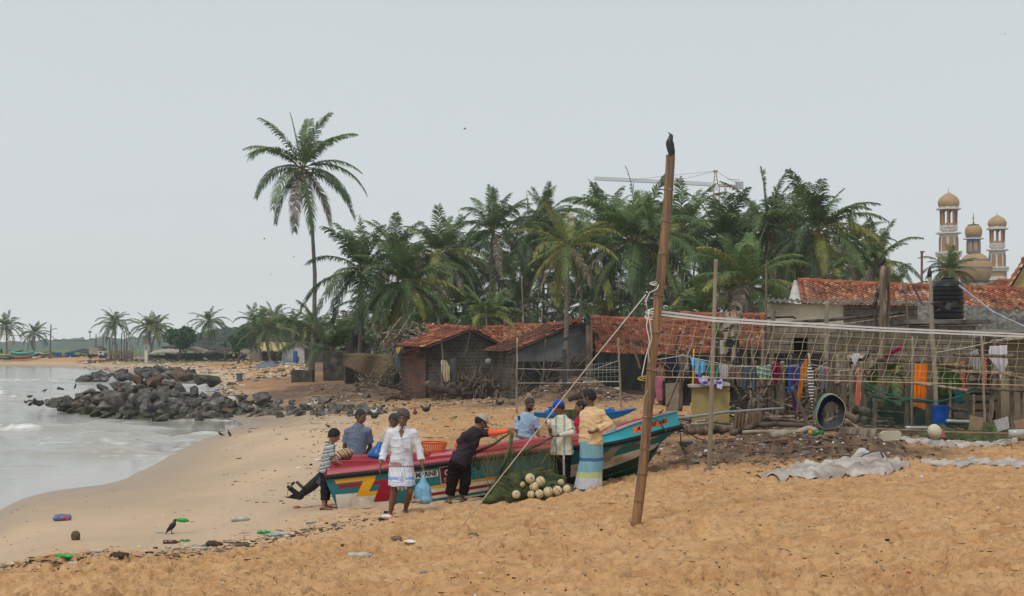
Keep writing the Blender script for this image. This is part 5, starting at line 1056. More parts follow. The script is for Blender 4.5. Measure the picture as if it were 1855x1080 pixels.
# the painted fishing boat
YC=23.95
TEAL=mat('teal boat paint',(.004,.15,.185),.38,.10,3,spec=.5,bump=.05,col2=(.03,.11,.12),c2pos=.68);TEALB=mat('turquoise boat paint',(.02,.30,.36),.28,.10,3,spec=.5,bump=.05,col2=(.10,.28,.30),c2pos=.7)
RED=mat('crimson boat paint',(.30,.006,.022),.42,.10,3,spec=.35,bump=.05,col2=(.38,.05,.06),c2pos=.68);WPT=mat('scuffed white boat paint',(.72,.71,.66),.45,.12,5,spec=.3,bump=.06,col2=(.40,.35,.27),c2pos=.60)
YPT=mat('yellow boat paint',(.72,.36,.01),.3,.06,3,spec=.5);GPT=mat('dark green boat paint',(.008,.045,.022),.3,.1,3,spec=.5);BRUB=mat('black rubber rail',(.010,.010,.011),.6,.15,4,spec=.25)
PINK=mat('faded pink deck',(.50,.13,.16),.4,.12,3);MARO=mat('maroon panel',(.11,.006,.028),.35,.06,3);CREM=mat('cream panel',(.66,.58,.36),.5,.06,3);NAVT=mat('navy lettering',(.02,.035,.12),.5);ORGP=mat('orange plate',(.75,.14,.012),.45,.05,3);BLKT=mat('black lettering',(.012,.012,.012),.5)
ST=[((594,836,.66),(588,865,.76),(613,925,.62),(614,930,0)),((645,835,.68),(643,859,.78),(655,923,.64),(656,928,0)),((700,834,.70),(700,853,.80),(704,920,.65),(704,926,0)),((760,830,.71),(760,846,.80),(762,915,.65),(762,923,0)),((820,824,.71),(820,838,.80),(820,907,.64),(820,919,0)),((940,808,.71),(940,822,.80),(940,887,.58),(940,903,0)),((1030,798,.68),(1030,812,.79),(1027,866,.48),(1027,890,0)),((1095,788,.58),(1095,806,.69),(1092,851,.36),(1092,880,0)),((1150,768,.43),(1150,794.5,.52),(1143,833,.20),(1134,869,0)),((1195,753.5,.24),(1196,782,.29),(1174,818,.085),(1162,858,0)),((1218,748,.09),(1222,776,.10),(1190,809,.02),(1178,834,0)),((1226.5,745.5,.02),(1232,773.5,.02),(1196,803,.01),(1188,818,0))]
def stpt(e):px,py,b=e;q=P(px,py,YC-b);return(q.x,b,q.z)
SA=np.array([[stpt(e)for e in s]for s in ST])
SS=np.linspace(0,1,len(ST))
def cr_(s,c):
 """smooth interpolation along the hull"""
 n=len(ST)-1;f=min(max(s,0),1)*n;i=min(int(f),n-1);t=f-i;g=lambda k:SA[min(max(k,0),n),c]
 p0,p1,p2,p3=g(i-1),g(i),g(i+1),g(i+2)
 return .5*((2*p1)+(-p0+p2)*t+(2*p0-5*p1+4*p2-p3)*t*t+(-p0+3*p1-3*p2+p3)*t**3)
def hp(s,t,off=0.0,side=-1):
 """hull side: t 0 at the rail, 1 at the chine; side -1 is the near side"""
 a=cr_(s,1);b=cr_(s,2);p=a+(b-a)*t;p[1]+=.035*math.sin(math.pi*t)*min(1,p[1]*3);return Vector((p[0],YC+side*(p[1]+off),p[2]-off*.15))
def cp(s,t,off=0.0,side=-1):
 """coaming: t 0 top, 1 rail"""
 a=cr_(s,0);b=cr_(s,1);p=a+(b-a)*t;p[1]-=.025*math.sin(math.pi*t)*min(1,p[1]*3);return Vector((p[0],YC+side*(p[1]+off),p[2]+off*.2))
boat=empty('fishing_boat',Vector((SA[3,2,0],YC,sz(SA[3,2,0],YC))),'long open fishing boat painted teal, red, yellow and white, drawn up on the sand','boat')
NS=90;sl=[i/NS for i in range(NS+1)]
m=MB();m.grid([[hp(s,t/8)for t in range(9)]for s in sl]);m.grid([[hp(s,t/8,0,1)for t in range(9)]for s in sl])
def kp(s,u,side):a=cr_(s,2);b=cr_(s,3);p=a+(b-a)*u;return Vector((p[0],YC+side*p[1],p[2]))
m.grid([[kp(s,u/5,-1)for u in range(6)]for s in sl],1);m.grid([[kp(s,u/5,1)for u in range(6)]for s in sl],1)
tr=[hp(0,t/6)for t in range(7)]+[hp(0,t/6,0,1)for t in range(6,-1,-1)];m.add(tr,[tuple(range(len(tr)))],2)
m.build('hull',[TEAL,GPT,RED],boat,auto=35)
for k in(.45,.8):
 m=MB();m.tube([kp(s,k,-1)+Vector((0,-.008,0))for s in sl if s>.45],.012,5);m.build('strake',mat('green strake',(.03,.11,.06),.4),boat,True)
m=MB();m.grid([[cp(s,t/5)for t in range(6)]for s in sl if s<=.63]);o=m.build('gunwale',RED,boat,True)
m=MB();m.grid([[cp(s,t/5)for t in range(6)]for s in sl if s>=.62]);m.build('bow_flare',TEALB,boat,True)
m=MB();m.grid([[cp(s,t/5,0,1)for t in range(6)]for s in sl]);m.build('gunwale',RED,boat,True)
m=MB();a,b=cp(0,0),cp(0,0,0,1);m.add([cp(0,0),cp(0,1),cp(0,1,0,1),cp(0,0,0,1)],[(0,1,2,3)]);m.tube([a,cp(0,1)],.014,6);m.build('transom',RED,boat)
for sd in(-1,1):
 m=MB();rows=[]
 for s in sl:
  a=cp(s,0,0,sd);w=max(0,abs(a.y-YC));f=lambda q,dz:Vector((a.x,YC+sd*max(0,w-q),a.z+dz));rows.append([a,f(.03,.012),f(.10,.006),f(.12,-.02),f(.16,-.30*min(1,w*2)),f(.4,-.32*min(1,w*2)),f(9,-.33*min(1,w*2))])
 m.grid(rows);m.build('inner_side',RED,boat,auto=30)
for s0,s1,dz in((.0,.035,.0),(.30,.36,-.02),(.60,.84,-.015)):
 m=MB();rows=[]
 for i in range(7):
  s=s0+(s1-s0)*i/6;a=cp(s,0);w=YC-a.y-.11;rows.append([Vector((a.x,YC+w*q,a.z+dz+.015*(1-q*q)))for q in(-1,-.5,0,.5,1)])
 m.grid(rows);m.build('thwart',PINK,boat,True)
m=MB();m.tube([hp(s,0,.012)for s in sl],.040,10);m.tube([hp(1,0,.012),Vector(hp(1,0))+Vector((.03,.03,.0)),hp(1,0,.012,1)],.040,10);m.build('rubbing_rail',BRUB,boat,True)
m=MB();m.tube([hp(s,0,.012,1)for s in sl],.040,8);m.build('rubbing_rail',BRUB,boat,True)
m=MB();m.tube([cp(s,0,.004)+Vector((0,0,.004))for s in sl if s>=.62],.014,6);m.build('flare_lip',TEALB,boat,True)
def inv(px,py,f,c0,c1):
 s=0.5;t=.5
 for it in range(40):
  a=f(s,t);qx=CX+a.x/a.y*F;qy=CY-(a.z-H)/a.y*F;h_=1e-3
  a1=f(min(s+h_,1),t);a2=f(s,t+h_);J=np.array([[(CX+a1.x/a1.y*F-qx)/h_,(CX+a2.x/a2.y*F-qx)/h_],[(CY-(a1.z-H)/a1.y*F-qy)/h_,(CY-(a2.z-H)/a2.y*F-qy)/h_]])
  try:ds_,dt=np.linalg.solve(J,[px-qx,py-qy])
  except Exception:break
  s=min(max(s+ds_*.8,0),.998);t=min(max(t+dt*.8,-.3),1.3)
  if abs(ds_)+abs(dt)<1e-4:break
 return s,t
def decal(name,mt,quads,off=.004,f=hp,n=14,k=4,**kw):
 """quads of four (px, py): top-left, top-right, bottom-right, bottom-left"""
 m=MB()
 for q in quads:
  st=[inv(x,y,f,0,1)for x,y in q];rows=[]
  for i in range(n+1):
   u=i/n;row=[]
   for j_ in range(k+1):
    v=j_/k;tl,tr_,br,bl=st;s=(tl[0]+(tr_[0]-tl[0])*u)*(1-v)+(bl[0]+(br[0]-bl[0])*u)*v;t=(tl[1]+(tr_[1]-tl[1])*u)*(1-v)+(bl[1]+(br[1]-bl[1])*u)*v;row.append(f(s,t,off))
   rows.append(row)
  m.grid(rows)
 return m.build(name,mt,boat,**kw)
decal('white_band',WPT,[((608,896),(645,893),(650,921.5),(613,925)),((645,893),(684,889),(686,919.6),(650,921.5)),((684,889),(722,884),(711,918.8),(686,919.6)),((750,888),(888,869),(888,894.3),(733,917)),((888,869),(1000,850),(1000,873.4),(888,894.3)),((1000,850),(1090,832),(1090,851),(1000,873.4)),((1090,832),(1150,816),(1143,832.5),(1090,851)),((1150,816),(1199,801),(1187,811),(1143,832.5))])
decal('letter_stripe',YPT,[((606,869.7),(681.4,861.4),(679,868.5),(608.6,876.5)),((658.4,871.2),(680,868.2),(665,897.6),(645.2,900)),((667,890.4),(684.6,888.7),(682,896.2),(663,898.2))],.006)
decal('letter_stripe',RED,[((611,879.3),(655.8,873.8),(653.3,880.2),(613.2,884.6)),((678,870.8),(716,865.5),(712,872.5),(675.5,877.8)),((690,874.4),(716,871),(704,907.5),(676.5,909.6))],.005)
decal('letter_stripe',YPT,[((753,884.5),(888,864.5),(888,869.5),(750,890)),((888,864.5),(985,846),(982,848.5),(888,869.5))],.005)
decal('hull_stripe',RED,[((750,897.5),(888,876),(888,881.5),(748,903)),((888,876),(1000,855),(996,858),(888,881.5))],.005)
decal('hull_stripe',TEAL,[((744,909),(888,887),(888,892),(742,915.2)),((888,887),(992,867),(988,870),(888,892))],.005)
decal('white_chip',WPT,[((718,885),(724,883.5),(717,898),(713,898))],.005)
decal('maroon_panel',mat('white panel edge',(.6,.6,.58),.5),[((795.6,846.2),(832,841),(832.4,874),(799,877.4))],.005);decal('maroon_panel',MARO,[((796.8,847.3),(831,842.3),(831.3,872.8),(800,876.2))],.007)
decal('name_plate',CREM,[((742,856.4),(793.4,850),(794,862.8),(742,869))],.005)
GREYW=mat('grey wave motif',(.26,.245,.205),.4,.1,3)
decal('wave_motif',GREYW,[((1048,846),(1090,824.5),(1090,831),(1040,851)),((1090,824.5),(1112,809),(1115,820),(1090,838)),((1104,813),(1131,806.5),(1121,812),(1110,828)),((1098,832),(1112,820),(1107,833),(1093,839.5)),((1060,826),(1097,816),(1090,822),(1052,834))],.0055)
decal('flame_motif',RED,[((1135,812),(1150,808),(1175,800),(1150,810)),((1150,808),(1190,794),(1202,787.5),(1168,805))],.0055);decal('flame_motif',YPT,[((1150,804),(1185,791),(1198,787.2),(1165,801.5))],.007)
decal('registration_plate',ORGP,[((1146,775.5),(1210.5,758.2),(1208.6,767.3),(1148,785)),],.006,cp)
def text_on(txt,name,mt,f,p0,p1,h_px,off,bold=0.0,shear=0.0,ts=1.0):
 """lettering laid on a skin, from the baseline point p0 to p1 (px)"""
 cu=bpy.data.curves.new('t','FONT');cu.body=txt;cu.extrude=0;cu.offset=bold;cu.shear=shear;cu.resolution_u=3;to=bpy.data.objects.new('t',cu);COL.objects.link(to)
 dg=bpy.context.evaluated_depsgraph_get();dg.update();me=bpy.data.meshes.new_from_object(to.evaluated_get(dg));bpy.data.objects.remove(to)
 xs=[v.co.x for v in me.vertices];ys=[v.co.y for v in me.vertices];x0,x1,y1=min(xs),max(xs),max(ys)
 bm=bmesh.new();bm.from_mesh(me);bmesh.ops.subdivide_edges(bm,edges=[e for e in bm.edges if e.calc_length()>.15],cuts=2,use_grid_fill=False)
 a,b=inv(*p0,f,0,1),inv(*p1,f,0,1);c=inv(p0[0],p0[1]-h_px,f,0,1);dt=c[1]-a[1]
 for v in bm.verts:
  u=(v.co.x-x0)/(x1-x0);w=v.co.y/y1;s=a[0]+(b[0]-a[0])*u+(c[0]-a[0])*w*0;t=a[1]+(b[1]-a[1])*u+dt*w;v.co=f(s,t,off)-wloc(boat)
 bm.to_mesh(me);bm.free();me.materials.clear();me.materials.append(mt);o=bpy.data.objects.new(name,me);COL.objects.link(o);o.parent=boat;return o
text_on('. MARINE','name_lettering',NAVT,hp,(747,866.2),(791,860.3),8.6,.011,.035)
text_on('A - 5255  NBO','registration_lettering',BLKT,cp,(1152,781.6),(1208.5,765.6),7.2,.012,.035,.25)
m=MB();c=inv(814,856,hp,0,1)
for k in range(20):
 a0,a1=k/24*6.283+.5,(k+1)/24*6.283+.5;q=lambda a,r:hp(*inv(811+r*math.cos(a),856-r*math.sin(a)*1.0,hp,0,1),.0105);m.add([q(a0,5.2),q(a1,5.2),q(a1,4.0),q(a0,4.0)],[(0,1,2,3)])
m.build('panel_emblem',WPT,boat)
m=MB()
for k,(x0,x1)in enumerate(((804.5,808),(804.5,807),(804.5,808.5))):q=lambda x,y:hp(*inv(x,y,hp,0,1),.0105);y=866+2.6*k;m.add([q(x0,y),q(x1,y-.4),q(x1,y+.6),q(x0,y+1)],[(0,1,2,3)])
m.build('panel_emblem',WPT,boat)
ROPE=mat('dark rope',(.05,.045,.04),.9,.3,30);m=MB();m.tube([P(1190,760,YC-.30),P(1196,766,YC-.36),P(1204,779,YC-.36),P(1208,784,YC-.3)],.012,6);m.tube([P(1206,776,YC-.36),P(1207,786,YC-.35)],.016,6)
setp(m.build('bow_rope',ROPE,boat,True))
m=MB();m.tube([P(1231,774,YC),P(1245,782,YC+.2),P(1262,794,YC+.5),GS(1280,800)],.011,5);m.tube([P(1231,774,YC),P(1236,815,YC-.1),GS(1237,818)],.009,5);m.tube([P(1232,774,YC),P(1233,800,YC-.12),GS(1240,818),GS(1244,850,.01),GS(1252,872,.01),GS(1275,880,.01)],.008,5)
setp(m.build('mooring_rope',ROPE,None,True),'dark mooring rope hanging from the bow tip to the sand','rope')
m=MB();m.box(GS(1243,819,.05),(.26,.18,.14),jit=.02);setp(m.build('anchor_block',OLDC),'small dark stone block holding the bow rope','block')
# outboard motor, tilted up
MOT=mat('black engine enamel',(.009,.010,.012),.4,.2,4,spec=.35,bump=.05);MOTG=mat('worn grey engine metal',(.10,.11,.13),.5,.3,6,metal=.4)
root=empty('outboard_motor',P(588,862,YC),'black outboard motor tilted up behind the stern with its propeller leg raised','outboard motor')
leg0=V3(P(592,857,YC));leg1=V3(P(541,900,YC));ld=unit(leg1-leg0)
b=Body(.008);b.cap(leg0+ld*-.05,leg0+ld*.42,.105,.078,.03,flat=((0,1,0),1.5));b.cap(leg0+ld*.3,leg1,.078,.055,.03,flat=((0,1,0),1.6));b.build('leg',MOT,root)
b=Body(.008);b.cap(V3(P(527,886,YC)),V3(P(545,900,YC)),.042,.048,.02);b.cap(V3(P(519,901,YC)),V3(P(546,900,YC)),.012,.03,.02,flat=((0,1,0),1.5));b.build('gearcase',MOT,root)
m=MB();nrm=unit(V3(P(527,886,YC))-V3(P(545,897,YC)))
pl0=V3(P(553,889,YC));pl1=V3(P(536,873,YC));m.prism([pl0+[0,-.11,0],pl0+[0,.11,0],pl1+[0,.09,0],pl1+[0,-.09,0]],Vector(-ld*.02));m.prism([P(545,906,YC),P(519,902,YC),P(528,896,YC),P(552,890,YC)],(0,.012,0));m.build('plate',MOT,root)
hub=V3(P(527,885,YC));m=MB();rp_=unit(np.cross(nrm,[0,1,0]))
for k in range(3):
 a=k*2.094+.4;d1=Vector(rp_*math.cos(a))+Vector((0,math.sin(a),0));d2=d1.cross(Vector(nrm));hb=Vector(hub+nrm*.02);m.add([hb,hb+d1*.07+d2*.055+Vector(nrm)*.02,hb+d1*.135+d2*.03,hb+d1*.13-d2*.04-Vector(nrm)*.02,hb+d1*.05-d2*.03],[(0,1,2,3,4)])
m.tube([hub-nrm*.03,hub+nrm*.07],[.035,.02],10);o=m.build('propeller',MOT,root);sm=o.modifiers.new('t','SOLIDIFY');sm.thickness=.006
m=MB();m.box(P(588,868,YC),(.16,.26,.22),Euler((0,R(35),0)));m.tube([P(591,861,YC-.12),P(577,878,YC-.12)],.022,8);m.tube([P(591,861,YC+.12),P(577,878,YC+.12)],.022,8);m.build('clamp_bracket',MOTG,root)
b=Body(.010);b.ell(P(616,829,YC),(.22,.15,.12),[[.93,0,.37],[0,1,0],[-.37,0,.93]],.04);b.ell(P(601,841,YC),(.15,.14,.12),[[.8,0,.6],[0,1,0],[-.6,0,.8]],.06);b.build('cowling',MOT,root)
b=Body(.010);b.ell(P(621,825,YC-.02),(.185,.165,.105),[[.93,0,.37],[0,1,0],[-.37,0,.93]],.03);b.plane(P(609,833,YC),(-.95,0,-.1));b.plane(P(620,838,YC),(0,0,-1))
setp(b.build('cloth',stripes('tan and brown striped towel',(.8,.3,.5),.12,[(0,'#a88a6c'),(.5,'#6f5340'),(.65,'#c7a98a'),(.85,'#3e3530')]),None,noise=.008,nscale=22),'tan striped cloth thrown over the outboard motor','cloth')
# things in the boat
def openbasket(px,py0,py1,rt,rb,d,m_,label):
 c=P(px,py1,d);h=P(px,py0,d).z-c.z;g=MB();n=40;K=9
 for i in range(K+1):
  v=i/K;r=rb+(rt-rb)*v**.6;z=h*v
  g.tube([c+Vector((r*math.cos(a*2*math.pi/n),r*math.sin(a*2*math.pi/n),z))for a in range(n+1)],.005 if i<K else .013,4,cap=False)
 for a in range(n):
  t=a/n*2*math.pi;g.tube([c+Vector(((rb+(rt-rb)*v**.6)*math.cos(t),(rb+(rt-rb)*v**.6)*math.sin(t),h*v))for v in(0,.15,.4,.7,1)],.0055,4,cap=False)
 g.lathe(c,[(rb,0),(rb,.01)],24);return setp(g.build('basket',m_,None),label,'basket')
openbasket(785,801,825,.235,.14,YC+.35,mat('orange plastic',(.62,.13,.03),.45,.1,4),'orange plastic openwork basket resting on the boat')
m=MB();c=P(684,830,YC+.3);m.lathe(c,[(.17,0),(.175,.06),(.13,.14),(.075,.2),(.05,.23),(.048,.27),(.03,.275)],14,axis=Euler((0,R(8),0)).to_matrix());m.tube([c+Vector((.06,0,.17)),c+Vector((.10,0,.25)),c+Vector((.03,0,.28))],.012,6)
setp(m.build('funnel_can',mat('blue plastic',(.012,.11,.33),.35,.1,4),smooth=True),'blue plastic funnel shaped can inside the stern of the boat','can')
def jug(px,py0,py1,w,d,label):
 c=P(px,py1,d);h=P(px,py0,d).z-c.z;root=empty('plastic_jug',c,label,'jug');u=w/F*d/2
 g=MB();g.lathe(c,[(u*.96,0),(u,.02),(u,h*.52),(u*.9,h*.62),(u*.5,h*.80),(u*.27,h*.86),(u*.27,h*.90)],4 if 0 else 16);g.tube([c+Vector((-u*.3,-u*.3,h*.83)),c+Vector((-u*.75,-u*.4,h*.76)),c+Vector((-u*.85,-u*.4,h*.5))],.014,6)
 g.build('jug_body',mat('milky plastic',(.60,.52,.50),.35,.05,4,transl=.35),root,True);g=MB();g.lathe(c,[(u*.33,h*.89),(u*.33,h*.985),(u*.2,h)],16);g.build('cap',mat('red plastic cap',(.6,.03,.05),.4),root);return root
jug(1107.5,762,789,18,YC-.35,'milky plastic jug with a red cap standing in the bow of the boat')
# fishing net and floats
NETG=mat('olive fishing net',(.075,.088,.028),.9,.5,6,bump=1,bscale=22,col2=(.035,.05,.02),c2pos=.5)
def netmat(name,col,scale,fill=.35,thick=.22):
 m=bpy.data.materials.new(name);m.use_nodes=True;N=m.node_tree.nodes;L=m.node_tree.links;b=N['Principled BSDF'];b.inputs['Base Color'].default_value=(*col,1);b.inputs['Roughness'].default_value=.9
 t=N.new('ShaderNodeTexCoord');a=None;s=N.new('ShaderNodeSeparateXYZ');n=N.new('ShaderNodeTexNoise');n.inputs['Scale'].default_value=3;vm_=N.new('ShaderNodeVectorMath');vm_.operation='MULTIPLY_ADD';L.new(t.outputs['Object'],n.inputs['Vector'])
 L.new(n.outputs['Color'],vm_.inputs[0]);vm_.inputs[1].default_value=(.18,.18,.18);L.new(t.outputs['Object'],vm_.inputs[2]);L.new(vm_.outputs[0],s.inputs[0]);vals=[]
 for sg in(1,-1):
  x=N.new('ShaderNodeMath');x.operation='MULTIPLY_ADD';L.new(s.outputs['Z'],x.inputs[0]);x.inputs[1].default_value=sg;L.new(s.outputs['X'],x.inputs[2]);y=N.new('ShaderNodeMath');y.operation='MULTIPLY';L.new(x.outputs[0],y.inputs[0]);y.inputs[1].default_value=scale
  f=N.new('ShaderNodeMath');f.operation='FRACT';L.new(y.outputs[0],f.inputs[0]);g=N.new('ShaderNodeMath');g.operation='LESS_THAN';L.new(f.outputs[0],g.inputs[0]);g.inputs[1].default_value=thick;vals.append(g.outputs[0])
 mx_=N.new('ShaderNodeMath');mx_.operation='MAXIMUM';L.new(vals[0],mx_.inputs[0]);L.new(vals[1],mx_.inputs[1])
 n2=N.new('ShaderNodeTexNoise');n2.inputs['Scale'].default_value=5;n2.inputs['Detail'].default_value=4;L.new(t.outputs['Object'],n2.inputs['Vector']);g2=N.new('ShaderNodeMath');g2.operation='GREATER_THAN';L.new(n2.outputs['Fac'],g2.inputs[0]);g2.inputs[1].default_value=1-fill
 m2=N.new('ShaderNodeMath');m2.operation='MAXIMUM';L.new(mx_.outputs[0],m2.inputs[0]);L.new(g2.outputs[0],m2.inputs[1]);L.new(m2.outputs[0],b.inputs['Alpha']);return m
NETA=netmat('open olive mesh',(.16,.15,.05),60,.12,.13)
root=empty('fishing_net',gs(955,22.6),'olive green fishing net heaped on the sand and drawn over the boat','fishing net')
b=Body(.014)
for px,py,d,r in((905,893,22.3,.16),(925,880,22.35,.20),(918,868,22.5,.14),(945,875,22.4,.19),(965,868,22.5,.17),(990,868,22.6,.15),(1010,872,22.6,.13),(893,903,22.2,.11),(930,900,22.2,.15),(965,888,22.35,.16),(1000,884,22.4,.13),(1025,884,22.4,.09),(885,908,22.1,.08),(925,858,22.6,.09),(1035,890,22.3,.05)):
 b.ell(P(px,py,d),(r*1.2,r,r*.85),None,.07)
b.build('net_heap',NETG,root,noise=.03,nscale=24)
rn=random.Random(3);m=MB()
for k in range(420):
 px=rn.uniform(885,1030);py=np.interp(px,[885,915,950,1030],[905,862,860,878])+rn.uniform(0,30);d=22.15-.2*(py<885)*0;p0=P(px,py,22.12+(905-py)*.006);dx=rn.uniform(-.22,.22);m.tube([p0,p0+Vector((dx*.4,-.02,-.05+rn.uniform(-.03,.03))),p0+Vector((dx,-.03,-.14+rn.uniform(-.05,.03)))],rn.uniform(.004,.012),5)
m.build('net_folds',NETG,root,True)
def drape(name,pts_top,pts_bot,K=10,sway=.05,mt=NETA,folds=3):
 m=MB();rows=[]
 for j in range(K+1):
  v=j/K;row=[]
  for i in range(25):
   u=i/24;f=lambda L_:P(np.interp(u,np.linspace(0,1,len(L_)),[q[0]for q in L_]),np.interp(u,np.linspace(0,1,len(L_)),[q[1]for q in L_]),np.interp(u,np.linspace(0,1,len(L_)),[q[2]for q in L_]))
   p=f(pts_top).lerp(f(pts_bot),v)+Vector((0,sway*math.sin(u*folds*6.28+v*3),-.04*math.sin(math.pi*u)*math.sin(math.pi*v)));row.append(p)
  rows.append(row)
 m.grid(rows);return m.build(name,mt,root,True)
drape('net_curtain',[(858,836,22.75),(880,815,22.7),(905,806,22.65),(935,812,22.6),(975,802,22.6),(1008,792,22.65)],[(885,868,22.6),(900,858,22.55),(930,855,22.5),(960,862,22.5),(990,865,22.55),(1012,868,22.6)],sway=.03)
drape('net_curtain',[(925,782,22.45),(927,784,22.45),(930,784,22.45)],[(908,850,22.5),(918,853,22.45),(928,856,22.45)],sway=.02,folds=2,mt=netmat('dense olive mesh',(.15,.145,.05),70,.35,.3))
drape('net_curtain',[(921,786,22.5),(924,784,22.5)],[(858,818,22.7),(866,826,22.68)],sway=.02)
m=MB()
for(a,b_,c)in(((927,783,22.42),(922,825,22.42),(905,858,22.4)),((930,783,22.42),(921,835,22.4),(912,862,22.35)),((924,784,22.42),(895,805,22.6),(862,820,22.66)),((1006,790,22.7),(975,806,22.6),(945,818,22.55)),((905,858,22.4),(893,880,22.2),(882,905,22.1)),((862,820,22.66),(858,840,22.6),(868,850,22.6))):m.tube([P(*a),P(*b_),P(*c)],[.012,.02,.028],6)
m.build('net_fold',NETG,root,True)
m=MB();rn=random.Random(7)
for k in range(45):
 u=rn.random();x=860+150*u;y=np.interp(x,[860,905,935,1010],[832,806,812,792]);m.tube([P(x,y,22.63),P(x+rn.uniform(-14,14),y+rn.uniform(15,35),22.56),P(x+rn.uniform(-22,22),y+rn.uniform(36,62),22.52)],.0028,3,cap=False)
m.build('net_threads',mat('net thread',(.20,.18,.07),.9),root)
FLO=mat('dirty cream float',(.60,.50,.31),.6,.15,5,col2=(.42,.33,.19),c2pos=.58);FHO=mat('float hole',(.03,.028,.025),.8)
FL=[(935,896,7.5,'leftmost float of the heap'),(960,867,9,'upper float with a black hole, left of the pair on top'),(979,872,9,'upper float with a black band, right of the pair on top'),(968,882,9,'float lying between the two upper floats and the lower row'),(962,896,7,'small float in the lower row right of the leftmost one'),(977,895,8,'float in the middle of the lower row'),(993,891,9,'large float with its hole facing the camera in the lower row'),(1010,889,9,'float second from the right in the lower row'),(1027,886,7.5,'rightmost float of the heap'),(946,878,6,'half buried float at the left edge behind the upper ones'),(1016,874,6,'half buried float below the man in the blue cap')]
fm=MB();fm.lathe((0,0,0),[(.16,-.93),(.5,-.86),(.82,-.55),(.97,-.18),(.985,.18),(.84,.55),(.5,.86),(.16,.93)],20);fme=fm.mesh('float',FLO,True);hmE=MB();hmE.lathe((0,0,0),[(.17,.90),(.15,.945),(.02,.95)],12);hme=hmE.mesh('hole',FHO);bme_=MB();bme_.lathe((0,0,0),[(.985,-.05),(1.0,-.04),(1.0,.04),(.985,.05)],24);bme=bme_.mesh('band',FHO)
for i,(px,py,r,lb)in enumerate(FL):
 rr=r*1.04/F*22.1;d=22.0 if py>884 else 22.12-(r<7)*-.1;o=link_mesh('net_float',fme,None,P(px,py,d),(R([70,80,20,95,100,60,85,40,110,60,30][i]),R([10,-20,60,30,70,20,5,-30,40,0,10][i]),R(i*20)),(rr,rr,rr*.95),label='round cream '+lb,cat='net float',group='net floats heaped in front of the boat')
 h2=link_mesh('rope_hole',hme,o);b2=link_mesh('band',bme,o)
b=Body(.008);c=V3(P(766,893,21.35));b.ell(c,(.13,.10,.15),None,.04);b.cap(c+[0,0,.08],V3(P(767,862,21.35)),.085,.02,.05);b.ell(c+[.03,0,-.10],(.115,.10,.07),None,.04)
root=empty('carrier_bag',P(766,914,21.35),'thin pale blue plastic bag of fish hanging from the walking man\'s hand','bag')
b.build('bag_skin',mat('thin blue plastic',(.14,.42,.68),.3,.18,6,spec=.5,bump=1,bscale=14,transl=.3,stretch=(1,1,.35),col2=(.28,.55,.75),c2pos=.55),root,noise=.006,nscale=32)
b=Body(.01);b.ell(c+[.005,-.005,-.10],(.125,.098,.055),[[.97,0,.2],[0,1,0],[-.2,0,.97]],.03);b.build('fish',mat('silvery fish through plastic',(.20,.22,.22),.35,.6,22,spec=.6),root,noise=.004,nscale=40)
m=MB();m.tube([P(764,866,21.35),P(765,856,21.36),P(768,850,21.4)],.009,6);m.build('handle',_M['thin blue plastic'],root)
# bamboo pole, volleyball net, ropes
BAM=mat('weathered bamboo',(.26,.15,.07),.6,.3,5,bump=.4,bscale=16,stretch=(1,1,.12),col2=(.17,.125,.09),c2pos=.52,spec=.3)
BAMP=mat('split brown bamboo',(.235,.125,.055),.5,.45,34,bump=.5,bscale=60,stretch=(1,1,.035),col2=(.11,.075,.05),c2pos=.54,spec=.4);BAMN=mat('bamboo node',(.12,.08,.05),.7,.4,30,col2=(.32,.24,.15),c2pos=.6)
BAML=mat('pale dry bamboo',(.36,.31,.23),.7,.25,5,bump=.3,bscale=16,stretch=(1,1,.12),col2=(.24,.20,.15),c2pos=.55)
WOODL=mat('pale weathered wood',(.34,.275,.195),.9,.55,12,bump=.6,bscale=30,stretch=(1,1,.12),obj_var=.2,col2=(.12,.095,.07),c2pos=.56)
WOODD=mat('dark weathered wood',(.12,.092,.07),.95,.4,9,bump=.6,bscale=30,stretch=(1,1,.12),obj_var=.3,col2=(.03,.024,.02),c2pos=.55)
CORD=mat('tan net cord',(.50,.42,.27),.9,.15,20);WCORD=mat('white rope',(.62,.60,.55),.9,.1,20);TAPE=mat('white net tape',(.68,.69,.70),.7,.08,8)
def bamboo(name,p0,p1,r0,r1,nodes,m,label,cat='pole',group=None,hollow=True,bend=0.0):
 p0,p1=Vector(p0),Vector(p1);root=None;g=MB();pts=[];rd=[];N=90;d=p1-p0
 for i in range(N+1):
  t=i/N;near=min(abs(t-k)for k in nodes);r=(r0+(r1-r0)*t);r*=1+.13*math.exp(-(near/.0045)**2)-.05*math.exp(-((near-.014)/.01)**2);pts.append(p0+d*t+Vector((bend*math.sin(t*math.pi)*d.length,0,0)));rd.append(r)
 g.tube(pts,rd,16);return setp(g.build(name,m,None,True),label,cat,group)
foot=GS(1145,957,-.25);topv=P(1214,281,15.0)
root=empty('bamboo_pole',foot,'thick leaning bamboo pole with dark knots holding up the volleyball net, a crow on top','pole','net poles')
nd=[1-(py-281)/(957-281)for py in(338,394,450,520,585,648,728,780,824,870,911)]
g=MB();pts=[];rd=[];N=160
for i in range(N+1):
 t=i/N;near=min(abs(t-k)for k in nd);r=.053+(.048-.053)*t;r*=1+.10*math.exp(-(near/.0022)**2)-.03*math.exp(-((near-.010)/.006)**2);pts.append(foot.lerp(topv,t)+Vector((.03*math.sin(t*math.pi)+.012*math.sin(t*9),0,0)));rd.append(r)
g.tube(pts,rd,18,cap=False);g.add([pts[-1]+Vector((0,0,-.10))+Vector((math.cos(a/9*math.pi),math.sin(a/9*math.pi),0))*.05 for a in range(18)],[tuple(range(18))]);g.build('culm',BAMP,root,True)
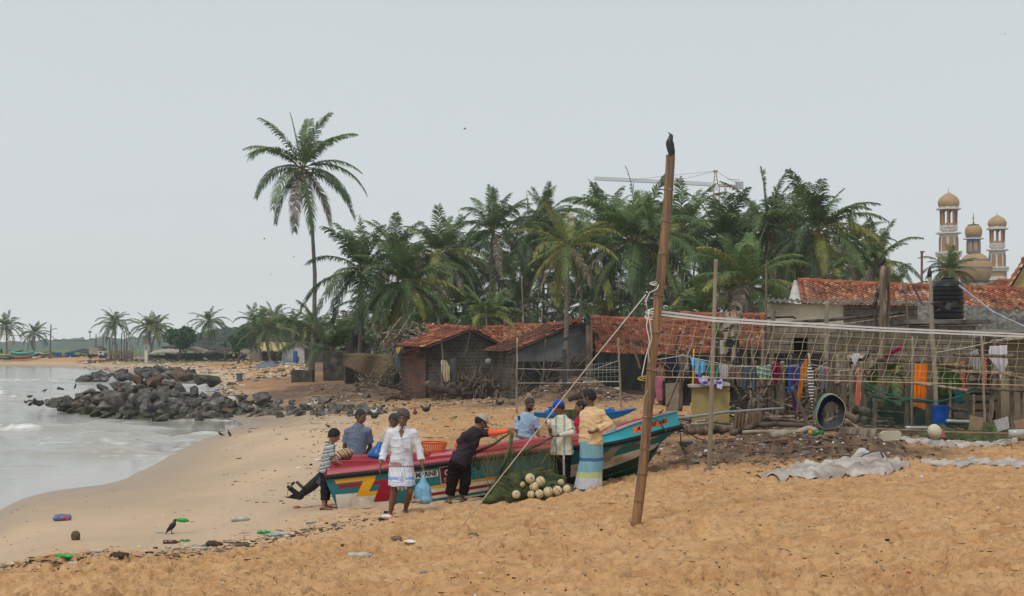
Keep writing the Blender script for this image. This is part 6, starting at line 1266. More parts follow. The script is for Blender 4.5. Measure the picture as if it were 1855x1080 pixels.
for k in nd:
 i=int(k*N);g=MB();a=(pts[i+1]-pts[i-1]).normalized();g.tube([pts[i]-a*.009,pts[i]-a*.004,pts[i]+a*.002,pts[i]+a*.008],[rd[i]*1.0,rd[i]*1.09,rd[i]*1.06,rd[i]*.97],18,cap=False);g.build('node_ring',BAMN,root,True)
g=MB()
def around(g,px,py,n=3,r=.056,rr=.006,slant=.02):
 c=P(px,py,15.0)
 for k in range(n):g.tube([c+Vector((r*math.cos(a/12*2*math.pi),r*math.sin(a/12*2*math.pi),slant*math.sin(a/6*math.pi+k)+k*.012))for a in range(13)],rr,5,cap=False)
around(g,1187.5,514,2);around(g,1180,566,3,.058,.008);around(g,1179,574,2,.058,.007,.03)
g.tube([P(1194,514,14.94),P(1190,524,14.92),P(1177,530,14.92),P(1170,545,14.92),P(1172,560,14.92)],.006,5);g.tube([P(1177,560,14.92),P(1171,590,14.92),P(1177,620,14.92),P(1169,650,14.92),P(1163,680,14.92),P(1165,686,14.92)],.006,5);g.tube([P(1174,560,14.93),P(1181,612,14.93),P(1174,640,14.93),P(1180,680,14.93)],.005,5)
g.build('rope_lashing',WCORD,root,True)
g=MB();around(g,1166,686,2,.06,.004);g.tube([P(1180,684,14.92),P(1172,710,14.92),P(1166,722,14.92),P(1156,735,14.95)],.004,4);setp(g.build('yellow_string',mat('yellow string',(.6,.45,.06),.8),None),'thin yellow string tied round the thick bamboo pole','string')
g=MB();g.tube([P(1170,534,14.95),P(1072,655,15.8),P(958,800,16.9),GS(822,974)],.0065,6);setp(g.build('guy_rope',WCORD,None,True),'white guy rope running from the bamboo pole down to the sand','rope')
TP=[(1176,562),(1293,576),(1400,583),(1480,587),(1600,594.5),(1855,605.5),(2010,610)];BP=[(1172,683),(1293,684.5),(1455,688),(1600,692),(1855,698),(2010,700)]
def nd_(px):return 1/np.interp(px,[1176,2010],[1/15.0,1/21.5])
def npt(px,v,dx=0):d=nd_(px);y=np.interp(px,*zip(*TP))*(1-v)+np.interp(px,*zip(*BP))*v;return P(px+dx,y,d)
root=empty('volleyball_net',gd(1500,nd_(1500)),'old volleyball net with white top tape and tan cords stretched across the right side','net')
g=MB()
for dv in(0,.05):
 rows=[[npt(px,dv)+Vector((0,-.004,z))for px in range(1176,2011,12)]for z in(.011,-.011)];g.grid(rows)
o=g.build('top_tape',TAPE,root);sm=o.modifiers.new('t','SOLIDIFY');sm.thickness=.006
g=MB();rn=random.Random(4);rws=[.19,.34,.49,.64,.78,.90]
for v in rws:g.tube([npt(px,v+rn.uniform(-.007,.007))for px in range(1186,2011,10)],.0022,4,cap=False)
x=1205.0
while x<2020:
 sl=-27*(1-max(0,min(1,(x-1640)/260)))-1;L_=[0]+rws+[1.0];pts=[]
 for k,v in enumerate(L_):pts.append(npt(x+sl*v+(1.6 if k%2 else-1.2)*(.4+v)+rn.uniform(-1,1),v if v<1 else 1+rn.uniform(0,.06)))
 g.tube(pts,.0022,4,cap=False);x+=20 if x<1855 else 22
for a,b in(((1182,580),(1215,612)),((1182,600),(1230,640)),((1180,640),(1214,668)),((1183,585),(1240,576)),((1180,615),(1212,600))):g.tube([P(a[0],a[1],15),P(b[0],b[1],nd_(b[0]))],.0022,4,cap=False)
g.build('net_mesh',CORD,root)
g=MB();g.tube([npt(px,1.0)for px in range(1172,2011,12)],.006,5);g.build('bottom_cord',CORD,root)
# posts and stakes
ORD=['first','second','third','fourth','fifth','sixth','seventh','eighth','ninth','tenth','eleventh','twelfth','thirteenth','fourteenth','fifteenth','sixteenth','seventeenth','eighteenth','nineteenth','twentieth','twenty-first','twenty-second','twenty-third','twenty-fourth','twenty-fifth','twenty-sixth','twenty-seventh','twenty-eighth']
def post(t,b,d,rpx,m,label,name='wooden_post',cat='post',group=None,knots=.12,taper=.8,d1=None,bend=0,n=8):
 """round stake from its top pixel to its foot pixel"""
 r=rpx/F*d;p1=P(t[0],t[1],d if d1 is None else d1);p0=P(b[0],b[1],d);rn=random.Random(int(t[0]*7+b[1]));g=MB();pts=[];rd=[];N=14
 gz_=sz(p0.x,p0.y)
 if abs(p0.z-gz_)<1.0 and p0.z>gz_-.3:pass
 for i in range(N+1):u=i/N;pts.append(p0.lerp(p1,u)+Vector((rn.uniform(-1,1)*r*.22+bend*math.sin(u*math.pi)*(p1-p0).length,rn.uniform(-.2,.2)*r,0)));rd.append(r*(1-(1-taper)*u)*rn.uniform(1-knots,1+knots))
 g.tube(pts,rd,n);return setp(g.build(name,m,None,True),label,cat,group)
THIN=bamboo('bamboo_stake',GS(1284,862,-.15),P(1297,470,21.5),4.6/F*21.5,3.4/F*21.5,[i/11+.03 for i in range(11)],BAML,'thin pale upright bamboo pole crossing the volleyball net','pole','net poles')
post((937,612),(936,748),44,1.9,WOODL,'thin stake standing alone left of the bearded man in light blue',name='wooden_stake')
post((1120,612),(1125,740),47,2.1,BAML,'thin pale stake with fence wire left of the leaning bamboo pole',name='wooden_stake')
post((988,615),(983,700),55,1.4,WOODD,'slim dark stake before the grey cement gable',name='wooden_stake')
g=MB();g.box(P(1022.5,668,53),(.16,.16,1.45));g.box(P(1030,612,53),(1.0,.1,.12),Euler((0,R(-24),0)));setp(g.build('grey_frame_post',mat('grey painted frame',(.04,.045,.048),.7)),'grey square frame post with a sloping bar in front of the grey gable','post')
for i,(a,b,c)in enumerate((((938,668),(1122,668),46),((938,692),(1165,690),46),((1165,612),(1128,650),40))):
 pass
g=MB()
for y0,y1 in((668,670),(694,691)):g.tube([P(938,y0,44),P(1030,(y0+y1)/2+1.5,46),P(1124,y1,47)],.007,4)
setp(g.build('fence_string',WCORD),'two thin white strings between the thin stakes in front of the huts','string')
root=empty('wire_fence',gd(1100,47),'square wire mesh panel left of the thin pale stake','fence');g=MB()
for i in range(9):g.tube([P(1062+i*7.4,662-i*1.2,47.1),P(1062+i*7.4,691,47.1)],.006,3)
for j in range(5):g.tube([P(1060,662+j*7.4,47.1),P(1123,655+j*9,47.1)],.006,3)
g.tube([P(1060,690.5,47.1),P(1124,692,47.1)],.014,4);g.tube([P(1080,668,47.1),P(1124,652,47.1)],.014,4);g.build('wire_mesh',mat('galvanised wire',(.28,.32,.30),.6),root)
STK=[((1232,600),(1214,662),46,2.2,WOODD,'leaning dark forked branch left of the washing line',0),((1143,615),(1160,668),46,2.0,WOODD,'dark bent stick leaning left of the bamboo pole under the long red roof',0),((1237,640),(1232,745),34,4.2,WOOD,'thick stump post holding the left end of the washing line',0),((1254,622),(1208,737),34,2.4,BAM,'reddish pole leaning against the stump post',0),((1257,632),(1254,745),33.8,1.7,YPT,'thin yellow stick at the left edge of the yellow board',0),((1322,578),(1318,690),36,4.5,WOOD,'crooked grey post left of the brown trousers',0),((1340,565),(1332,640),36.2,7,WOODL,'broad rotten plank stump sticking up over the small red roof',0),((1352,600),(1350,700),36,2.6,WOODL,'pale slat beside the rotten plank',0),((1306,600),(1302,655),36,2.5,WOODD,'short dark slat above the pale blue towel',0),((1363,612),(1366,740),35.6,3.5,WOODL,'pale post behind the grey trousers',0),((1383,600),(1380,742),35.5,3.6,WOODL,'straight pale post left of the green striped towel',0),((1389,470),(1385,745),35,2.8,WOOD,'very tall thin pole rising above the wavy sheet edge with a knob on top',0),((1402,560),(1392,745),35,5,WOOD,'thick grey post left of the plastered wall',0),((1419,655),(1416,752),34.2,4.4,WOOD,'grey post between the maroon shorts and the blue cloth',0),((1466,640),(1478,790),33,3.0,WOODL,'forked leaning pole right of the orange cloth',0),((1436,700),(1470,786),32,4.0,WOODD,'heavy dark stick leaning in front of the blue cloth',0),((1477,700),(1488,790),32.6,3.2,WOOD,'leaning grey post behind the curved plastic shell',0),((1498,545),(1496,655),34.5,4.6,BAML,'pale split board standing up through the top tape',0),((1508,640),(1506,770),33,5.5,WOOD,'wide grey board behind the curved shell',0),((1532,600),(1528,770),33.4,4.5,WOODL,'pale weathered plank left of the small white cloth',0),((1545,660),(1544,772),33.2,6,WOODL,'broad pale plank under the small white cloth',0),((1561,655),(1566,765),33,5,WOODL,'greenish plank behind the salmon cloth',0),((1601,482),(1597,740),32,7.0,WOOD,'thickest rough post with a split top where crows sit',0),((1611,484),(1608,600),32.3,3.5,WOOD,'splinter standing beside the thickest rough post',0),((1588,548),(1584,640),32.4,3.5,WOODD,'dark branch left of the thickest post',0),((1640,512),(1654,775),32,2.0,BAM,'thin reddish twig pole right of the thickest post',0),((1653,515),(1668,545),33,2.6,WOODD,'short charred stick leaning on the tiled roof edge',0),((1586,700),(1584,780),31,4.2,WOOD,'grey fence post at the left end of the rail fence',1),((1645,655),(1643,778),31,5.0,WOOD,'grey fence post left of the orange sheet',1),((1653,610),(1651,790),30.6,2.4,BAML,'thin pale fence stick before the orange sheet',1),((1685,640),(1683,782),31,7.0,WOOD,'broad fence post right of the orange sheet',1),((1684,502),(1697,770),30.6,4.6,BAML,'tall pale pole with a crow on its tip beside the water tank',1),((1752,650),(1752,785),31,5.0,WOODD,'dark fence post right of the red dotted cloth',1),((1764,715),(1763,752),31.4,2.8,WOODL,'short light post behind the cardboard',1),((1778,604),(1785,782),30.4,2.6,BAML,'thin white washed pole left of the white shirt',1),((1803,665),(1792,785),30.8,5.0,WOODL,'leaning pale board below the white shirt',1),((1833,640),(1833,785),31,4.6,WOODD,'dark fence post right of the white shirt',1),((1722,690),(1721,760),31.6,2.5,WOODL,'short pale lath behind the blue drum',1),((1850,700),(1851,790),30.8,3.5,WOOD,'last fence post at the right edge',1)]
for i,(t,b,d,r,m_,lb,k)in enumerate(STK):post(t,b,d,r,m_,lb,name='fence_post' if k else 'wooden_post',cat='fence post' if k else 'post',group='posts of the rail fence' if k else 'stakes in front of the huts')
rp_=random.Random(12);xs=[1368,1374,1392,1400,1408,1430,1440,1452,1462,1490,1499,1515,1522,1537,1553,1572,1579]
for i,x in enumerate(xs):
 h0=rp_.uniform(640,668);post((x+rp_.uniform(-3,3),h0),(x,762),36.8+rp_.uniform(0,.4),rp_.uniform(2.6,4.6),rp_.choice([WOOD,WOODL,WOODL,WOODD]),'%s slab from the left in the rough palisade behind the washing'%ORD[i],name='palisade_stake',cat='post',group='slabs of the palisade')
RL=[((1586,653),(1700,657),4.2,'top rail of the fence left of the pale crow pole',WOODD),((1700,662),(1762,666),3.4,'upper middle rail right of the pale crow pole',WOODD),((1728,643),(1838,646),3.4,'highest rail behind the white shirt',WOOD),((1718,672),(1834,676),3.0,'rail crossing the red dotted cloth',WOODL),((1645,692),(1755,708),3.2,'sloping pale rail below the orange sheet top',WOODL),((1750,704),(1870,708),3.0,'low rail at the right end of the fence',WOODD),((1578,718),(1690,728),3.8,'lowest heavy rail at the left of the fence',WOODD),((1690,735),(1755,745),3.0,'lowest rail between the blue drum and the dark post',WOODD),((1820,678),(1870,690),3.0,'short sloping rail at the right edge',WOOD),((1590,745-57),(1650,690),2.4,'thin rail before the banana leaves',WOOD)]
for a,b,r,lb,m_ in RL:post(a,b,30.7,r,m_,lb,name='fence_rail',cat='fence rail',group='rails of the fence')
def logp(pts,d,r0,r1,m_,label,name='log',cat='log',group=None,rough=.15,dd_=0,n=9):
 rn=random.Random(int(pts[0][0]));g=MB();P_=[P(p[0],p[1],d+(p[2]if len(p)>2 else 0))for p in pts];full=[];rd=[]
 K=5
 for i in range(len(P_)-1):
  for k in range(K):full.append(P_[i].lerp(P_[i+1],k/K)+Vector((0,0,rn.uniform(-.15,.15)*r0/F*d)))
 full.append(P_[-1])
 for i in range(len(full)):rd.append((r0+(r1-r0)*i/(len(full)-1))/F*d*rn.uniform(1-rough,1+rough))
 g.tube(full,rd,n);return setp(g.build(name,m_,None,True),label,cat,group)
LG='logs and poles lying about the huts'
logp([(1395,588),(1500,580),(1640,566)],39.6,3.2,2.2,WOODD,'dark pole laid slanting along the wall below the plaster band','roof_pole','pole',LG)
logp([(1440,592),(1540,586),(1640,571)],39.5,1.7,1.2,WOODL,'thin pale pole under the dark slanting pole on the wall','roof_pole','pole',LG)
logp([(1385,576),(1436,574),(1442,577)],39.5,2.2,1.6,SOOT,'short charred stick on the ledge of the plastered wall','roof_pole','pole',LG)
logp([(1185,770),(1205,760),(1260,754),(1320,746),(1420,740)],32.0,3.0,2.2,mat('grey pvc pipe',(.22,.24,.24),.5,.15,5),'long grey plastic pipe lying in front of the yellow board','pipe','pipe',LG,.03)
logp([(1240,778),(1282,778)],32.2,10,9.5,WOOD,'thick cut log lying below the grey pipe','log','log',LG)
logp([(1285,776),(1335,778)],32.6,8.5,8,WOODD,'darker log end to end with the thick cut log','log','log',LG)
logp([(1322,786),(1370,770),(1440,769),(1510,778)],31.0,5.5,3.5,WOODD,'long crooked dark branch lying before the sackcloth','log','log',LG)
logp([(1345,783),(1440,781)],30.6,3.4,3.4,BAML,'length of pale bamboo lying on the sand','bamboo_length','bamboo',LG,.04)
logp([(1398,790),(1446,783),(1465,775),(1480,782)],26.2,6.5,5.0,BAML,'thick ringed bamboo stem lying on the rubble','bamboo_length','bamboo',LG,.07)
logp([(1510,775),(1600,778),(1745,784),(1856,786)],27.6,2.4,2.0,BAM,'long thin bamboo pole lying along the tarpaulins','bamboo_length','bamboo',LG,.05)
logp([(1495,765),(1525,752),(1545,750)],31,4.5,3.5,WOOD,'short thick branch behind the curved shell','log','log',LG)
logp([(1545,740),(1575,748)],31,8,8,WOODD,'dark stump lying right of the curved shell','log','log',LG)
logp([(1526,745),(1552,765)],30.4,7,6,WOOD,'square timber offcut leaning right of the curved shell','log','log',LG)
logp([(1532,760),(1564,782)],29,2.4,2.0,WOODL,'pale batten slanting down to the brown tarpaulin','batten','batten',LG)
logp([(1385,758),(1440,762),(1480,772)],32.3,3,3,WOODD,'dark bundle of laths lying by the palisade','log','log',LG)
logp([(1640,775),(1690,776)],29.8,3.5,3.5,mat('galvanised pipe',(.35,.36,.37),.4,.1,5,metal=.5),'short galvanised pipe left of the blue drum','pipe','pipe',LG,.02)
logp([(1712,763),(1770,765)],30.2,4,4,_M['galvanised pipe'],'galvanised pipe lying right of the blue drum','pipe','pipe',LG,.02)
for i,(x0,y0,x1,y1)in enumerate(((1428,722,1480,706),(1428,735,1482,722),(1424,750,1484,735),(1440,705,1478,695))):logp([(x0,y0),(x1,y1)],36.3,3.2,3.0,WOODD,'%s dark plank from the %s behind the orange and blue cloths'%(('second','third','lowest','topmost')[i],'top'),'plank','plank',LG)
# washing and sheets
def garment(name,poly,d,m_,label,cat,fold=7,amp=.03,group='washing hung out to dry',step=.9,th=.006,sag=0,slots=None,slant=0):
 xs_=[p[0]for p in poly];ys_=[p[1]for p in poly];x0,x1,y0,y1=min(xs_),max(xs_),min(ys_),max(ys_)
 def inside(x,y):
  c=False;j=len(poly)-1
  for i in range(len(poly)):
   if(poly[i][1]>y)!=(poly[j][1]>y)and x<(poly[j][0]-poly[i][0])*(y-poly[i][1])/(poly[j][1]-poly[i][1]+1e-9)+poly[i][0]:c=not c
   j=i
  return c
 nx=max(4,int((x1-x0)/step));ny=max(4,int((y1-y0)/step));ph=(x0*.37)%6;idx={};vs=[];fs=[];ms=[]
 def vid(i,j):
  if(i,j)not in idx:
   u=i/nx;v=j/ny;px=x0+(x1-x0)*u;py=y0+(y1-y0)*v;idx[(i,j)]=len(vs)
   vs.append(P(px+.5*math.sin(v*7+ph),py,d+slant*u+amp*(.35+v)*(math.sin(u*fold*3.1+ph+v*1.2)+.5*math.sin(u*fold*6.7+v*2.5))))
  return idx[(i,j)]
 for i in range(nx):
  for j in range(ny):
   if inside(x0+(x1-x0)*(i+.5)/nx,y0+(y1-y0)*(j+.5)/ny):fs.append((vid(i,j),vid(i+1,j),vid(i+1,j+1),vid(i,j+1)));ms.append(slots(i/nx,j/ny)if slots else 0)
 g=MB();g.add(vs,fs,ms);o=g.build(name,m_,None,True);sm=o.modifiers.new('t','SOLIDIFY');sm.thickness=th;return setp(o,label,cat,group)
cb=lambda n,c,**k:cloth(n,c,**k)
def line(pts,d,label,r=.007):g=MB();g.tube([P(x,y,d)for x,y in pts],r,4);return setp(g.build('clothes_line',WCORD),label,'washing line')
line([(1188,652),(1237,644),(1262,650),(1330,664),(1396,664),(1420,655)],33.6,'left washing line from the bamboo pole to the grey post');line([(1420,663),(1466,660),(1490,664),(1520,672),(1560,668)],33.2,'right washing line behind the curved shell');line([(1687,640),(1760,628),(1835,610)],31.6,'white line from the pale crow pole to the right edge hut')
garment('trousers',[(1208,648),(1228,646),(1229,680),(1218,681),(1216,672),(1209,660)],34.2,cb('dark navy denim',(.02,.03,.06)),'dark navy trousers at the left end of the washing line','trousers')
garment('shirt',[(1226,647),(1247,642),(1248,680),(1234,681),(1227,668)],34.3,cb('mid grey jersey',(.18,.18,.19)),'grey shirt beside the navy trousers on the line','shirt')
garment('vest',[(1236,658),(1241,655),(1246,658),(1247,668),(1237,672)],34.1,cb('white jersey',(.6,.6,.66)),'small white vest before the grey shirt on the line','vest')
garment('towel',[(1249,645),(1262,651),(1281,657),(1277,672),(1268,681),(1258,676),(1254,662)],33.4,cb('sky blue towel',(.16,.44,.62)),'bright sky blue towel hanging in a pointed fold','towel',amp=.06)
garment('cloth',[(1263,680),(1283,682),(1300,690),(1316,682),(1308,706),(1292,700),(1276,698),(1266,692)],33.2,[cb('lilac cloth',(.5,.47,.62)),cb('purple print',(.12,.05,.26))],'lilac and purple printed cloth draped over the yellow board','cloth',slots=lambda u,v:1 if(int(u*6)+int(v*5))%3==0 else 0)
garment('cloth',[(1257,673),(1268,676),(1270,700),(1260,694)],33.5,cb('magenta print',(.24,.03,.13)),'small magenta printed cloth under the sky blue towel','cloth')
garment('tracksuit',[(1281,657),(1302,661),(1303,692),(1295,693),(1292,676),(1288,692),(1280,690)],33.9,cb('emerald jersey',(.005,.15,.13)),'emerald green jersey trousers behind the thin bamboo pole','trousers')
garment('shirt',[(1302,661),(1319,663),(1320,682),(1304,684)],33.8,[cb('pale grey tee',(.42,.41,.40)),cb('pink trim',(.45,.10,.16))],'pale grey t-shirt with pink edges on the line','shirt',slots=lambda u,v:1 if u<.1 or u>.9 else 0)
garment('trousers',[(1320,664),(1344,666),(1344,702),(1336,702),(1332,678),(1327,702),(1318,699)],33.9,cb('brown jersey',(.17,.115,.10)),'brown trousers hanging on the line','trousers')
garment('trousers',[(1345,666),(1371,666),(1371,708),(1364,708),(1358,680),(1353,707),(1344,706)],33.7,cb('slate jersey',(.075,.10,.12)),'slate grey trousers hanging next to the brown ones','trousers')
garment('towel',[(1371,664),(1396,661),(1397,684),(1380,687),(1371,680)],33.5,stripes('green and cream stripes',(.2,0,1),.11,[(0,'#9fb5a0'),(.5,'#1e4a50'),(.62,'#9fb5a0'),(.75,'#3a6a6a')]),'green and cream striped towel on the line','towel')
garment('shorts',[(1397,660),(1413,655),(1414,676),(1408,694),(1402,697)],33.3,cb('maroon cotton',(.16,.008,.04)),'maroon leggings at the right end of the line','trousers')
garment('cloth',[(1427,658),(1437,668),(1441,663),(1452,656),(1450,712),(1444,744),(1436,744),(1434,712),(1428,714)],33.0,[cb('royal blue cloth',(.02,.07,.28)),cb('wine cloth band',(.10,.015,.04))],'royal blue cloth with a wine coloured band','cloth',slots=lambda u,v:1 if .32<u<.5 else 0)
garment('cloth',[(1462,649),(1464,660),(1455,700),(1450,730),(1443,745),(1445,720),(1450,665)],32.9,[cb('orange cloth',(.50,.17,.02))],'narrow orange cloth hanging slanted beside the royal blue cloth','cloth')
garment('scarf',[(1464,660),(1473,672),(1476,705),(1470,740),(1465,706),(1462,675)],32.8,stripes('black and white stripes',(0,0,1),.07,[(0,'#d8d6d6'),(.5,'#1c1c1e')]),'black and white striped scarf on the leaning pole','scarf')
garment('shirt',[(1484,664),(1505,664),(1507,706),(1488,704),(1483,690)],33.4,[cb('grey print tee',(.19,.185,.215)),cb('coral print',(.5,.10,.12))],'grey t-shirt with a coral print','shirt',slots=lambda u,v:1 if .45<u<.8 and .12<v<.38 and int(u*14+v*9)%2 else 0)
garment('towel',[(1545,640),(1557,641),(1556,650),(1548,663),(1544,655)],32.9,_M['white jersey'],'small white cloth hanging from the vent ledge','cloth')
garment('cloth',[(1555,665),(1558,678),(1560,720),(1556,735),(1549,733),(1548,725)],32.7,cb('salmon cloth',(.62,.22,.15)),'long salmon pink cloth hanging in a thin triangle','cloth')
garment('sheet',[(1657,653),(1680,656),(1680,745),(1662,738),(1655,735)],31.6,cb('orange tarpaulin',(.78,.20,.01),bump=.5),'bright orange sheet hanging inside the rail fence','sheet')
garment('sheet',[(1700,668),(1738,670),(1737,712),(1702,718)],31.8,cb('dark green tarpaulin',(.05,.11,.03)),'dark green sheet hanging on the rail fence','sheet');garment('sheet',[(1702,659),(1738,657),(1738,665),(1702,667)],31.7,cb('ochre cloth',(.35,.25,.07)),'narrow ochre cloth above the dark green sheet','cloth')
DOT=stripes('red and cream check',(.7,0,.7),.05,[(0,'#a8371f'),(.6,'#d8a98a')])
garment('scarf',[(1740,655),(1749,654),(1750,706),(1742,707)],31.2,DOT,'left red dotted scarf on the rail fence','scarf');garment('scarf',[(1779,648),(1787,647),(1787,700),(1780,697)],31.2,DOT,'right red dotted scarf on the rail fence','scarf')
garment('shirt',[(1757,640),(1770,632),(1776,650),(1775,672),(1760,668)],31.5,cb('pale grey jersey',(.36,.36,.35)),'pale grey shirt between the two red dotted scarves','shirt')
garment('shirt',[(1793,627),(1824,626),(1826,658),(1818,672),(1812,690),(1808,672),(1797,655),(1791,648)],30.9,[cb('white singlet',(.62,.60,.66))],'white singlet hanging in a V shape at the right','shirt',amp=.05)
garment('cloth',[(1729,710),(1744,712),(1742,734),(1733,730)],31.3,cb('teal rag',(.01,.13,.17)),'teal rag below the dark green sheet','cloth')
garment('cloth',[(1602,645),(1638,622),(1634,632),(1606,650)],32.5,cb('magenta banner',(.30,.01,.06)),'magenta cloth strip slanting up among the palm leaves','cloth');garment('cloth',[(1620,690),(1637,688),(1636,716),(1622,716)],32.2,cb('red slatted cloth',(.4,.02,.03)),'red cloth behind the fence netting','cloth')
garment('sheet',[(1795,616),(1855,610),(1856,614),(1797,620)],31.4,cb('fringed cane blind',(.33,.29,.19)),'rolled cane blind under the right edge roof','blind')
g=MB();g.box(P(1799,660,37.0),(.9,.1,1.6));setp(g.build('dark_board',WOODD),'dark board wall behind the right end of the fence','board')
for i,x in enumerate((690,720,745)):
 pass
g=MB();g.prism([P(1254,700,33.4),P(1321,698,33.4),P(1321,776,33.4),P(1253,778,33.4)],(0,.04,0));setp(g.build('yellow_board',mat('ochre board',(.33,.25,.10),.8,.12,3,col2=(.30,.22,.09),c2pos=.6)),'ochre yellow board standing under the washing','board')
g=MB();g.prism([P(1250,697,33.3),P(1322,694,33.3),P(1323,699,33.3),P(1251,702,33.3)],(0,.5,0));setp(g.build('worktop',WHITEW),'chipped white tabletop on the ochre board','tabletop')
garment('sacking',[(1330,746),(1350,748),(1350,776),(1332,780),(1329,762)],31.5,cb('brown sacking',(.17,.115,.07)),'left piece of brown sackcloth hung over a log','sackcloth',group='sackcloth pieces');garment('sacking',[(1362,746),(1382,746),(1374,788),(1338,788),(1352,760)],31.3,_M['brown sacking'],'right and larger piece of brown sackcloth','sackcloth',group='sackcloth pieces')
g=MB();g.grid([[P(1200+i*5,690+j*9,38.5+.1*math.sin(i*1.3+j))for i in range(11)]for j in range(6)]);setp(g.build('black_sheet',NETB,None,True),'black plastic sheet hung behind the woman in pink','plastic sheet')
g=MB();g.prism([P(1206,695,37.6),P(1232,693,37.6),P(1230,745,37.6),P(1206,745,37.6)],(0,.04,0));setp(g.build('plywood_sheet',mat('old plywood',(.26,.20,.14),.9)),'old plywood sheet behind the reddish leaning pole','board')
g=MB();g.grid([[P(1196+i*12,640+j*12,48.9+.12*math.sin(i*2.1+j))for i in range(10)]for j in range(9)]);setp(g.build('dark_backing',NETB,None,True),'dark backing sheet below the eave of the long red roof','screen')  # plain dark backing sheet under the eave
root=empty('plastic_shell',GS(1502,778),'curved green plastic shell with a dark blue inside, standing open on the rubble','plastic shell')
def shell_ring(scale,dy,dz=0,dx=0):
 base=[(1482,768),(1479,752),(1483,737),(1489,724),(1498,716),(1508,714),(1519,719),(1528,728),(1532,740),(1530,754),(1526,768),(1515,775),(1500,778),(1490,776)];cx_,cy_=1505,748
 return[P(cx_+(x-cx_)*scale+dx,cy_+(y-cy_)*scale+dz,26.6+dy)for x,y in base]
def sring(a,k=3):
 out=[];n=len(a)
 for i in range(n):
  for t in range(k):u=t/k;p0,p1,p2,p3=a[i-1],a[i],a[(i+1)%n],a[(i+2)%n];out.append(.5*((2*p1)+(-p0+p2)*u+(2*p0-5*p1+4*p2-p3)*u*u+(-p0+3*p1-3*p2+p3)*u**3))
 return out
g=MB();g.grid([sring(shell_ring(1,0)),sring(shell_ring(1.03,.25,0,-1)),sring(shell_ring(1.0,.55,-2,-4))],0,True);g.build('outer_skin',mat('sea green plastic',(.06,.20,.15),.6,.25,5,col2=(.16,.24,.18),c2pos=.55),root,True)
g=MB();g.grid([sring(shell_ring(.97,-.001)),sring(shell_ring(.80,.12,5,2)),sring(shell_ring(.66,.3,3,1)),sring(shell_ring(.62,.54,-1,-3))],0,True);g.build('inner_skin',mat('dark blue plastic',(.006,.016,.04),.5,.3,3),root,True)
g=MB();g.grid([sring(shell_ring(1.012,-.004)),sring(shell_ring(.962,-.008))],0,True);g.build('rim',mat('chipped tan rim',(.35,.29,.18),.8),root,True)
g=MB();c=P(1703,778,30.3);g.lathe(c,[(.145,0),(.17,.28),(.20,.50),(.205,.51)],24);setp(g.build('drum',mat('blue drum plastic',(.005,.07,.33),.4),None,auto=40),'tall blue plastic bin behind the fence','bin')
g=MB();c=P(1693,782,26.5);r=13.5/F*26.5;g.lathe(c,[(r*math.sin(a)*1+.001,-r*.88*math.cos(a))for a in np.linspace(0,math.pi,13)],26,axis=Euler((0,R(75),R(20))).to_matrix())
for k in(-.3,0,.3):g.lathe(c,[(r*math.cos(k)*1.0,r*.88*math.sin(k)-.008),(r*math.cos(k)*1.03,r*.88*math.sin(k)),(r*math.cos(k)*1.0,r*.88*math.sin(k)+.008)],26,axis=Euler((0,R(75),R(20))).to_matrix())
setp(g.build('buoy',mat('ivory buoy',(.58,.53,.40),.6,.1,4),None,True),'large ivory ribbed buoy resting against the bamboo pole on the ground','buoy')
def slab(name,poly,d,th,m_,label,cat,dy=0):g=MB();g.prism([P(x,y,d+dy*(poly[0][1]-y)/10)for x,y in poly],(0,th,0));return setp(g.build(name,m_),label,cat)
slab('foam_block',[(1594,799),(1596,786),(1602,781),(1630,781),(1633,784),(1632,795),(1600,800)],26.8,.12,mat('dirty foam board',(.50,.46,.35),.9,.1,3,col2=(.2,.18,.14),c2pos=.68),'speckled cream slab standing under the long bamboo pole','slab')
slab('cardboard',[(1758,752),(1782,757),(1779,780),(1755,780)],29.5,.04,mat('brown card',(.28,.19,.12),.9),'brown cardboard leaning on the fence','cardboard');slab('cardboard',[(1836,764),(1860,758),(1862,774),(1840,776)],29.5,.04,_M['brown card'],'brown cardboard flap at the right edge','cardboard')
slab('quilted_mat',[(1801,762),(1826,755),(1829,776),(1808,782)],28.6,.03,brickmat('quilted white',(.5,.5,.5),(.46,.46,.47),(.25,.26,.28),bw=.05,bh=.04,ms=.006,dirtamt=.1),'white quilted mat leaning below the white singlet','mat')
g=MB();g.tube([P(1828,786,26.5),P(1858,785,26.5)],7.5/F*26.5,12);setp(g.build('plastic_bottle',mat('clear bottle',(.40,.42,.40),.25,.15,8,spec=.6),None,True),'large clear bottle lying at the right edge','bottle')
slab('paper_scrap',[(1702,783),(1708,777),(1713,791),(1704,792)],26.9,.03,mat('pink plastic',(.45,.12,.14),.6),'pink plastic scrap beside the ivory buoy','scrap')
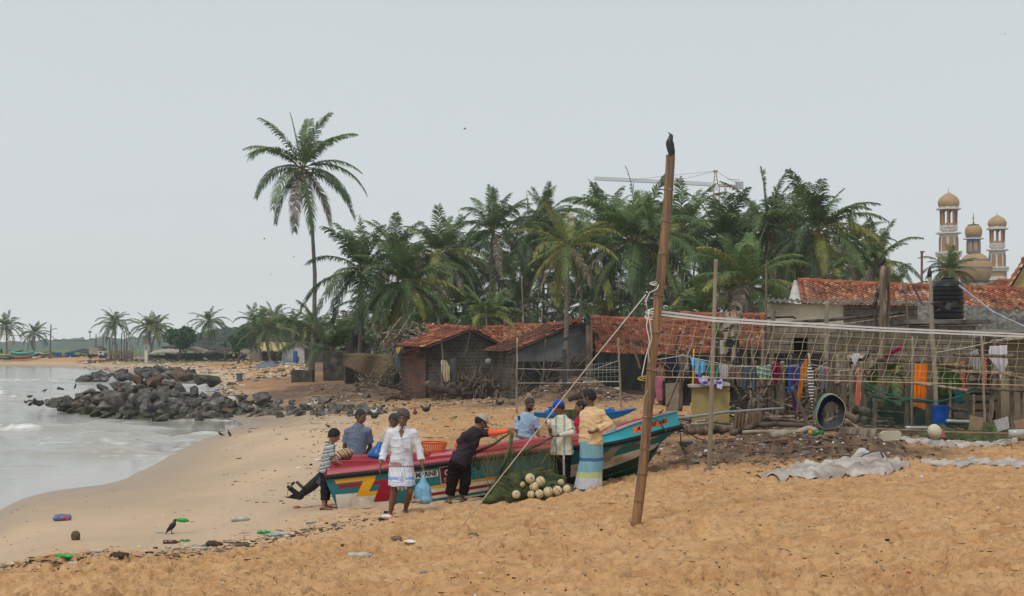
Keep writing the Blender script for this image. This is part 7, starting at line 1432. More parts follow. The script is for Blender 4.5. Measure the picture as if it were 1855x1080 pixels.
def tarp(name,poly,m_,label,amp=.05,hgt=None,thick=.012,cat='tarpaulin',edge=None):
 """cloth lying on the ground inside a polygon of pixels"""
 xs_=[p[0]for p in poly];ys_=[p[1]for p in poly];x0,x1,y0,y1=min(xs_),max(xs_),min(ys_),max(ys_);nx=int((x1-x0)/1.3)+3;ny=int((y1-y0)/.6)+4;vs=[];idx={};fs=[]
 def inside(x,y):
  c=False;j=len(poly)-1
  for i in range(len(poly)):
   if(poly[i][1]>y)!=(poly[j][1]>y)and x<(poly[j][0]-poly[i][0])*(y-poly[i][1])/(poly[j][1]-poly[i][1]+1e-9)+poly[i][0]:c=not c
   j=i
  return c
 def edge(px,py):
  m_=99
  for i in range(len(poly)):
   a,b=poly[i-1],poly[i];vx,vy=b[0]-a[0],(b[1]-a[1])*2.5;wx,wy=px-a[0],(py-a[1])*2.5;t=min(1,max(0,(wx*vx+wy*vy)/(vx*vx+vy*vy+1e-9)));m_=min(m_,math.hypot(wx-t*vx,wy-t*vy))
  return min(1,m_/9)**.7
 def hh(px,py):
  if not hgt:return 0
  return sum(h*math.exp(-((px-a)/w)**2-((py-b)/v)**2)for a,b,w,v,h in hgt)
 def vid(i,j):
  if(i,j)not in idx:
   px=x0+(x1-x0)*i/nx;py=y0+(y1-y0)*j/ny;q=G(px,py);q.z=sz(q.x,q.y);lift=.012+edge(px,py)*(hh(px,py)+amp*1.6*abs(float(vn(np.array([q.x*1.6+q.y*.5]),np.array([q.y*1.1]),7)[0])*2-1)+amp*.8*abs(math.sin(q.x*5+1.5*math.sin(q.y*2.0)))+amp*.3*float(vn(np.array([q.x*9]),np.array([q.y*7]),9)[0]));idx[(i,j)]=len(vs);vs.append(q+Vector((0,0,lift)))
  return idx[(i,j)]
 for i in range(nx):
  for j in range(ny):
   if inside(x0+(x1-x0)*(i+.5)/nx,y0+(y1-y0)*(j+.5)/ny):fs.append((vid(i,j),vid(i+1,j),vid(i+1,j+1),vid(i,j+1)))
 g=MB();g.add(vs,fs);o=g.build(name,m_,None,True);sm=o.modifiers.new('t','SOLIDIFY');sm.thickness=thick;return setp(o,label,cat)
WTARP=mat('grubby white sheet',(.46,.41,.375),.9,.22,4,bump=1,bscale=9,col2=(.25,.205,.165),c2pos=.54);BTARP=mat('grubby brown sheet',(.27,.22,.17),.9,.2,3,bump=.8,bscale=6,col2=(.38,.33,.27),c2pos=.58)
tarp('crumpled_sheet',[(1362,871),(1395,862),(1430,857),(1465,852),(1515,847),(1560,843),(1600,841),(1636,847),(1650,852),(1600,864),(1540,864),(1480,870),(1420,872)],WTARP,'big crumpled off-white sheet with a dark blue hem lying on the sand',.055,[(1495,858,30,7,.05),(1560,852,26,7,.08),(1590,848,14,6,.05),(1430,864,18,5,.03)])
g=MB()
for pts in(((1559,826),(1572,820),(1581,819),(1597,818),(1602,832),(1598,850)),((1603,845),(1612,838),(1625,832),(1634,834),(1624,840),(1606,844))):
 g.tube([GS(x,y+10,.35 if k<7 else 0)for k,(x,y)in enumerate(pts)],.012,5)
g=MB();o=None
rowsf=[]
for pts,nm in(([(1556,830,.1),(1566,824,.2),(1580,819,.3),(1594,817,.34)],0),([(1562,845,.0),(1572,842,.05),(1586,842,.1),(1600,846,.1)],1)):rowsf.append([P(x,y,G(x,850).y-.1-.0*h)for x,y,h in pts])
g.grid(rowsf);o=g.build('raised_fold',WTARP,None,True);sm=o.modifiers.new('t','SOLIDIFY');sm.thickness=.012;setp(o,'stiff raised corner of the crumpled white sheet','tarpaulin');g=MB();g.tube(rowsf[0],.014,5);g.tube([rowsf[0][-1],P(1602,832,rowsf[0][-1].y),rowsf[1][-1]],.014,5);q=G(1610,850).y
g.tube([P(1600,848,q),P(1612,840,q),P(1625,833,q),P(1634,832,q),P(1632,837,q),P(1618,842,q),P(1604,848,q)],.012,5);g.build('blue_hem',mat('navy webbing',(.02,.035,.10),.8),o,True)
tarp('white_strip',[(1530,805),(1560,800),(1640,798),(1660,804),(1740,808),(1800,800),(1845,796),(1843,803),(1790,812),(1700,814),(1640,808),(1580,812),(1540,818)],WTARP,'long white sheet edge curving along the foot of the fence',.022)
tarp('olive_net_pile',[(1660,800),(1690,790),(1740,790),(1800,786),(1840,788),(1836,798),(1780,803),(1720,805),(1680,804)],NETG,'flat olive net pile spread on the white sheet before the fence',.10,[(1700,798,30,8,.12),(1790,794,40,8,.1)],cat='net')
tarp('white_strip',[(1650,845),(1700,843),(1740,841),(1760,838),(1800,842),(1856,839),(1856,847),(1800,850),(1740,850),(1690,848)],WTARP,'thin torn white sheet strip lying on the bare sand at right',.018)
garment('brown_tarpaulin',[(1514,776),(1588,777),(1583,800),(1576,812),(1552,806),(1528,800)],26.7,BTARP,'brown tarpaulin hanging from the end of the long bamboo pole','tarpaulin',group=None,amp=.05)
tarp('brown_sheet',[(1520,800),(1545,802),(1580,808),(1560,818),(1545,820),(1530,815)],BTARP,'brown sheet lying below the hanging brown tarpaulin',.06)
def stone(px,py,w,h,d,m_,label,flat=.6,seed=1,name='stone',cat='stone',group=None):
 rn=random.Random(seed);c=P(px,py,d);a=w/F*d/2;b_=h/F*d/2;pts=[]
 for k in range(26):v=Vector((rn.gauss(0,1),rn.gauss(0,1),rn.gauss(0,1))).normalized();pts.append(c+Vector((v.x*a,v.y*a*.8,v.z*b_))*rn.uniform(.85,1.05))
 g=MB();g.hull(pts);return setp(g.build(name,m_),label,cat,group)
GREY=mat('grey stone',(.13,.125,.115),.9,.25,3,bump=.5,bscale=10);TANST=mat('tan slab stone',(.36,.27,.17),.9,.2,3,bump=.4,bscale=10)
for i,(px,py,w,h,m_,lb)in enumerate(((1448,812,60,14,TANST,'broad flat tan slab on the rubble left of the brown tarpaulin'),(1380,820,42,14,TANST,'smaller flat tan slab at the left foot of the rubble'),(1500,806,42,16,WOODD,'dark rotten board lying on the rubble'),(1418,838-18,30,8,GREY,'thin grey stone between the two tan slabs'),(1340,800,18,8,GREY,'small grey stone on the rubble'),(857,971,22,14,GREY,'grey stone lying on the sand in front of the boat'))):
 q=GS(px,py+h*.4)if i!=9 else 0;stone(px,py,w,h,q.y,m_,lb,seed=i+2,name='stone' if m_ is not WOODD else 'board',cat='stone' if m_ is not WOODD else 'board')
g=MB();c=GS(1478,790);g.lathe(P(1480,785,26.0),[(.001,-.07),(.045,-.06),(.065,0),(.045,.06),(.001,.07)],10,axis=Euler((R(80),0,R(30))).to_matrix());g.lathe(P(1485,786,26.0),[(.001,-.05),(.05,-.03),(.06,0),(.02,.06)],10,axis=Euler((R(20),R(60),0)).to_matrix());g.tube([P(1466+8,788,26.0),P(1492,782,26)],.045,8);setp(g.build('green_bottle',mat('crushed green bottle',(.005,.14,.035),.25,.2,8,spec=.6),None,True),'crushed green bottle beside the curved shell','bottle')
slab('green_card',[(1462,790),(1469,788),(1468,801),(1461,800)],25.6,.01,mat('turquoise card',(.01,.28,.20),.6),'small turquoise card standing on the rubble','card');slab('yellow_scrap',[(1464,780),(1470,779),(1472,784),(1465,785)],25.8,.04,YPT,'small yellow plastic scrap on the rubble','scrap')
rn=random.Random(8);g=MB();g.tube([P(1612,740,32.6),P(1608,660,32.6)],.08,8)
for k in range(9):frond(g,P(1612+rn.uniform(-4,4),668+rn.uniform(-14,22),32.6),rn.uniform(0,6.28),rn.uniform(-.2,1.0),rn.uniform(.7,1.25),1.2,rn,rn.choice([1,1,2]),n=22,w=.9,wid=.2,leafdroop=.5)
setp(g.build('young_palm',GREEN),'young palm with bright leaves squeezed behind the rail fence','plant')
root=empty('fence_netting',gd(1620,30.3),'sagging green netting tied along the lower fence rails','netting');g=MB()
GN=netmat('green wire netting',(.03,.09,.055),26,.05,.12)
for(x0,x1,y0,y1)in((1560,1650,690,785),(1650,1760,712,780)):
 g.grid([[P(x0+(x1-x0)*i/20,y0+8*math.sin(math.pi*i/20)+(y1-y0)*j/8,30.4+.06*math.sin(i))for i in range(21)]for j in range(9)])
g.build('netting',GN,root,True);g=MB();g.tube([P(1560,690,30.3),P(1600,712,30.3),P(1645,722,30.3),P(1700,728,30.3),P(1740,718,30.3),P(1770,706,30.3)],.015,5);g.tube([P(1570,712,30.3),P(1620,728,30.3),P(1665,722,30.3)],.013,5);g.build('cord',mat('green cord',(.02,.12,.08),.8),root)
g=MB();rn=random.Random(21)
for k in range(150):
 px=rn.uniform(1205,1600);d=rn.uniform(32.6,35.8);c=gs(px,d,rn.uniform(0,.3));a=rn.uniform(-.5,.5);l=rn.uniform(.2,.75);dr=Vector((math.cos(a),rn.uniform(-.5,.5),math.sin(a)*.7));g.tube([c-dr*l/2,c+dr*l/2],rn.uniform(.012,.045),5,rn.choice([0,0,1,2]))
setp(g.build('firewood_clutter',[WOOD,WOODD,WOODL]),'jumble of firewood, laths and sticks along the foot of the huts',kind='stuff')
# breakwater boulders
ROCK=mat('dark basalt boulder',(.075,.070,.064),.85,.35,2.2,bump=.8,bscale=7,obj_var=.45,col2=(.19,.17,.145),c2pos=.56);ROCKB=mat('rust brown boulder',(.13,.085,.058),.9,.3,2.2,bump=.6,bscale=7,obj_var=.25,col2=(.09,.06,.045),c2pos=.55)
ROCKW=mat('algae wet boulder',(.035,.036,.028),.5,.4,2.5,bump=.6,bscale=7,col2=(.09,.095,.045),c2pos=.56,obj_var=.2)
rr_=random.Random(77);RM=[]
for k in range(14):
 g=MB();pts=[]
 ax=(rr_.uniform(.8,1.2),rr_.uniform(.7,1.0),rr_.uniform(.55,.85))
 for i in range(13):v=Vector((rr_.gauss(0,1),rr_.gauss(0,1),rr_.gauss(0,1))).normalized();pts.append(Vector((v.x*ax[0],v.y*ax[1],v.z*ax[2]))*rr_.uniform(.8,1.05))
 g.hull(pts);bm=bmesh.new();me=g.mesh('boulder',ROCK);bm.from_mesh(me);bmesh.ops.bevel(bm,geom=bm.edges[:],offset=.025,segments=1,affect='EDGES');bm.to_mesh(me);bm.free();me.polygons.foreach_set('use_smooth',[False]*len(me.polygons))
 RM.append(me)
RMB=[m.copy()for m in RM[:5]];RMW=[m.copy()for m in RM[5:10]]
for m_ in RMB:m_.materials[0]=ROCKB
for m_ in RMW:m_.materials[0]=ROCKW
def boulder(p,s,kind=0,label='dark grey boulder packed among others in the near breakwater',group='boulders of the near breakwater'):
 me=rr_.choice([RM,RMB,RMW][kind]);return link_mesh('boulder',me,None,p,(rr_.uniform(-.5,.5),rr_.uniform(-.5,.5),rr_.uniform(0,6.28)),(s*rr_.uniform(.85,1.25),s*rr_.uniform(.8,1.1),s*rr_.uniform(.7,1.0)),label=label,cat='boulder',group=group)
TOPL=[(52,726),(90,722),(130,714),(160,708),(200,699),(240,688),(265,684),(300,692),(330,700),(360,710),(400,717),(450,722),(500,730),(540,736),(600,741),(650,744)]
BOTL=[(52,725),(110,741),(150,752),(200,758),(260,763),(330,763),(430,762),(520,757),(600,752),(650,748)]
n_b=0
for row in range(8):
 t=row/7
 for px in np.arange(52+(row%2)*11,652,20.5):
  tp=np.interp(px,*zip(*TOPL))+5;bt=np.interp(px,*zip(*BOTL))-4
  if(bt-tp)<9 and row%2:continue
  py=bt+(tp-bt)*t+rr_.uniform(-3,3);x=px+rr_.uniform(-8,8);d0=min(68,H*F/max(np.interp(px,*zip(*BOTL))-630,40))if px<400 else G(px,bt-2).y;d=d0+5.5*t+rr_.uniform(-.4,.4)
  s=rr_.uniform(.30,.50)*(1.0 if 150<px<420 else .85)*min(1,max(.5,(px-20)/80));kind=2 if(t<.2 and px<330)else(1 if rr_.random()<.10 else 0)
  boulder(P(x,py,d),s,kind);n_b+=1
for px,py,d,s,k,lb in((252,690,67,.62,1,'rust brown boulder at the top of the near breakwater'),(282,690,67,.5,1,'second rust brown boulder just right of the topmost brown one'),(365,688,78,.62,0,'tall pale grey boulder standing behind the right part of the breakwater'),(385,690,79,.6,0,'black split boulder beside the tall pale grey one'),(208,722,61.5,.6,0,'large smooth dark boulder in the front middle of the breakwater'),(470,722,66,.5,0,'tan grey boulder on top of the right arm of the breakwater'),(62,725,85,.28,2,'lone small boulder in the surf at the tip of the breakwater'),(118,735,71,.6,2,'low wet boulder in the water below the tip'),(110,704,84,.35,0,'small boulder just beyond the tip with a bird near it')):
 boulder(P(px,py,d),s,k,lb)
for i in range(58):
 px=rr_.uniform(470,700);py=rr_.uniform(np.interp(px,[470,600,700],[724,738,738]),np.interp(px,[470,600,700],[758,754,746]));q=G(px,py);s=rr_.uniform(.16,.38);q.z+=s*.2;boulder(q,s,0,'loose grey stone in the low tail of the breakwater behind the boat','stones in the tail of the breakwater')
for i in range(62):
 px=145+(352-145)*rr_.random()**.8;y0=np.interp(px,[145,200,260,350],[686,676,668,674]);py=rr_.uniform(y0,min(y0+13,689));boulder(P(px,py,132+(689-py)*.5),rr_.uniform(.55,.95),1 if rr_.random()<.1 else 0,'dark boulder in the far low breakwater','boulders of the far breakwater')
for px,py,w,h,lb in((588,722,34,22,'pointed grey boulder behind the boy'),(665,716,20,12,'pointed grey rock high on the beach left of the dark driftwood'),(678,744,60,18,'long flat grey rock behind the man in slate blue'),(617,735,40,9,'flat grey slab between the boulders and the white bird'),(636,751,30,8,'low slab behind the head of the man in slate blue'),(698,745,14,10,'small dark rock right of the long flat grey rock'),(720,742,26,9,'low dark rock behind the man in the white shirt'),(561,738,30,14,'angular boulder at the right end of the breakwater'),(545,748,34,12,'low dark boulder at the waterless end of the breakwater'),(578,750,30,10,'small wedge boulder nearest the boy')):
 q=G(px,py+h*.4);q.z+=h*.25/F*q.y;o=link_mesh('boulder',RM[int(px)%14],None,q,(.1,.1,px),(w*.5/F*q.y,w*.4/F*q.y,h*.72/F*q.y),label=lb,cat='boulder',group='scattered boulders on the beach')
g=MB();rows=[]
for i in range(71):
 px=128+i*7.4;tp=np.interp(px,*zip(*TOPL))+11;bt=np.interp(px,*zip(*BOTL))+1;d0=min(68,H*F/max(bt-634,40));rows.append([P(px+rr_.uniform(-2,2),bt+(min(tp,bt)-bt)*t/7+rr_.uniform(-2,2),d0+.5+5.5*t/7)for t in range(8)]+[P(px,bt,d0+9)])
g.grid(rows);setp(g.build('packed_rubble',ROCKW),'small dark rubble packed under the boulders of the near breakwater',kind='stuff')
# blue canoe behind the men
BLUE=mat('bright blue canoe paint',(.004,.21,.50),.5,.12,4,bump=.1)
root=empty('outrigger_canoe',gd(1060,31),'narrow bright blue canoe lying behind the boat with its raised end at right','canoe')
rows=[];CT=[(967,755,748),(985,757.5,749),(1010,759,750),(1040,763,750),(1070,764,749),(1100,762,748),(1120,757,746),(1138,750,743),(1152,742,741)]
for px,yb,yt in CT:
 w=9.0*math.sin(math.pi*min(1,max(.06,(px-962)/195)))**.6;d=31.0;c=P(px,(yt+yb)/2,d);hh=(yb-yt)/F*d;row=[]
 for k in range(13):a=math.pi+math.pi*k/12;row.append(c+Vector((0,math.cos(a)*w/F*d*1.4,math.sin(a)*hh+hh*.5)))
 rows.append(row)
g=MB();g.grid(rows);g.grid([[r[0],r[0].lerp(r[-1],.3)+Vector((0,0,-.02)),r[0].lerp(r[-1],.7)+Vector((0,0,-.02)),r[-1]]for r in rows]);g.build('hull',BLUE,root,True)
g=MB();g.tube([r[0]for r in rows],.022,5);g.tube([r[-1]for r in rows],.022,5);g.build('gunwale',mat('deep blue paint',(.005,.12,.40),.5),root,True)
for px in(997,1105):g=MB();g.box(P(px,745 if px>1050 else 748,31),(.22,.3,.10),jit=.02);g.tube([P(px-3,743,31),P(px+3,739,31)],.04,6);g.build('thwart_knot',_M['deep blue paint'],root)
g=MB();g.hull([P(x,y,31+dz_)for x in(1020,1045,1052,1026)for y in(742,757)for dz_ in(-.2,.2)]);setp(g.build('net_bundle',NETG),'brown bundle of net lying over the blue canoe','net')
slab('white_bundle',[(963,758),(972,756),(980,759),(978,765),(966,765)],29.5,.2,WTARP,'white plastic bundle with a yellow edge below the end of the canoe','bundle')
# birds
CROWM=mat('glossy black feathers',(.010,.010,.013),.45,.3,30,spec=.5);CROWG=mat('grey neck feathers',(.085,.08,.078),.7,.2,30);HENB=mat('brown hen feathers',(.16,.06,.03),.8,.3,20);HENW=mat('white feathers',(.6,.57,.52),.8,.1,20);COMB=mat('red comb',(.45,.02,.02),.6)
def bird_mesh(fly=False):
 b=Body(.006);b.ell((0,0,.16),(.105,.052,.056),[[.94,0,.34],[0,1,0],[-.34,0,.94]],.02);b.ell((.03,0,.175),(.07,.048,.052),None,.03);b.cap((-.07,0,.135),(-.20,0,.09),.030,.022,.03,flat=((0,0,1),1.8));b.cap((.07,0,.19),(.115,0,.235),.035,.028,.03);b.ell((.125,0,.245),(.036,.027,.028),None,.01)
 for s in(-1,1):b.ell((-.03,s*.045,.155),(.125,.014,.042),[[.95,0,.3],[0,1,0],[-.3,0,.95]],.012)
 V,Q=b.run();me=bpy.data.meshes.new('body');me.from_pydata(V.tolist(),[],Q.tolist());me.polygons.foreach_set('use_smooth',[True]*len(Q));me.materials.append(CROWM)
 k=Body(.005);k.ell((.105,0,.225),(.042,.0345,.036),None,0);V,Q=k.run();m2=bpy.data.meshes.new('nape');m2.from_pydata(V.tolist(),[],Q.tolist());m2.polygons.foreach_set('use_smooth',[True]*len(Q));m2.materials.append(CROWG)
 g=MB();g.tube([(.15,0,.245),(.175,0,.241),(.205,0,.228)],[.013,.010,.002],7);m3=g.mesh('beak',CROWM,True)
 g=MB()
 for s in(-1,1):
  g.tube([(.0,s*.025,.13),(-.015,s*.027,.06),(.0,s*.028,.005)],.006,5)
  for a in(-.5,0,.5,3.14):g.tube([(.0,s*.028,.005),(.035*math.cos(a),s*.028+.035*math.sin(a),.003)],.004,4)
 m4=g.mesh('legs',CROWM);return me,m2,m3,m4
CB=bird_mesh()
def crow(loc,heading,label,tilt=0,s=1.0,legs=True,group='crows'):
 o=empty('crow',loc,label,'crow',group);s*=.72;o.rotation_euler=(0,0,heading);o.scale=(s,s,s);pv=Vector((0,0,.14));q_=pv-Matrix.Rotation(-tilt,3,'Y')@pv
 for nm,me in zip(('body','nape','beak','legs'),CB):
  if nm=='legs':link_mesh(nm,me,o)if legs else None
  else:link_mesh(nm,me,o,q_,(0,-tilt,0))
 return o
def flyer(loc,heading,label,s=1.0,flap=.5,cat='bird',group='birds in flight'):
 o=empty('flying_bird',loc,label,cat,group);o.rotation_euler=(0,0,heading);o.scale=(s,s,s);g=MB();g.tube([(-.2,0,0),(-.08,0,0),(.05,0,.01),(.14,0,.01),(.19,0,0)],[.03,.045,.05,.03,.004],8);me=g.mesh('body',CROWM,True);link_mesh('body',me,o)
 for sd in(-1,1):g=MB();g.prism([(.08,sd*.03,.01),(-.07,sd*.03,.01),(-.12,sd*.22,flap*.2),(-.06,sd*.42,flap*.16),(.03,sd*.45,flap*.14),(.09,sd*.22,flap*.22)],(0,0,.008));link_mesh('wing',g.mesh('wing',CROWM),o)
 return o
tp_=pts_top=P(1214,282,15.0)
crow(P(1212,284,14.99),R(148),'large crow perched on top of the thick leaning bamboo pole',R(62),1.0)
crow(P(1600,484,32),R(-20),'crow leaning forward on the split top of the thickest post',R(38),1.15);crow(P(1684,506,30.6),R(70),'upright crow on the tip of the pale pole beside the water tank',R(66),1.1)
crow(P(1590,541,32.4),R(35),'crow on the dark branch left of the thickest post, upper one',R(60),1.0);crow(P(1586,560,32.2),R(15),'crow below another on the dark branch left of the thickest post',R(50),1.15)
crow(P(1571,602,32.4),R(190),'crow sitting just below the top tape left of the thickest post',R(5),1.0);crow(P(1464,601,34),R(200),'crow with lowered head under the top tape near the pale split board',R(-10),1.1);crow(P(1571,655,32.5),R(20),'crow on the fence below the hanging white cloth',R(25),1.1);crow(P(1440,708,32.2),R(20),'crow on the heavy dark stick before the blue cloth',R(10),.9)
crow(P(1389,472,35),R(90),'small crow on the very tall thin pole above the wavy sheet',R(60),.6)
flyer(P(1711,562,29),R(-60),'crow flying in front of the big water tank with wings raised',.9,.9,'crow')
q=GS(312,967);crow(q,R(5),'crow standing on the beach with a green bottle piece in its beak',R(30),.95)
g=MB();c=q+Vector((.155,-.01,.20));g.tube([c+Vector((-.09,0,0)),c+Vector((-.03,0,.005)),c+Vector((.05,0,0)),c+Vector((.1,0,-.01))],[.012,.035,.03,.008],9);setp(g.build('bottle_piece',mat('bright green plastic',(.01,.32,.05),.3,.1,6),None,True),'bright green bottle piece held in the beak of the beach crow','bottle piece')
crow(GS(400,792),R(200),'left crow of the pair on the wet sand',R(10),.95);crow(GS(415,791),R(140),'right crow of the pair on the wet sand',R(30),.95)
crow(GS(594,777),R(170),'crow walking behind the boy',R(5),.8);crow(P(137,704,84),R(30),'crow on the tip rocks of the breakwater',R(50),1.3);crow(P(81,712,86),R(0),'crow on the seaward end rocks',R(0),1.3);crow(P(262,671,130),R(10),'crow on top of the far breakwater',R(10),1.8)
crow(P(1172,395+0,100),R(0),'crow in the palms beside the bamboo pole',0,1.6,False);crow(P(1075,438,80),R(40),'crow on a palm frond in the middle of the grove',0,1.3,False);crow(P(1022,463,60),R(-30),'crow on the yellow-green palm',R(10),1.2,False)
for px,py,d,s,lb in((842,234,90,.7,'small gull gliding high in the middle of the sky'),(479,433,120,.8,'tiny bird below and left of the tallest palm crown'),(532,466,120,.6,'tiny bird left of the tallest palm trunk'),(645,392,120,.7,'tiny bird right of the tallest palm crown'),(622,457,110,.6,'tiny bird above the wide feathery palm'),(491,497,130,.5,'lowest tiny bird left of the tallest palm trunk'),(1820,62,120,.5,'tiny bird in the top right corner'),(235,605,200,2.2,'bird above the brushwood stockade')):
 flyer(P(px,py,d),R(20),lb,s*.6,.8)
def hen(loc,heading,m_,label,s=1.0,comb=True,cat='chicken'):
 root=empty('hen',loc,label,cat,'chickens and white birds on the beach');root.rotation_euler=(0,0,heading);root.scale=(s,s,s);b=Body(.012);b.ell((0,0,.22),(.15,.09,.10),None,.03);b.cap((-.1,0,.25),(-.22,0,.38),.06,.03,.05,flat=((0,1,0),2));b.cap((.1,0,.27),(.16,0,.40),.055,.032,.04);b.ell((.175,0,.42),(.04,.03,.032),None,.015);b.cap((.21,0,.415),(.235,0,.405),.012,.004,.01)
 for sd in(-1,1):b.ell((-.02,sd*.085,.23),(.11,.02,.065),None,.02)
 V,Q=b.run();me=bpy.data.meshes.new('body');me.from_pydata(V.tolist(),[],Q.tolist());me.polygons.foreach_set('use_smooth',[True]*len(Q));me.materials.append(m_);link_mesh('body',me,root);g=MB()
 for sd in(-1,1):g.tube([(.0,sd*.04,.14),(.0,sd*.045,.01),(.05,sd*.045,.005)],.010,5)
 link_mesh('legs',g.mesh('legs',YPT),root)
 if comb:g=MB();g.prism([(.15,-.006,.44),(.20,-.006,.445),(.21,-.006,.475),(.185,-.006,.46),(.175,-.006,.485),(.155,-.006,.465)],(0,.012,0));g.tube([(.2,0,.40),(.2,0,.375)],.012,5);link_mesh('comb',g.mesh('comb',COMB),root)
hen(GS(678,764),R(185),CROWM,'black hen walking behind the man in slate blue',.8,False);hen(GS(772,754),R(10),CROWM,'dark rooster with a red comb above the orange basket',.85);hen(GS(752,754),R(100),HENB,'brown hen standing upright left of the rooster',.75,False);hen(GS(875,729),R(80),CROWM,'black hen far up the beach above the man in neon sleeves',.8,False)
hen(GS(678,752),R(0),HENW,'white bird on the flat grey rock',.6,False,'egret');hen(GS(561,738),R(0),HENW,'left white bird among the last boulders',.55,False,'egret');hen(GS(572,735),R(160),HENW,'right white bird among the last boulders',.55,False,'egret');hen(GS(905,741),R(190),CROWM,'black bird with spread tail on the sand before the leaf mound',.7,False)
# driftwood, logs and brushwood by the huts
def twist(pts,d,r0,r1,m_,label,name='driftwood',group='driftwood by the huts',branches=3,seed=1):
 rn=random.Random(seed);P_=[P(x,y,d+dz_)for x,y,dz_ in pts];g=MB();full=[]
 for i in range(len(P_)-1):
  for k in range(4):full.append(P_[i].lerp(P_[i+1],k/4)+Vector([rn.uniform(-.4,.4)*r0/F*d for _ in range(3)]))
 full.append(P_[-1]);n=len(full);g.tube(full,[(r0+(r1-r0)*i/(n-1))/F*d*rn.uniform(.75,1.25)for i in range(n)],9)
 for k in range(branches):i=rn.randrange(1,n-1);a=full[i];v=Vector((rn.uniform(-1,1),rn.uniform(-.5,.5),rn.uniform(.1,1))).normalized()*r0*3.5/F*d;g.tube([a,a+v*.6,a+v+Vector((v.z*.3,0,v.x*.2))],[r0*.5/F*d,r0*.35/F*d,r0*.15/F*d],6)
 return setp(g.build(name,m_,None,True),label,'driftwood',group)
DW=mat('bleached driftwood',(.15,.115,.085),.9,.35,4,bump=.7,bscale=12,obj_var=.2);DWD=mat('dark wet driftwood',(.06,.042,.032),.9,.4,5,bump=.7,bscale=12)
twist([(776,700,0),(800,706,0),(830,712,0),(856,712,0)],62,7,3.5,DWD,'thick dark log lying in front of the sooty hut',seed=2);twist([(698,724,0),(712,719,0),(730,723,0),(745,724,0)],52,4,2.5,DWD,'isolated forked driftwood on open sand left of centre',seed=3)
twist([(775,690,0),(785,712,0),(800,712,0)],62.4,5,3,DW,'pale curled root at the left end of the dark log',seed=4);twist([(835,690,0),(850,700,0),(880,694,0)],63,4.5,3,DW,'pale branch behind the dark log',seed=5,branches=6);twist([(686,694,0),(705,700,0),(728,706,0)],68,4,2,DWD,'knotty branches at the foot of the brick annex',seed=6,branches=6)
twist([(800,655,0),(810,680,0),(820,700,0)],63.5,3,4,DW,'branching trunk leaning on the sooty hut wall',seed=7,branches=7);twist([(893,700,0),(910,706,0),(930,700,0)],61,3,2,DWD,'low branch at the right foot of the sooty hut',seed=8)
twist([(1030,722,0),(1050,718,0),(1066,722,0)],46,6,4,DWD,'dark log behind the man in the blue cap',seed=9,branches=0);twist([(1180,768,0),(1200,764,0),(1215,772,0)],34,7,5,DWD,'charred stump pieces right of the bamboo pole',seed=10,branches=4)
g=MB();rn=random.Random(31)
for k in range(420):
 px=rn.triangular(778,932,850);hgt=46*math.sin(math.pi*min(1,max(.05,(px-770)/170)));d=rn.uniform(62.5,65.4);c=gs(px,d,rn.uniform(0,hgt/F*d));a=rn.gauss(1.4,.9);l=rn.uniform(.3,1.3);dr=Vector((math.cos(a),rn.uniform(-.4,.4),math.sin(a)));g.tube([c-dr*l/2,c+dr*l/2+Vector((rn.uniform(-.1,.1),0,0))],[rn.uniform(.015,.035),.008],4,rn.choice([0,1,1,2]),cap=False)
for k in range(60):px=rn.uniform(790,925);frond(g,gs(px,rn.uniform(62.6,64),rn.uniform(.2,.9)),rn.uniform(0,6.28),rn.uniform(-1.3,.4),rn.uniform(.7,1.6),1.4,rn,2,n=14,wid=.10,leafdroop=1.2)
setp(g.build('brushwood_heap',[DW,DWD,_M['palm leaf dry']]),'tangled heap of sticks and dead palm leaves against the sooty hut',kind='stuff')
g=MB()
for k in range(190):
 px=rn.choice([rn.uniform(640,745),rn.uniform(690,760)]);d=rn.uniform(72,78);c=gs(px,d,rn.uniform(.0,1.2 if px>700 else .4));a=rn.uniform(0,3.14);l=rn.uniform(.3,1.4);dr=Vector((math.cos(a),0,math.sin(a)*.8));g.tube([c-dr*l/2,c+dr*l/2],.02,4,rn.choice([0,1]))
for k in range(40):px=rn.uniform(688,790);c=P(px,rn.uniform(596,640),rn.uniform(69,73));a=rn.uniform(.1,1.3)*rn.choice([-1,1]);l=rn.uniform(.6,2.2);dr=Vector((math.cos(a),rn.uniform(-.3,.3),math.sin(a)));g.tube([c-dr*l/2,c+dr*l/2],rn.uniform(.02,.05),5,rn.choice([0,0,1]))
setp(g.build('pole_jumble',[WOODL,WOODD]),'jumble of broken poles around the low annex roof',kind='stuff')
for i,(a,b,r,m_,lb)in enumerate((((728,574),(690,626),2.2,WOODL,'long pale pole leaning up left above the annex'),((748,582),(733,626),2.0,WOODL,'steep pole crossing in front of the labelled tank'),((693,603),(770,612),1.4,WOODL,'nearly level pale pole above the annex'),((812,588),(778,600),1.2,WOODL,'pale stick on the ridge of the sooty hut'),((800,622),(803,652),1.6,WOOD,'short stake under the left rake of the sooty gable'),((852,602),(842,650),1.6,WOODD,'stick leaning on the sooty gable'),((880,555),(882,600),1.2,WOODL,'thin bare stem before the small bright palm'),((945,500),(948,588),1.5,WOODL,'thin bare trunk in the grove above the orange roof'),((982,560),(980,588),1.0,WOODL,'short thin white stem above the orange roof'),((720,620),(722,690),1.8,WOOD,'stake at the right edge of the mat screen'))):post(a,b,62 if i in(4,5)else 70,r,m_,lb,name='leaning_pole' if i<4 else 'wooden_stake',cat='pole',group='poles around the centre huts')
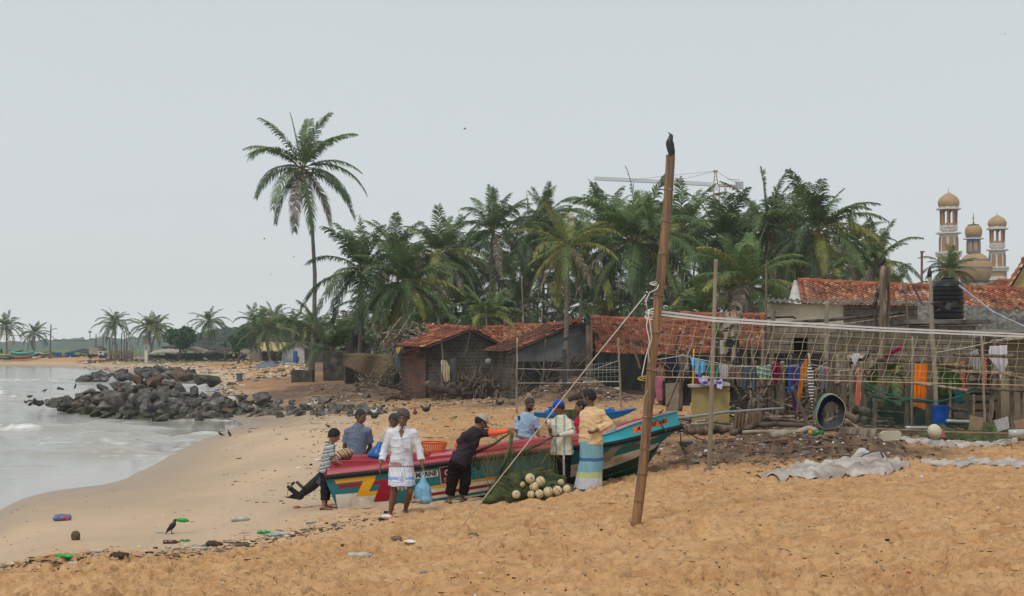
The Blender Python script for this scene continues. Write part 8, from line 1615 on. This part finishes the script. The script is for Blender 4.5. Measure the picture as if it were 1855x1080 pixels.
garment('cloth',[(799,652),(808,653),(815,665),(814,690),(806,692),(800,672)],62.2,cb('cream rag',(.48,.40,.27)),'cream cloth hanging on the brushwood heap','cloth',group='rags by the centre huts',amp=.06);garment('cloth',[(816,650),(825,649),(824,692),(814,692)],62.4,cb('grey rag',(.11,.11,.11)),'grey cloth hanging beside the cream one','cloth',group='rags by the centre huts',amp=.06)
garment('cloth',[(717,636),(727,634),(726,672),(717,670)],66,cb('blue grey rag',(.13,.17,.19)),'blue grey cloth hanging at the corner of the annex','cloth',group='rags by the centre huts',amp=.06);garment('bag',[(713,680),(722,672),(727,690),(718,697),(712,694)],65,cb('black bag',(.03,.03,.035)),'black plastic bag hanging low at the annex corner','bag',group='rags by the centre huts',amp=.06);garment('cloth',[(718,630),(725,629),(724,640),(719,642)],65.8,cb('yellow rag',(.5,.38,.12)),'small yellowish rag above the blue grey one','cloth',group='rags by the centre huts',amp=.04)
g=MB();g.lathe(P(885,655,63),[(.02,-.15),(.13,-.1),(.15,0),(.12,.1),(.02,.14)],12);setp(g.build('buoy',mat('grey buoy',(.25,.24,.23),.7),None,True),'grey round buoy hanging on the right wall of the sooty hut','buoy')
for i,(px0,px1,y0,y1,m_,lb)in enumerate(((936,1012,655,700,NETB,'black sheet for the shaded recess along the foot of the grey gabled hut'),(1205,1290,655,705,NETB,'second black sheeting below the long red roof'))):  # first sheet paints the shade of the open recess black
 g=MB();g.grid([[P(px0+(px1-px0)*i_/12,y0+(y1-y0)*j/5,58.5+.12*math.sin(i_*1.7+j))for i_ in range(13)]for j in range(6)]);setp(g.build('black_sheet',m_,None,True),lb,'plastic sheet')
g=MB()
for k in range(50):px=rn.uniform(935,1065);c=gs(px,rn.uniform(56,58),rn.uniform(.1,1.1));a=rn.gauss(1.4,.7);l=rn.uniform(.3,1.1);dr=Vector((math.cos(a),0,math.sin(a)));g.tube([c-dr*l/2,c+dr*l/2],.018,4,rn.choice([0,1]))
setp(g.build('stick_jumble',[DW,DWD]),'loose sticks standing along the foot of the grey gabled hut',kind='stuff')
g=MB();g.grid([[P(1322+i*14,640+j*11,37.9+.15*math.sin(i*1.9+j))for i in range(13)]for j in range(11)]);setp(g.build('dark_backing',NETB,None,True),'dark backing sheet for the shaded gaps behind the rough palisade','screen')  # dark sheet put in as the shade between the stakes
g=MB();g.grid([[P(1578+i*16,690+j*10,34.4+.15*math.sin(i*1.9+j))for i in range(15)]for j in range(9)]);setp(g.build('dark_backing',NETB,None,True),'dark panel added behind the rail fence for its shaded depth','screen')  # added dark panel gives the shade of the sheds behind the fence
for i,(x0,y0,x1,y1,lb)in enumerate(((1732,700,1800,702,'uppermost'),(1730,716,1802,717,'second'),(1728,731,1802,733,'third'),(1728,746,1800,749,'lowest'))):g=MB();g.prism([P(x0,y0,33.8),P(x1,y0,33.8),P(x1,y1+9,33.8),P(x0,y1+9,33.8)],(0,.03,0));setp(g.build('board',mat('brown board',(.10,.07,.05),.9,.4,3,stretch=(.2,1,2),obj_var=.3)),lb+' brown board of the stack behind the red dotted cloths','board','boards behind the fence')
g=MB();rn=random.Random(41)
for k in range(260):
 px=rn.choice([rn.uniform(1320,1480),rn.uniform(1480,1600),rn.uniform(1560,1850)]);d=rn.uniform(33.8,36.6);c=gs(px,d,rn.uniform(.0,1.5));a=rn.choice([rn.gauss(1.5,.25),rn.gauss(0,.3),rn.uniform(0,3.1)]);l=rn.uniform(.3,1.3);dr=Vector((math.cos(a),rn.uniform(-.2,.2),math.sin(a)));g.tube([c-dr*l/2,c+dr*l/2],rn.uniform(.012,.035),5,rn.choice([0,1,1,2]))
setp(g.build('stick_clutter',[WOOD,WOODD,WOODL]),'dense clutter of sticks and laths in front of the block huts',kind='stuff')
g=MB();rn=random.Random(43)
for k in range(50):
 c=P(rn.uniform(1310,1335),rn.uniform(572,655),36+rn.uniform(-.2,.2));w,h_=rn.uniform(.04,.16),rn.uniform(.06,.22);g.prism([c+Vector((-w,0,-h_)),c+Vector((w,0,-h_*rn.random())),c+Vector((w*rn.random(),0,h_)),c+Vector((-w,0,h_*rn.random()))],(0,.01,0),rn.choice([0,1,2]))
setp(g.build('torn_rags',[cb('torn pale rag',(.38,.35,.30)),_M['black bag'],WOODL]),'torn rags and scraps stuck in the stakes by the small red roof',kind='stuff')
# litter one can name
def bottle(px,py,lpx,ang,m_,capm,label,r=.22,group='plastic bottles on the beach'):
 q=GS(px,py);d=q.y;L_=lpx/F*d;r_=L_*r*.62;a=R(ang);dr=Vector((math.cos(a),math.sin(a),0));M=dr.to_track_quat('Z','Y').to_matrix();c=q+Vector((0,0,r_*.8))-dr*L_/2;root=empty('plastic_bottle',c,label,'bottle',group)
 g=MB();g.lathe(c,[(r_*.85,0),(r_,L_*.05),(r_*.95,L_*.3),(r_*.82,L_*.38),(r_*.97,L_*.46),(r_,L_*.66),(r_*.7,L_*.8),(r_*.35,L_*.9),(r_*.33,L_*.94)],12,axis=M);g.build('bottle_body',m_,root,True)
 if capm:g=MB();g.lathe(c,[(r_*.42,L_*.935),(r_*.42,L_)],10,axis=M);g.build('cap',capm,root)
CLR=mat('cloudy clear plastic',(.52,.52,.48),.3,.12,10,spec=.6,transl=.3);GRB=mat('green bottle plastic',(.01,.26,.04),.25,.15,8,spec=.6);BRB=mat('brown bottle glass',(.09,.022,.012),.2,.1,8,spec=.6);AQU=mat('aqua plastic',(.18,.42,.42),.3,.1,8,spec=.6)
BC=mat('blue cap',(.01,.07,.4),.4);RC=mat('red cap plastic',(.5,.02,.04),.4)
for a in((96,1031,30,100,CLR,BC,'upright clear bottle with a blue cap at the lower left'),(118,1025,38,-12,GRB,None,'long green bottle touching the upright clear one'),(143,1008,34,10,CLR,BC,'clouded clear bottle with its blue cap at the left end'),(175,1012,28,-4,CLR,BC,'clear bottle with a blue label band'),(140,1034,34,0,CLR,RC,'clear bottle with a red cap below the long green one'),(275,1020,28,185,CLR,BC,'clear bottle with a blue cap pointing left by the pink cloth'),(360,999,28,0,CLR,AQU,'clear bottle with a teal cap on the strandline'),(311,985,30,3,BRB,RC,'brown bottle lying on the strandline'),(336,981,20,4,GRB,None,'small green bottle right of the brown one'),(479,967,26,4,GRB,None,'green bottle at the upper end of the strandline'),(497,973,22,6,AQU,BC,'pale aqua bottle below the upper green one'),(437,944,36,6,CLR,None,'flat clear bottle high on the strandline'),(654,1016,46,2,CLR,BC,'crushed clear bottle with a blue cap lying alone in the middle foreground'),(655,952,24,4,CLR,BC,'clear bottle left of the walking man\'s feet'),(512,971,28,5,CLR,YPT,'clear bottle with an orange cap on the strandline'),(290,966,14,5,CLR,YPT,'tiny bottle with a yellow cap left of the beach crow'),(563,951,18,0,CLR,RC,'small bottle with a red cap on the upper strandline'),(850,1011,18,4,GRB,None,'thin bright green tube lying in the middle foreground'),(4,1030,16,60,CLR,BC,'cut bottle at the left edge of the picture'),(770,922,20,20,CLR,None,'clear crushed bottle by the boat below the blue bag')):bottle(*a)
def lump(px,py,w,h,m_,label,name,cat,seed=1,noise=.01):q=GS(px,py);d=q.y;b=Body(max(.006,w/F*d/26));rn=random.Random(seed);rx,rz=w/F*d/2,h/F*d/2;
def lump(px,py,w,h,m_,label,name,cat,seed=1,noise=.2):
 q=GS(px,py);d=q.y;rn=random.Random(seed);rx,rz=w/F*d/2,h/F*d/2;b=Body(max(.005,min(rx,rz)/5))
 for k in range(5):b.ell(q+Vector((rn.uniform(-.55,.55)*rx,rn.uniform(-.3,.3)*rx,rz*rn.uniform(.4,.9))),(rx*rn.uniform(.35,.6),rx*rn.uniform(.3,.5),rz*rn.uniform(.5,.9)),None,rz*.5)
 return b.build(name,m_,None,noise=rz*noise,nscale=3/rz,label=label,cat=cat)
lump(114,943,40,14,[mat('blue torn bag',(.03,.22,.42),.6,.3,12,col2=(.45,.06,.06),c2pos=.58)],'torn blue and red plastic bag on the wet sand','torn_bag','bag',3,.35);b=Body(.008);c=GS(137,979);b.ell(c+Vector((0,0,.055)),(.062,.06,.075),None,0);b.build('coconut_husk',mat('dry husk',(.13,.09,.06),.95,.4,30,bump=1,bscale=60),None,noise=.005,nscale=60,label='brown coconut husk standing on the smooth sand',cat='coconut')
for a in((247,1015,26,9,cloth('pink rag',(.6,.2,.24)),'pink crumpled cloth on the strandline','rag','cloth'),(703,948,26,9,cloth('white rag',(.65,.64,.62)),'white crumpled plastic at the walking man\'s foot','plastic_scrap','plastic scrap'),(690,948,15,9,RUB,'black rubber sole beside the white crumpled plastic','rubber_sole','sole'),(610,995,26,13,DWD,'brown palm husk piece in the left foreground','palm_husk','husk'),(622,1000,12,7,DWD,'small husk right of the brown palm husk','palm_husk','husk'),(388,988,36,12,DWD,'dark palm husk on the strandline','palm_husk','husk'),(216,1023,40,13,DWD,'broad dark husk on the left strandline','palm_husk','husk'),(440,975+16,30,11,DW,'tan bent husk at the right end of the strandline heap','palm_husk','husk'),(244,1008,14,12,DWD,'upright dark root behind the pink cloth','root','root'),(775,1042,34,9,mat('grey newsprint',(.10,.13,.16),.7,.5,30,col2=(.4,.42,.42),c2pos=.6),'crumpled dark printed wrapper in the foreground','wrapper','wrapper'),(508,1064,36,5,cloth('yellow rag pale',(.6,.5,.25)),'pale yellow plastic strip near the lower edge','plastic_strip','plastic strip'),(536,1040,22,4,BC,'bent blue plastic straw in the left foreground','straw','straw'),(718,988,28,9,DW,'bent husk left of the white scraps','palm_husk','husk'),(745,988,34,6,_M['white rag'],'white plastic scraps in the middle foreground','plastic_scrap','plastic scrap'),(872,1048,20,4,_M['white rag'],'short white plastic piece right of the printed wrapper','plastic_piece','plastic piece'),(539,921,16,5,cloth('orange rag',(.5,.12,.05)),'small orange plastic scrap left of the boy','plastic_scrap','plastic scrap'),(765,922,14,6,cloth('navy rag',(.03,.03,.12)),'dark blue lid lying below the blue bag','lid_scrap','plastic scrap'),(143,1035,10,6,DWD,'small dark nut at the left strandline','nut','nut')):lump(*a,seed=int(a[0]))
g=MB();p=[P(1258,878,21)]+[GS(x,y,.02)for x,y in((1250,905),(1253,950),(1262,1000),(1275,1040),(1287,1079))];g.tube(p[1:],.0035,4);setp(g.build('trailing_rope',YPT),'thin yellow cord trailing over the sand at right','cord')
# litter and grit that nobody could count
LM=[mat('litter white',(.62,.61,.58),.7),mat('litter brown',(.10,.06,.035),.9),mat('litter black',(.02,.018,.016),.9),mat('litter tan',(.30,.21,.13),.9),mat('litter blue',(.06,.17,.30),.7),mat('litter green',(.05,.19,.09),.7),mat('litter red',(.30,.06,.05),.7),mat('litter yellow',(.45,.33,.10),.7),mat('litter grey',(.22,.21,.20),.9)]
def scatter(name,label,n,pxy,size,weights,seed,sticks=.3):
 rn=random.Random(seed);vs=[];fs=[];ms=[];idx=list(range(len(LM)))
 for k in range(n):
  x,y=pxy(rn)
  if gz(x,y)<.02 and False:continue
  z=sz(x,y);s=rn.uniform(*size)*(1 if rn.random()<.9 else 2.0);c=Vector((x,y,z));a=rn.uniform(0,6.28);mi=rn.choices(idx,weights)[0];o=len(vs);ca,sa=math.cos(a),math.sin(a)
  if rn.random()<sticks:l,w=s*rn.uniform(2,5),s*.16;mi=rn.choice([1,1,2,3]);h_=w
  else:l,w=s*rn.uniform(.5,1),s*rn.uniform(.3,.8);h_=s*rn.uniform(.15,.6)
  q=[(-l,-w),(l,-w*rn.uniform(.4,1)),(l*rn.uniform(.5,1),w),(-l*rn.uniform(.5,1),w*rn.uniform(.5,1))]
  for u,v in q:vs.append(c+Vector((u*ca-v*sa,u*sa+v*ca,-.004)))
  for u,v in q:vs.append(c+Vector((u*.8*ca-v*.8*sa,u*.8*sa+v*.8*ca,h_*rn.uniform(.6,1.1))))
  fs+=[(o,o+1,o+5,o+4),(o+1,o+2,o+6,o+5),(o+2,o+3,o+7,o+6),(o+3,o,o+4,o+7),(o+4,o+5,o+6,o+7)];ms+=[mi]*5
 g=MB();g.add(vs,fs,ms);return setp(g.build(name,LM),label,kind='stuff')
def pxd(px,d):return(px-CX)/F*d,d
STR=[(0,1036),(90,1028),(170,1018),(250,1012),(340,1000),(420,988),(500,975),(560,962),(640,948),(720,935)]
def strand(w):
 def f(rn):px=rn.uniform(-20,720);py=np.interp(px,*zip(*STR))+rn.gauss(0,w)+4;q=G(px,py);return q.x,q.y
 return f
scatter('strandline_litter','line of twigs, husks and plastic litter along the high water mark',2400,strand(8),(.008,.032),(5,8,6,5,0.6,0.6,0.4,0.3,2),1,.5)
scatter('beach_litter','scattered bits of litter, shell and twig on the foreground sand',4800,lambda rn:pxd(rn.uniform(0 if rn.random()<.3 else 380,1900),9.6*math.exp(rn.random()*1.15)),(.004,.016),(4,8,9,4,0.4,0.3,0.2,0.2,2),2,.35)
scatter('beach_litter','scattered bits of litter and twig on the middle beach',4200,lambda rn:pxd(rn.uniform(560 if rn.random()<.8 else 400,1280),25*math.exp(rn.random()*1.0)),(.012,.05),(6,8,8,4,0.6,0.5,0.4,0.4,3),3,.3)
scatter('hut_litter','rubbish and leaf litter strewn before the huts',2600,lambda rn:(lambda a:(a[0],a[1]))(pxd(rn.uniform(560,1130),rn.uniform(56,84))),(.02,.09),(5,10,8,5,0.5,0.4,0.5,0.3,3),4,.3)
scatter('rubble_litter','stones, brick bits and rubbish on the earth rubble at right',2800,lambda rn:pxd(rn.gauss(1430,110),rn.gauss(25.6,1.9)),(.010,.055),(3,9,8,5,0.4,0.3,0.3,0.3,6),5,.2)
scatter('yard_litter','twigs and litter in the yard of the right huts',1800,lambda rn:pxd(rn.uniform(1180,1880),rn.uniform(27,36)),(.010,.05),(4,9,8,5,0.6,0.4,0.5,0.5,3),6,.35)
scatter('far_litter','rubbish strewn over the far beach beyond the breakwater',2600,lambda rn:pxd(rn.uniform(150,560),90*math.exp(rn.random()**.8*1.0)),(.05,.22),(8,7,6,4,0.9,0.6,0.7,0.6,4),7,.2)
scatter('rock_litter','heap of plastic rubbish caught behind the tall pale boulder',500,lambda rn:pxd(rn.gauss(405,14),rn.gauss(82,5)),(.06,.20),(8,3,3,2,1.2,1.0,1.2,0.9,2),8,.05)
scatter('leaf_mound_litter','brown fallen leaves and shells on the swept mound',2600,lambda rn:((1032-CX)/F*55+rn.gauss(0,1.1),54.6+rn.gauss(0,1.0)),(.025,.07),(2,12,5,5,0.1,0.1,1.2,0.2,2),9,.2)
# far shore: shacks, boats, poles
def box_px(g,x0,y0,x1,y1,d,depth,mi=0):a,b=P(x0,y1,d),P(x1,y0,d);g.box(((a.x+b.x)/2,d+depth/2,(a.z+b.z)/2),(b.x-a.x,depth,b.z-a.z),mi=mi)
THAT=mat('palm thatch',(.22,.18,.13),.95,.3,.8,bump=.5,bscale=3,obj_var=.2);THATD=mat('dark thatch',(.055,.048,.042),.95,.4,.8,obj_var=.2);TINY=mat('yellow sheet roof',(.55,.42,.17),.7,.1,.5);BLUD=mat('blue barrels',(.02,.09,.28),.6)
fd=lambda x,d:d+28*max(0,min(1,(230-x)/80))
def shed(x0,x1,yt,yb,d,label,roofm,wallm,peak=0,over=3,open_=False,name='beach_shed',cat='shed'):
 d=fd(x0,d)
 root=empty(name,gd((x0+x1)/2,d),label,cat,'sheds along the far shore');g=MB()
 if open_:
  for x in np.linspace(x0,x1,4):t=MB();t.tube([gd(x,d,-.1),P(x,yt+3,d)],.10,5);t.build('post',wallm,root)
  box_px(g,x0+1,(yt+yb)/2,x1-1,yb,d+2.5,.3)
 else:box_px(g,x0,yt+2,x1,yb,d,3)
 g.build('wall',wallm,root);g=MB();xm=(x0+x1)/2
 for a,b,ya,yb_ in((x0-over,xm,yt+4,yt-peak),(xm,x1+over,yt-peak,yt+4)):
  g.prism([P(a,ya,d-.6),P(b,yb_,d-.6),P(b,yb_+1.6,d-.6),P(a,ya+1.6,d-.6)],(0,4.4,.5))
 g.build('roof',roofm,root);return root
shed(322,366,636,651,236,'pale thatched open shed with a low gable before the long dark shed',THAT,THATD,3,3,True)
shed(372,412,638,650,236,'dark low shack in the middle of the long dark shed',THATD,THATD,0,1);shed(413,446,637,650,235,'open shack with yellow and violet figures in front',THAT,THATD,1,2,True);shed(270,320,637,650,238,'low white roofed stalls left of the pale thatched shed',WTARP,THATD,0,2,True)
root=empty('long_shed',gd(370,245),'long dark flat roofed shed stretching behind the low shacks','shed');g=MB();g.prism([P(293,628,243),P(445,635,243),P(445,637,243),P(293,631,243)],(0,6,.3));g.build('roof',THATD,root);g=MB()
for x in range(300,445,18):g.tube([gd(x,243),P(x,631,243)],.15,5)
box_px(g,300,640,440,652,247,.3);g.build('wall',THATD,root)
shed(120,160,637,649,244,'leaning dark thatch shelter beside the blue barrels',THATD,THATD,1,4,True);shed(161,178,633,648,252,'dark sagging awning left of the brushwood stockade',THATD,THATD,2,4,True);shed(60,92,641,648,248,'low dark shack behind the beached boats',THATD,THATD,0,2)
root=empty('white_truck',gd(173,258),'small white truck with a slatted cargo box behind the sheds','truck');g=MB();box_px(g,161,630,177.5,642,258,2.2);g.build('cargo_box',mat('slatted truck box',(.30,.30,.24),.8,.2,1),root);g=MB();box_px(g,178,636,187,645,258,2);g.build('cab',mat('white truck paint',(.62,.62,.62),.4),root)
g=MB();box_px(g,180,637.3,184.5,640,257.96,.1);g.build('window',DARK,root)
for x in(164,183):g=MB();c=P(x,646,257.9);g.lathe(c,[(.38,-.15),(.38,.15)],14,axis=Euler((R(90),0,0)).to_matrix());g.build('wheel',RUB,root)
for i,x in enumerate((102.5,108.5,122,127.5,132.5)):
 c=gd(x,fd(x,243));g=MB();g.lathe(c,[(.28,0),(.30,.3),(.28,.6),(.29,.88),(.2,.9)],14);setp(g.build('barrel',BLUD,None,auto=40),'%s blue barrel from the left beside the thatch shelter'%ORD[i],'barrel','blue barrels on the far beach')
c=gd(190,fd(190,245));g=MB();g.lathe(c,[(.45,0),(.48,.6),(.4,.9)],14);setp(g.build('barrel',BLUD,None,auto=40),'single blue barrel right of the white truck','barrel','blue barrels on the far beach')
root=empty('stockade',gd(220,242),'brushwood stockade of upright sticks under the far palms','fence');rn=random.Random(3);g=MB()
for k in range(80):x=rn.uniform(197,242);g.tube([gd(x,242+rn.uniform(-.6,.6)),P(x+rn.uniform(-1,1),636+rn.uniform(-3,5),242)],.05,4)
g.build('palisade',mat('grey brushwood',(.22,.17,.13),.95,.3,1),root);g=MB()
for y in(637,643):g.tube([P(196,y,241.4),P(242,y+.6,241.4)],.05,4)
g.build('rail',_M['grey brushwood'],root)
for i,(x,yt,r,lb)in enumerate(((199,611,.12,'leaning pole left of the palm at the stockade'),(202,616,.08,'thin pole by the stockade left end'),(213,622,.07,'short pole inside the stockade'),(219,604,.10,'thick pole over the stockade'),(225.5,600,.10,'tallest forked pole over the stockade'),(228,604,.08,'second fork of the tallest stockade pole'),(231,619,.07,'short dark pole right of the fork'),(236,622,.05,'thin stick at the right of the stockade'),(241,628,.09,'corner post of the stockade'))):
 g=MB();g.tube([gd(x,242),P(x+(1.5 if i%2 else-.6),yt,242)],r,5);setp(g.build('far_pole',mat('far grey pole',(.10,.085,.07),.9)),lb,'pole','poles at the stockade')
def lamp_post(x,yt,d,label,m_,arm=None,globe=False,r=.09,xb=None):
 d=fd(x,d)
 root=empty('street_lamp' if(arm or globe)else 'utility_pole',gd(xb or x,d),label,'street lamp' if(arm or globe)else 'pole','poles along the far shore');g=MB();g.tube([gd(xb or x,d),P(x,yt,d)],[r*1.2,r*.8],6);g.build('shaft',m_,root)
 if arm:g=MB();g.tube([P(x,yt+11,d),P(x+arm*.6,yt+8,d),P(x+arm,yt+7.5,d)],.05,5);g.box(P(x+arm,yt+7.7,d),(.5,.2,.15));g.build('lamp_arm',m_,root)
 if globe:g=MB();c=P(x,yt,d);g.lathe(c,[(.05,-.2),(.28,-.05),(.30,.12),(.05,.3)],12);g.build('lamp_head',mat('rusty lamp head',(.30,.17,.11),.8),root)
GP=mat('bluish steel pole',(.22,.32,.36),.6);WP_=mat('brown wooden pole',(.14,.11,.085),.9)
lamp_post(92.5,588,235,'tall brown utility pole with a lamp arm at the far left',WP_,8,xb=90.5,r=.14);lamp_post(163,602,240,'bluish lamp post with a round rusty head',GP,globe=True);lamp_post(49.5,606,245,'pale bluish pole between the two leftmost palms',GP);lamp_post(174,605,245,'brown utility pole right of the round lamp',WP_,r=.12);lamp_post(186.5,604,252,'brown pole with a crossbar right of the truck',WP_,r=.12)
lamp_post(246,612,260,'left one of two thin bluish poles beyond the stockade',GP,r=.07);lamp_post(254,612,260,'right one of two thin bluish poles beyond the stockade',GP,r=.07);lamp_post(327,597,240,'grey pole rising out of the round leafy tree',GP,r=.1);lamp_post(371,612,245,'thin pole left of the single far palm',WP_,r=.08);lamp_post(374.5,614,245,'second thin pole touching the single far palm trunk',WP_,r=.08)
def wire(pts,d,label):g=MB();g.tube([P(x,y,d)for x,y in pts],.035,4);setp(g.build('overhead_wire',mat('wire',(.05,.05,.05),.8)),label,'wire','overhead wires')
wire([(329,599),(350,609),(372,614),(400,618),(424,621)],240,'sagging overhead wire with birds right of the round leafy tree');wire([(92,617),(130,618),(163,616),(186,608)],240,'overhead wire from the tall utility pole');wire([(0,606),(49,609),(92,600)],240,'overhead wire at the far left edge')
g=MB();c=gd(265,228);root=empty('beach_post',c,'small white lifeguard post with a red cap on the far beach','post');g.box(c+Vector((0,0,1.0)),(.45,.45,2.0));g.build('pillar',mat('white pillar',(.6,.57,.5),.8),root);g=MB()
for dx in(-.25,.25):g.tube([c+Vector((dx,-.2,2)),c+Vector((dx*1.2,-.2,3.1))],.05,5)
g.build('frame',_M['white pillar'],root);g=MB();g.box(c+Vector((0,0,3.2)),(.9,.7,.25));g.build('roof',mat('red brown cap',(.35,.13,.07),.8),root)
def far_boat(x0,x1,yb,yt,d,col,label,rim=None):
 d=fd(x0,d)
 root=empty('beached_boat',gd((x0+x1)/2,d),label,'boat','boats on the far beach');rows=[]
 for i in range(13):
  u=i/12;px=x0+(x1-x0)*u;w=.9*math.sin(math.pi*(.08+.84*u))**.7;top=yt+3.0*math.sin(math.pi*u)if rim!='flat' else yt;c=P(px,top,d);b=P(px,yb-2.5*abs(2*u-1)**2.5,d);rows.append([c+Vector((0,-w,0)),c.lerp(b,.6)+Vector((0,-w*.8,0)),b+Vector((0,-w*.2,0)),b+Vector((0,w*.2,0)),c.lerp(b,.6)+Vector((0,w*.8,0)),c+Vector((0,w,0))])
 g=MB();g.grid(rows);g.build('hull',mat('far hull '+label[:8],col,.6,.15,.8),root,True);g=MB();g.tube([r[0]for r in rows],.07,5);g.tube([r[-1]for r in rows],.07,5);g.build('gunwale',mat('far rail '+label[:8],tuple(min(1,c*1.5+.05)for c in col),.6),root,True)
far_boat(-6,30,645,640,238,(.35,.27,.08),'yellow hulled boat at the far left edge');far_boat(0,24,650,645,234,(.02,.16,.14),'dark green boat lowest at the far left edge');far_boat(20,62,645,637,236,(.03,.38,.36),'turquoise boat with a long raised bow on the far beach');far_boat(22,58,650.5,644,233,(.28,.06,.04),'red brown boat in front of the turquoise one');far_boat(14,42,638,634,247,(.02,.12,.10),'dark boat behind the turquoise one')
far_boat(54,74,648,645,236,(.55,.53,.48),'low white boat right of the red brown one');far_boat(70,92,644,638,243,(.32,.36,.25),'pale green covered boat by the tall utility pole')
scatter('shore_clutter','clutter of nets, crates and gear between the far sheds',1500,lambda rn:pxd(rn.uniform(150,450),rn.uniform(236,248)),(.12,.4),(4,6,8,4,2,1.2,1.2,.8,4),11,.25)
scatter('shore_clutter','clutter of nets and gear around the beached boats',700,lambda rn:pxd(rn.uniform(-10,170),rn.uniform(268,276)),(.12,.5),(3,6,9,4,1,.6,.6,.4,5),12,.25)
root=empty('white_cottage',gd(528,192),'small whitewashed cottage with its gable end left of the tallest palm trunk','house');g=MB();wallpoly(g,[gd(510,192,-.1),gd(551,192,-.1),P(551,630,192),P(535,621,192),P(511,632,192)],.3);g.build('wall',WHITEW,root);g=MB()
g.prism([P(506,634,191.6),P(537,619.6,191.6),P(537,621.4,191.6),P(506,636,191.6)],(-.6,6,.1));g.prism([P(537,619.6,191.6),P(557,631,191.6),P(557,633,191.6),P(537,621.4,191.6)],(-.6,6,.1));g.build('roof',ASB,root);g=MB();box_px(g,553,632,559,654,193,1);g.build('side_wall',TPLAST,root)
root=empty('yellow_roofed_house',gd(490,198),'house with a pale yellow sheet roof left of the white cottage','house');g=MB();g.prism([P(471,620,202),P(530,620.5,202),P(514,637,196),P(472,636,196)],(0,0,.06));g.build('roof',TINY,root);g=MB();box_px(g,474,637,510,654,198,3);g.build('wall',THATD,root);g=MB();g.tube([P(502,620.3,202.2),P(558,620.5,202.2)],.2,6);g.build('ridge',TILE,root)
g=MB();box_px(g,452,639,474,654,197,.2);setp(g.build('bamboo_fence',THAT),'grey lath fence left of the yellow roofed house','fence');g=MB();box_px(g,560,630,586,656,190,2.5);setp(g.build('dark_shed',THATD),'dark shed right of the tallest palm trunk','shed')
c=gd(535,189);g=MB();g.lathe(c,[(.3,0),(.32,.8),(.3,1.6),(.2,1.7)],12);setp(g.build('barrel',BLUD,None,auto=40),'tall blue barrel at the white cottage wall','barrel');c=gd(434,118);g=MB();g.lathe(c,[(.22,0),(.28,.6),(.33,.62),(.3,.7)],12);setp(g.build('bin',mat('grey bin',(.10,.13,.14),.7),None,auto=40),'grey bin standing on the open far sand','bin')
tarp('grey_tarpaulin',[(455,667),(470,661),(478,655),(505,655),(500,665),(480,667)],mat('blue grey tarpaulin',(.12,.145,.16),.7,.2,1),'blue grey tarpaulin spread on the sand before the cottages',.25);tarp('pale_tarpaulin',[(505,656),(540,655),(536,660),(506,661)],mat('pale blue tarpaulin',(.3,.36,.38),.7,.2,1),'pale tarpaulin strip right of the blue grey one',.15)
# haze: closed box of even pale air round the scene
hz=MB();hz.box((0,560,31),(2400,1200,66))
hm=bpy.data.materials.new('haze air');hm.use_nodes=True;hm.node_tree.nodes.clear()
_o=hm.node_tree.nodes.new('ShaderNodeOutputMaterial');_v=hm.node_tree.nodes.new('ShaderNodeVolumePrincipled')
_v.inputs['Color'].default_value=(.93,.97,1.0,1);_v.inputs['Density'].default_value=.00042;_v.inputs['Anisotropy'].default_value=.2
hm.node_tree.links.new(_v.outputs[0],_o.inputs['Volume'])
hz.build('haze',hm,label='pale damp sea haze',kind='stuff')
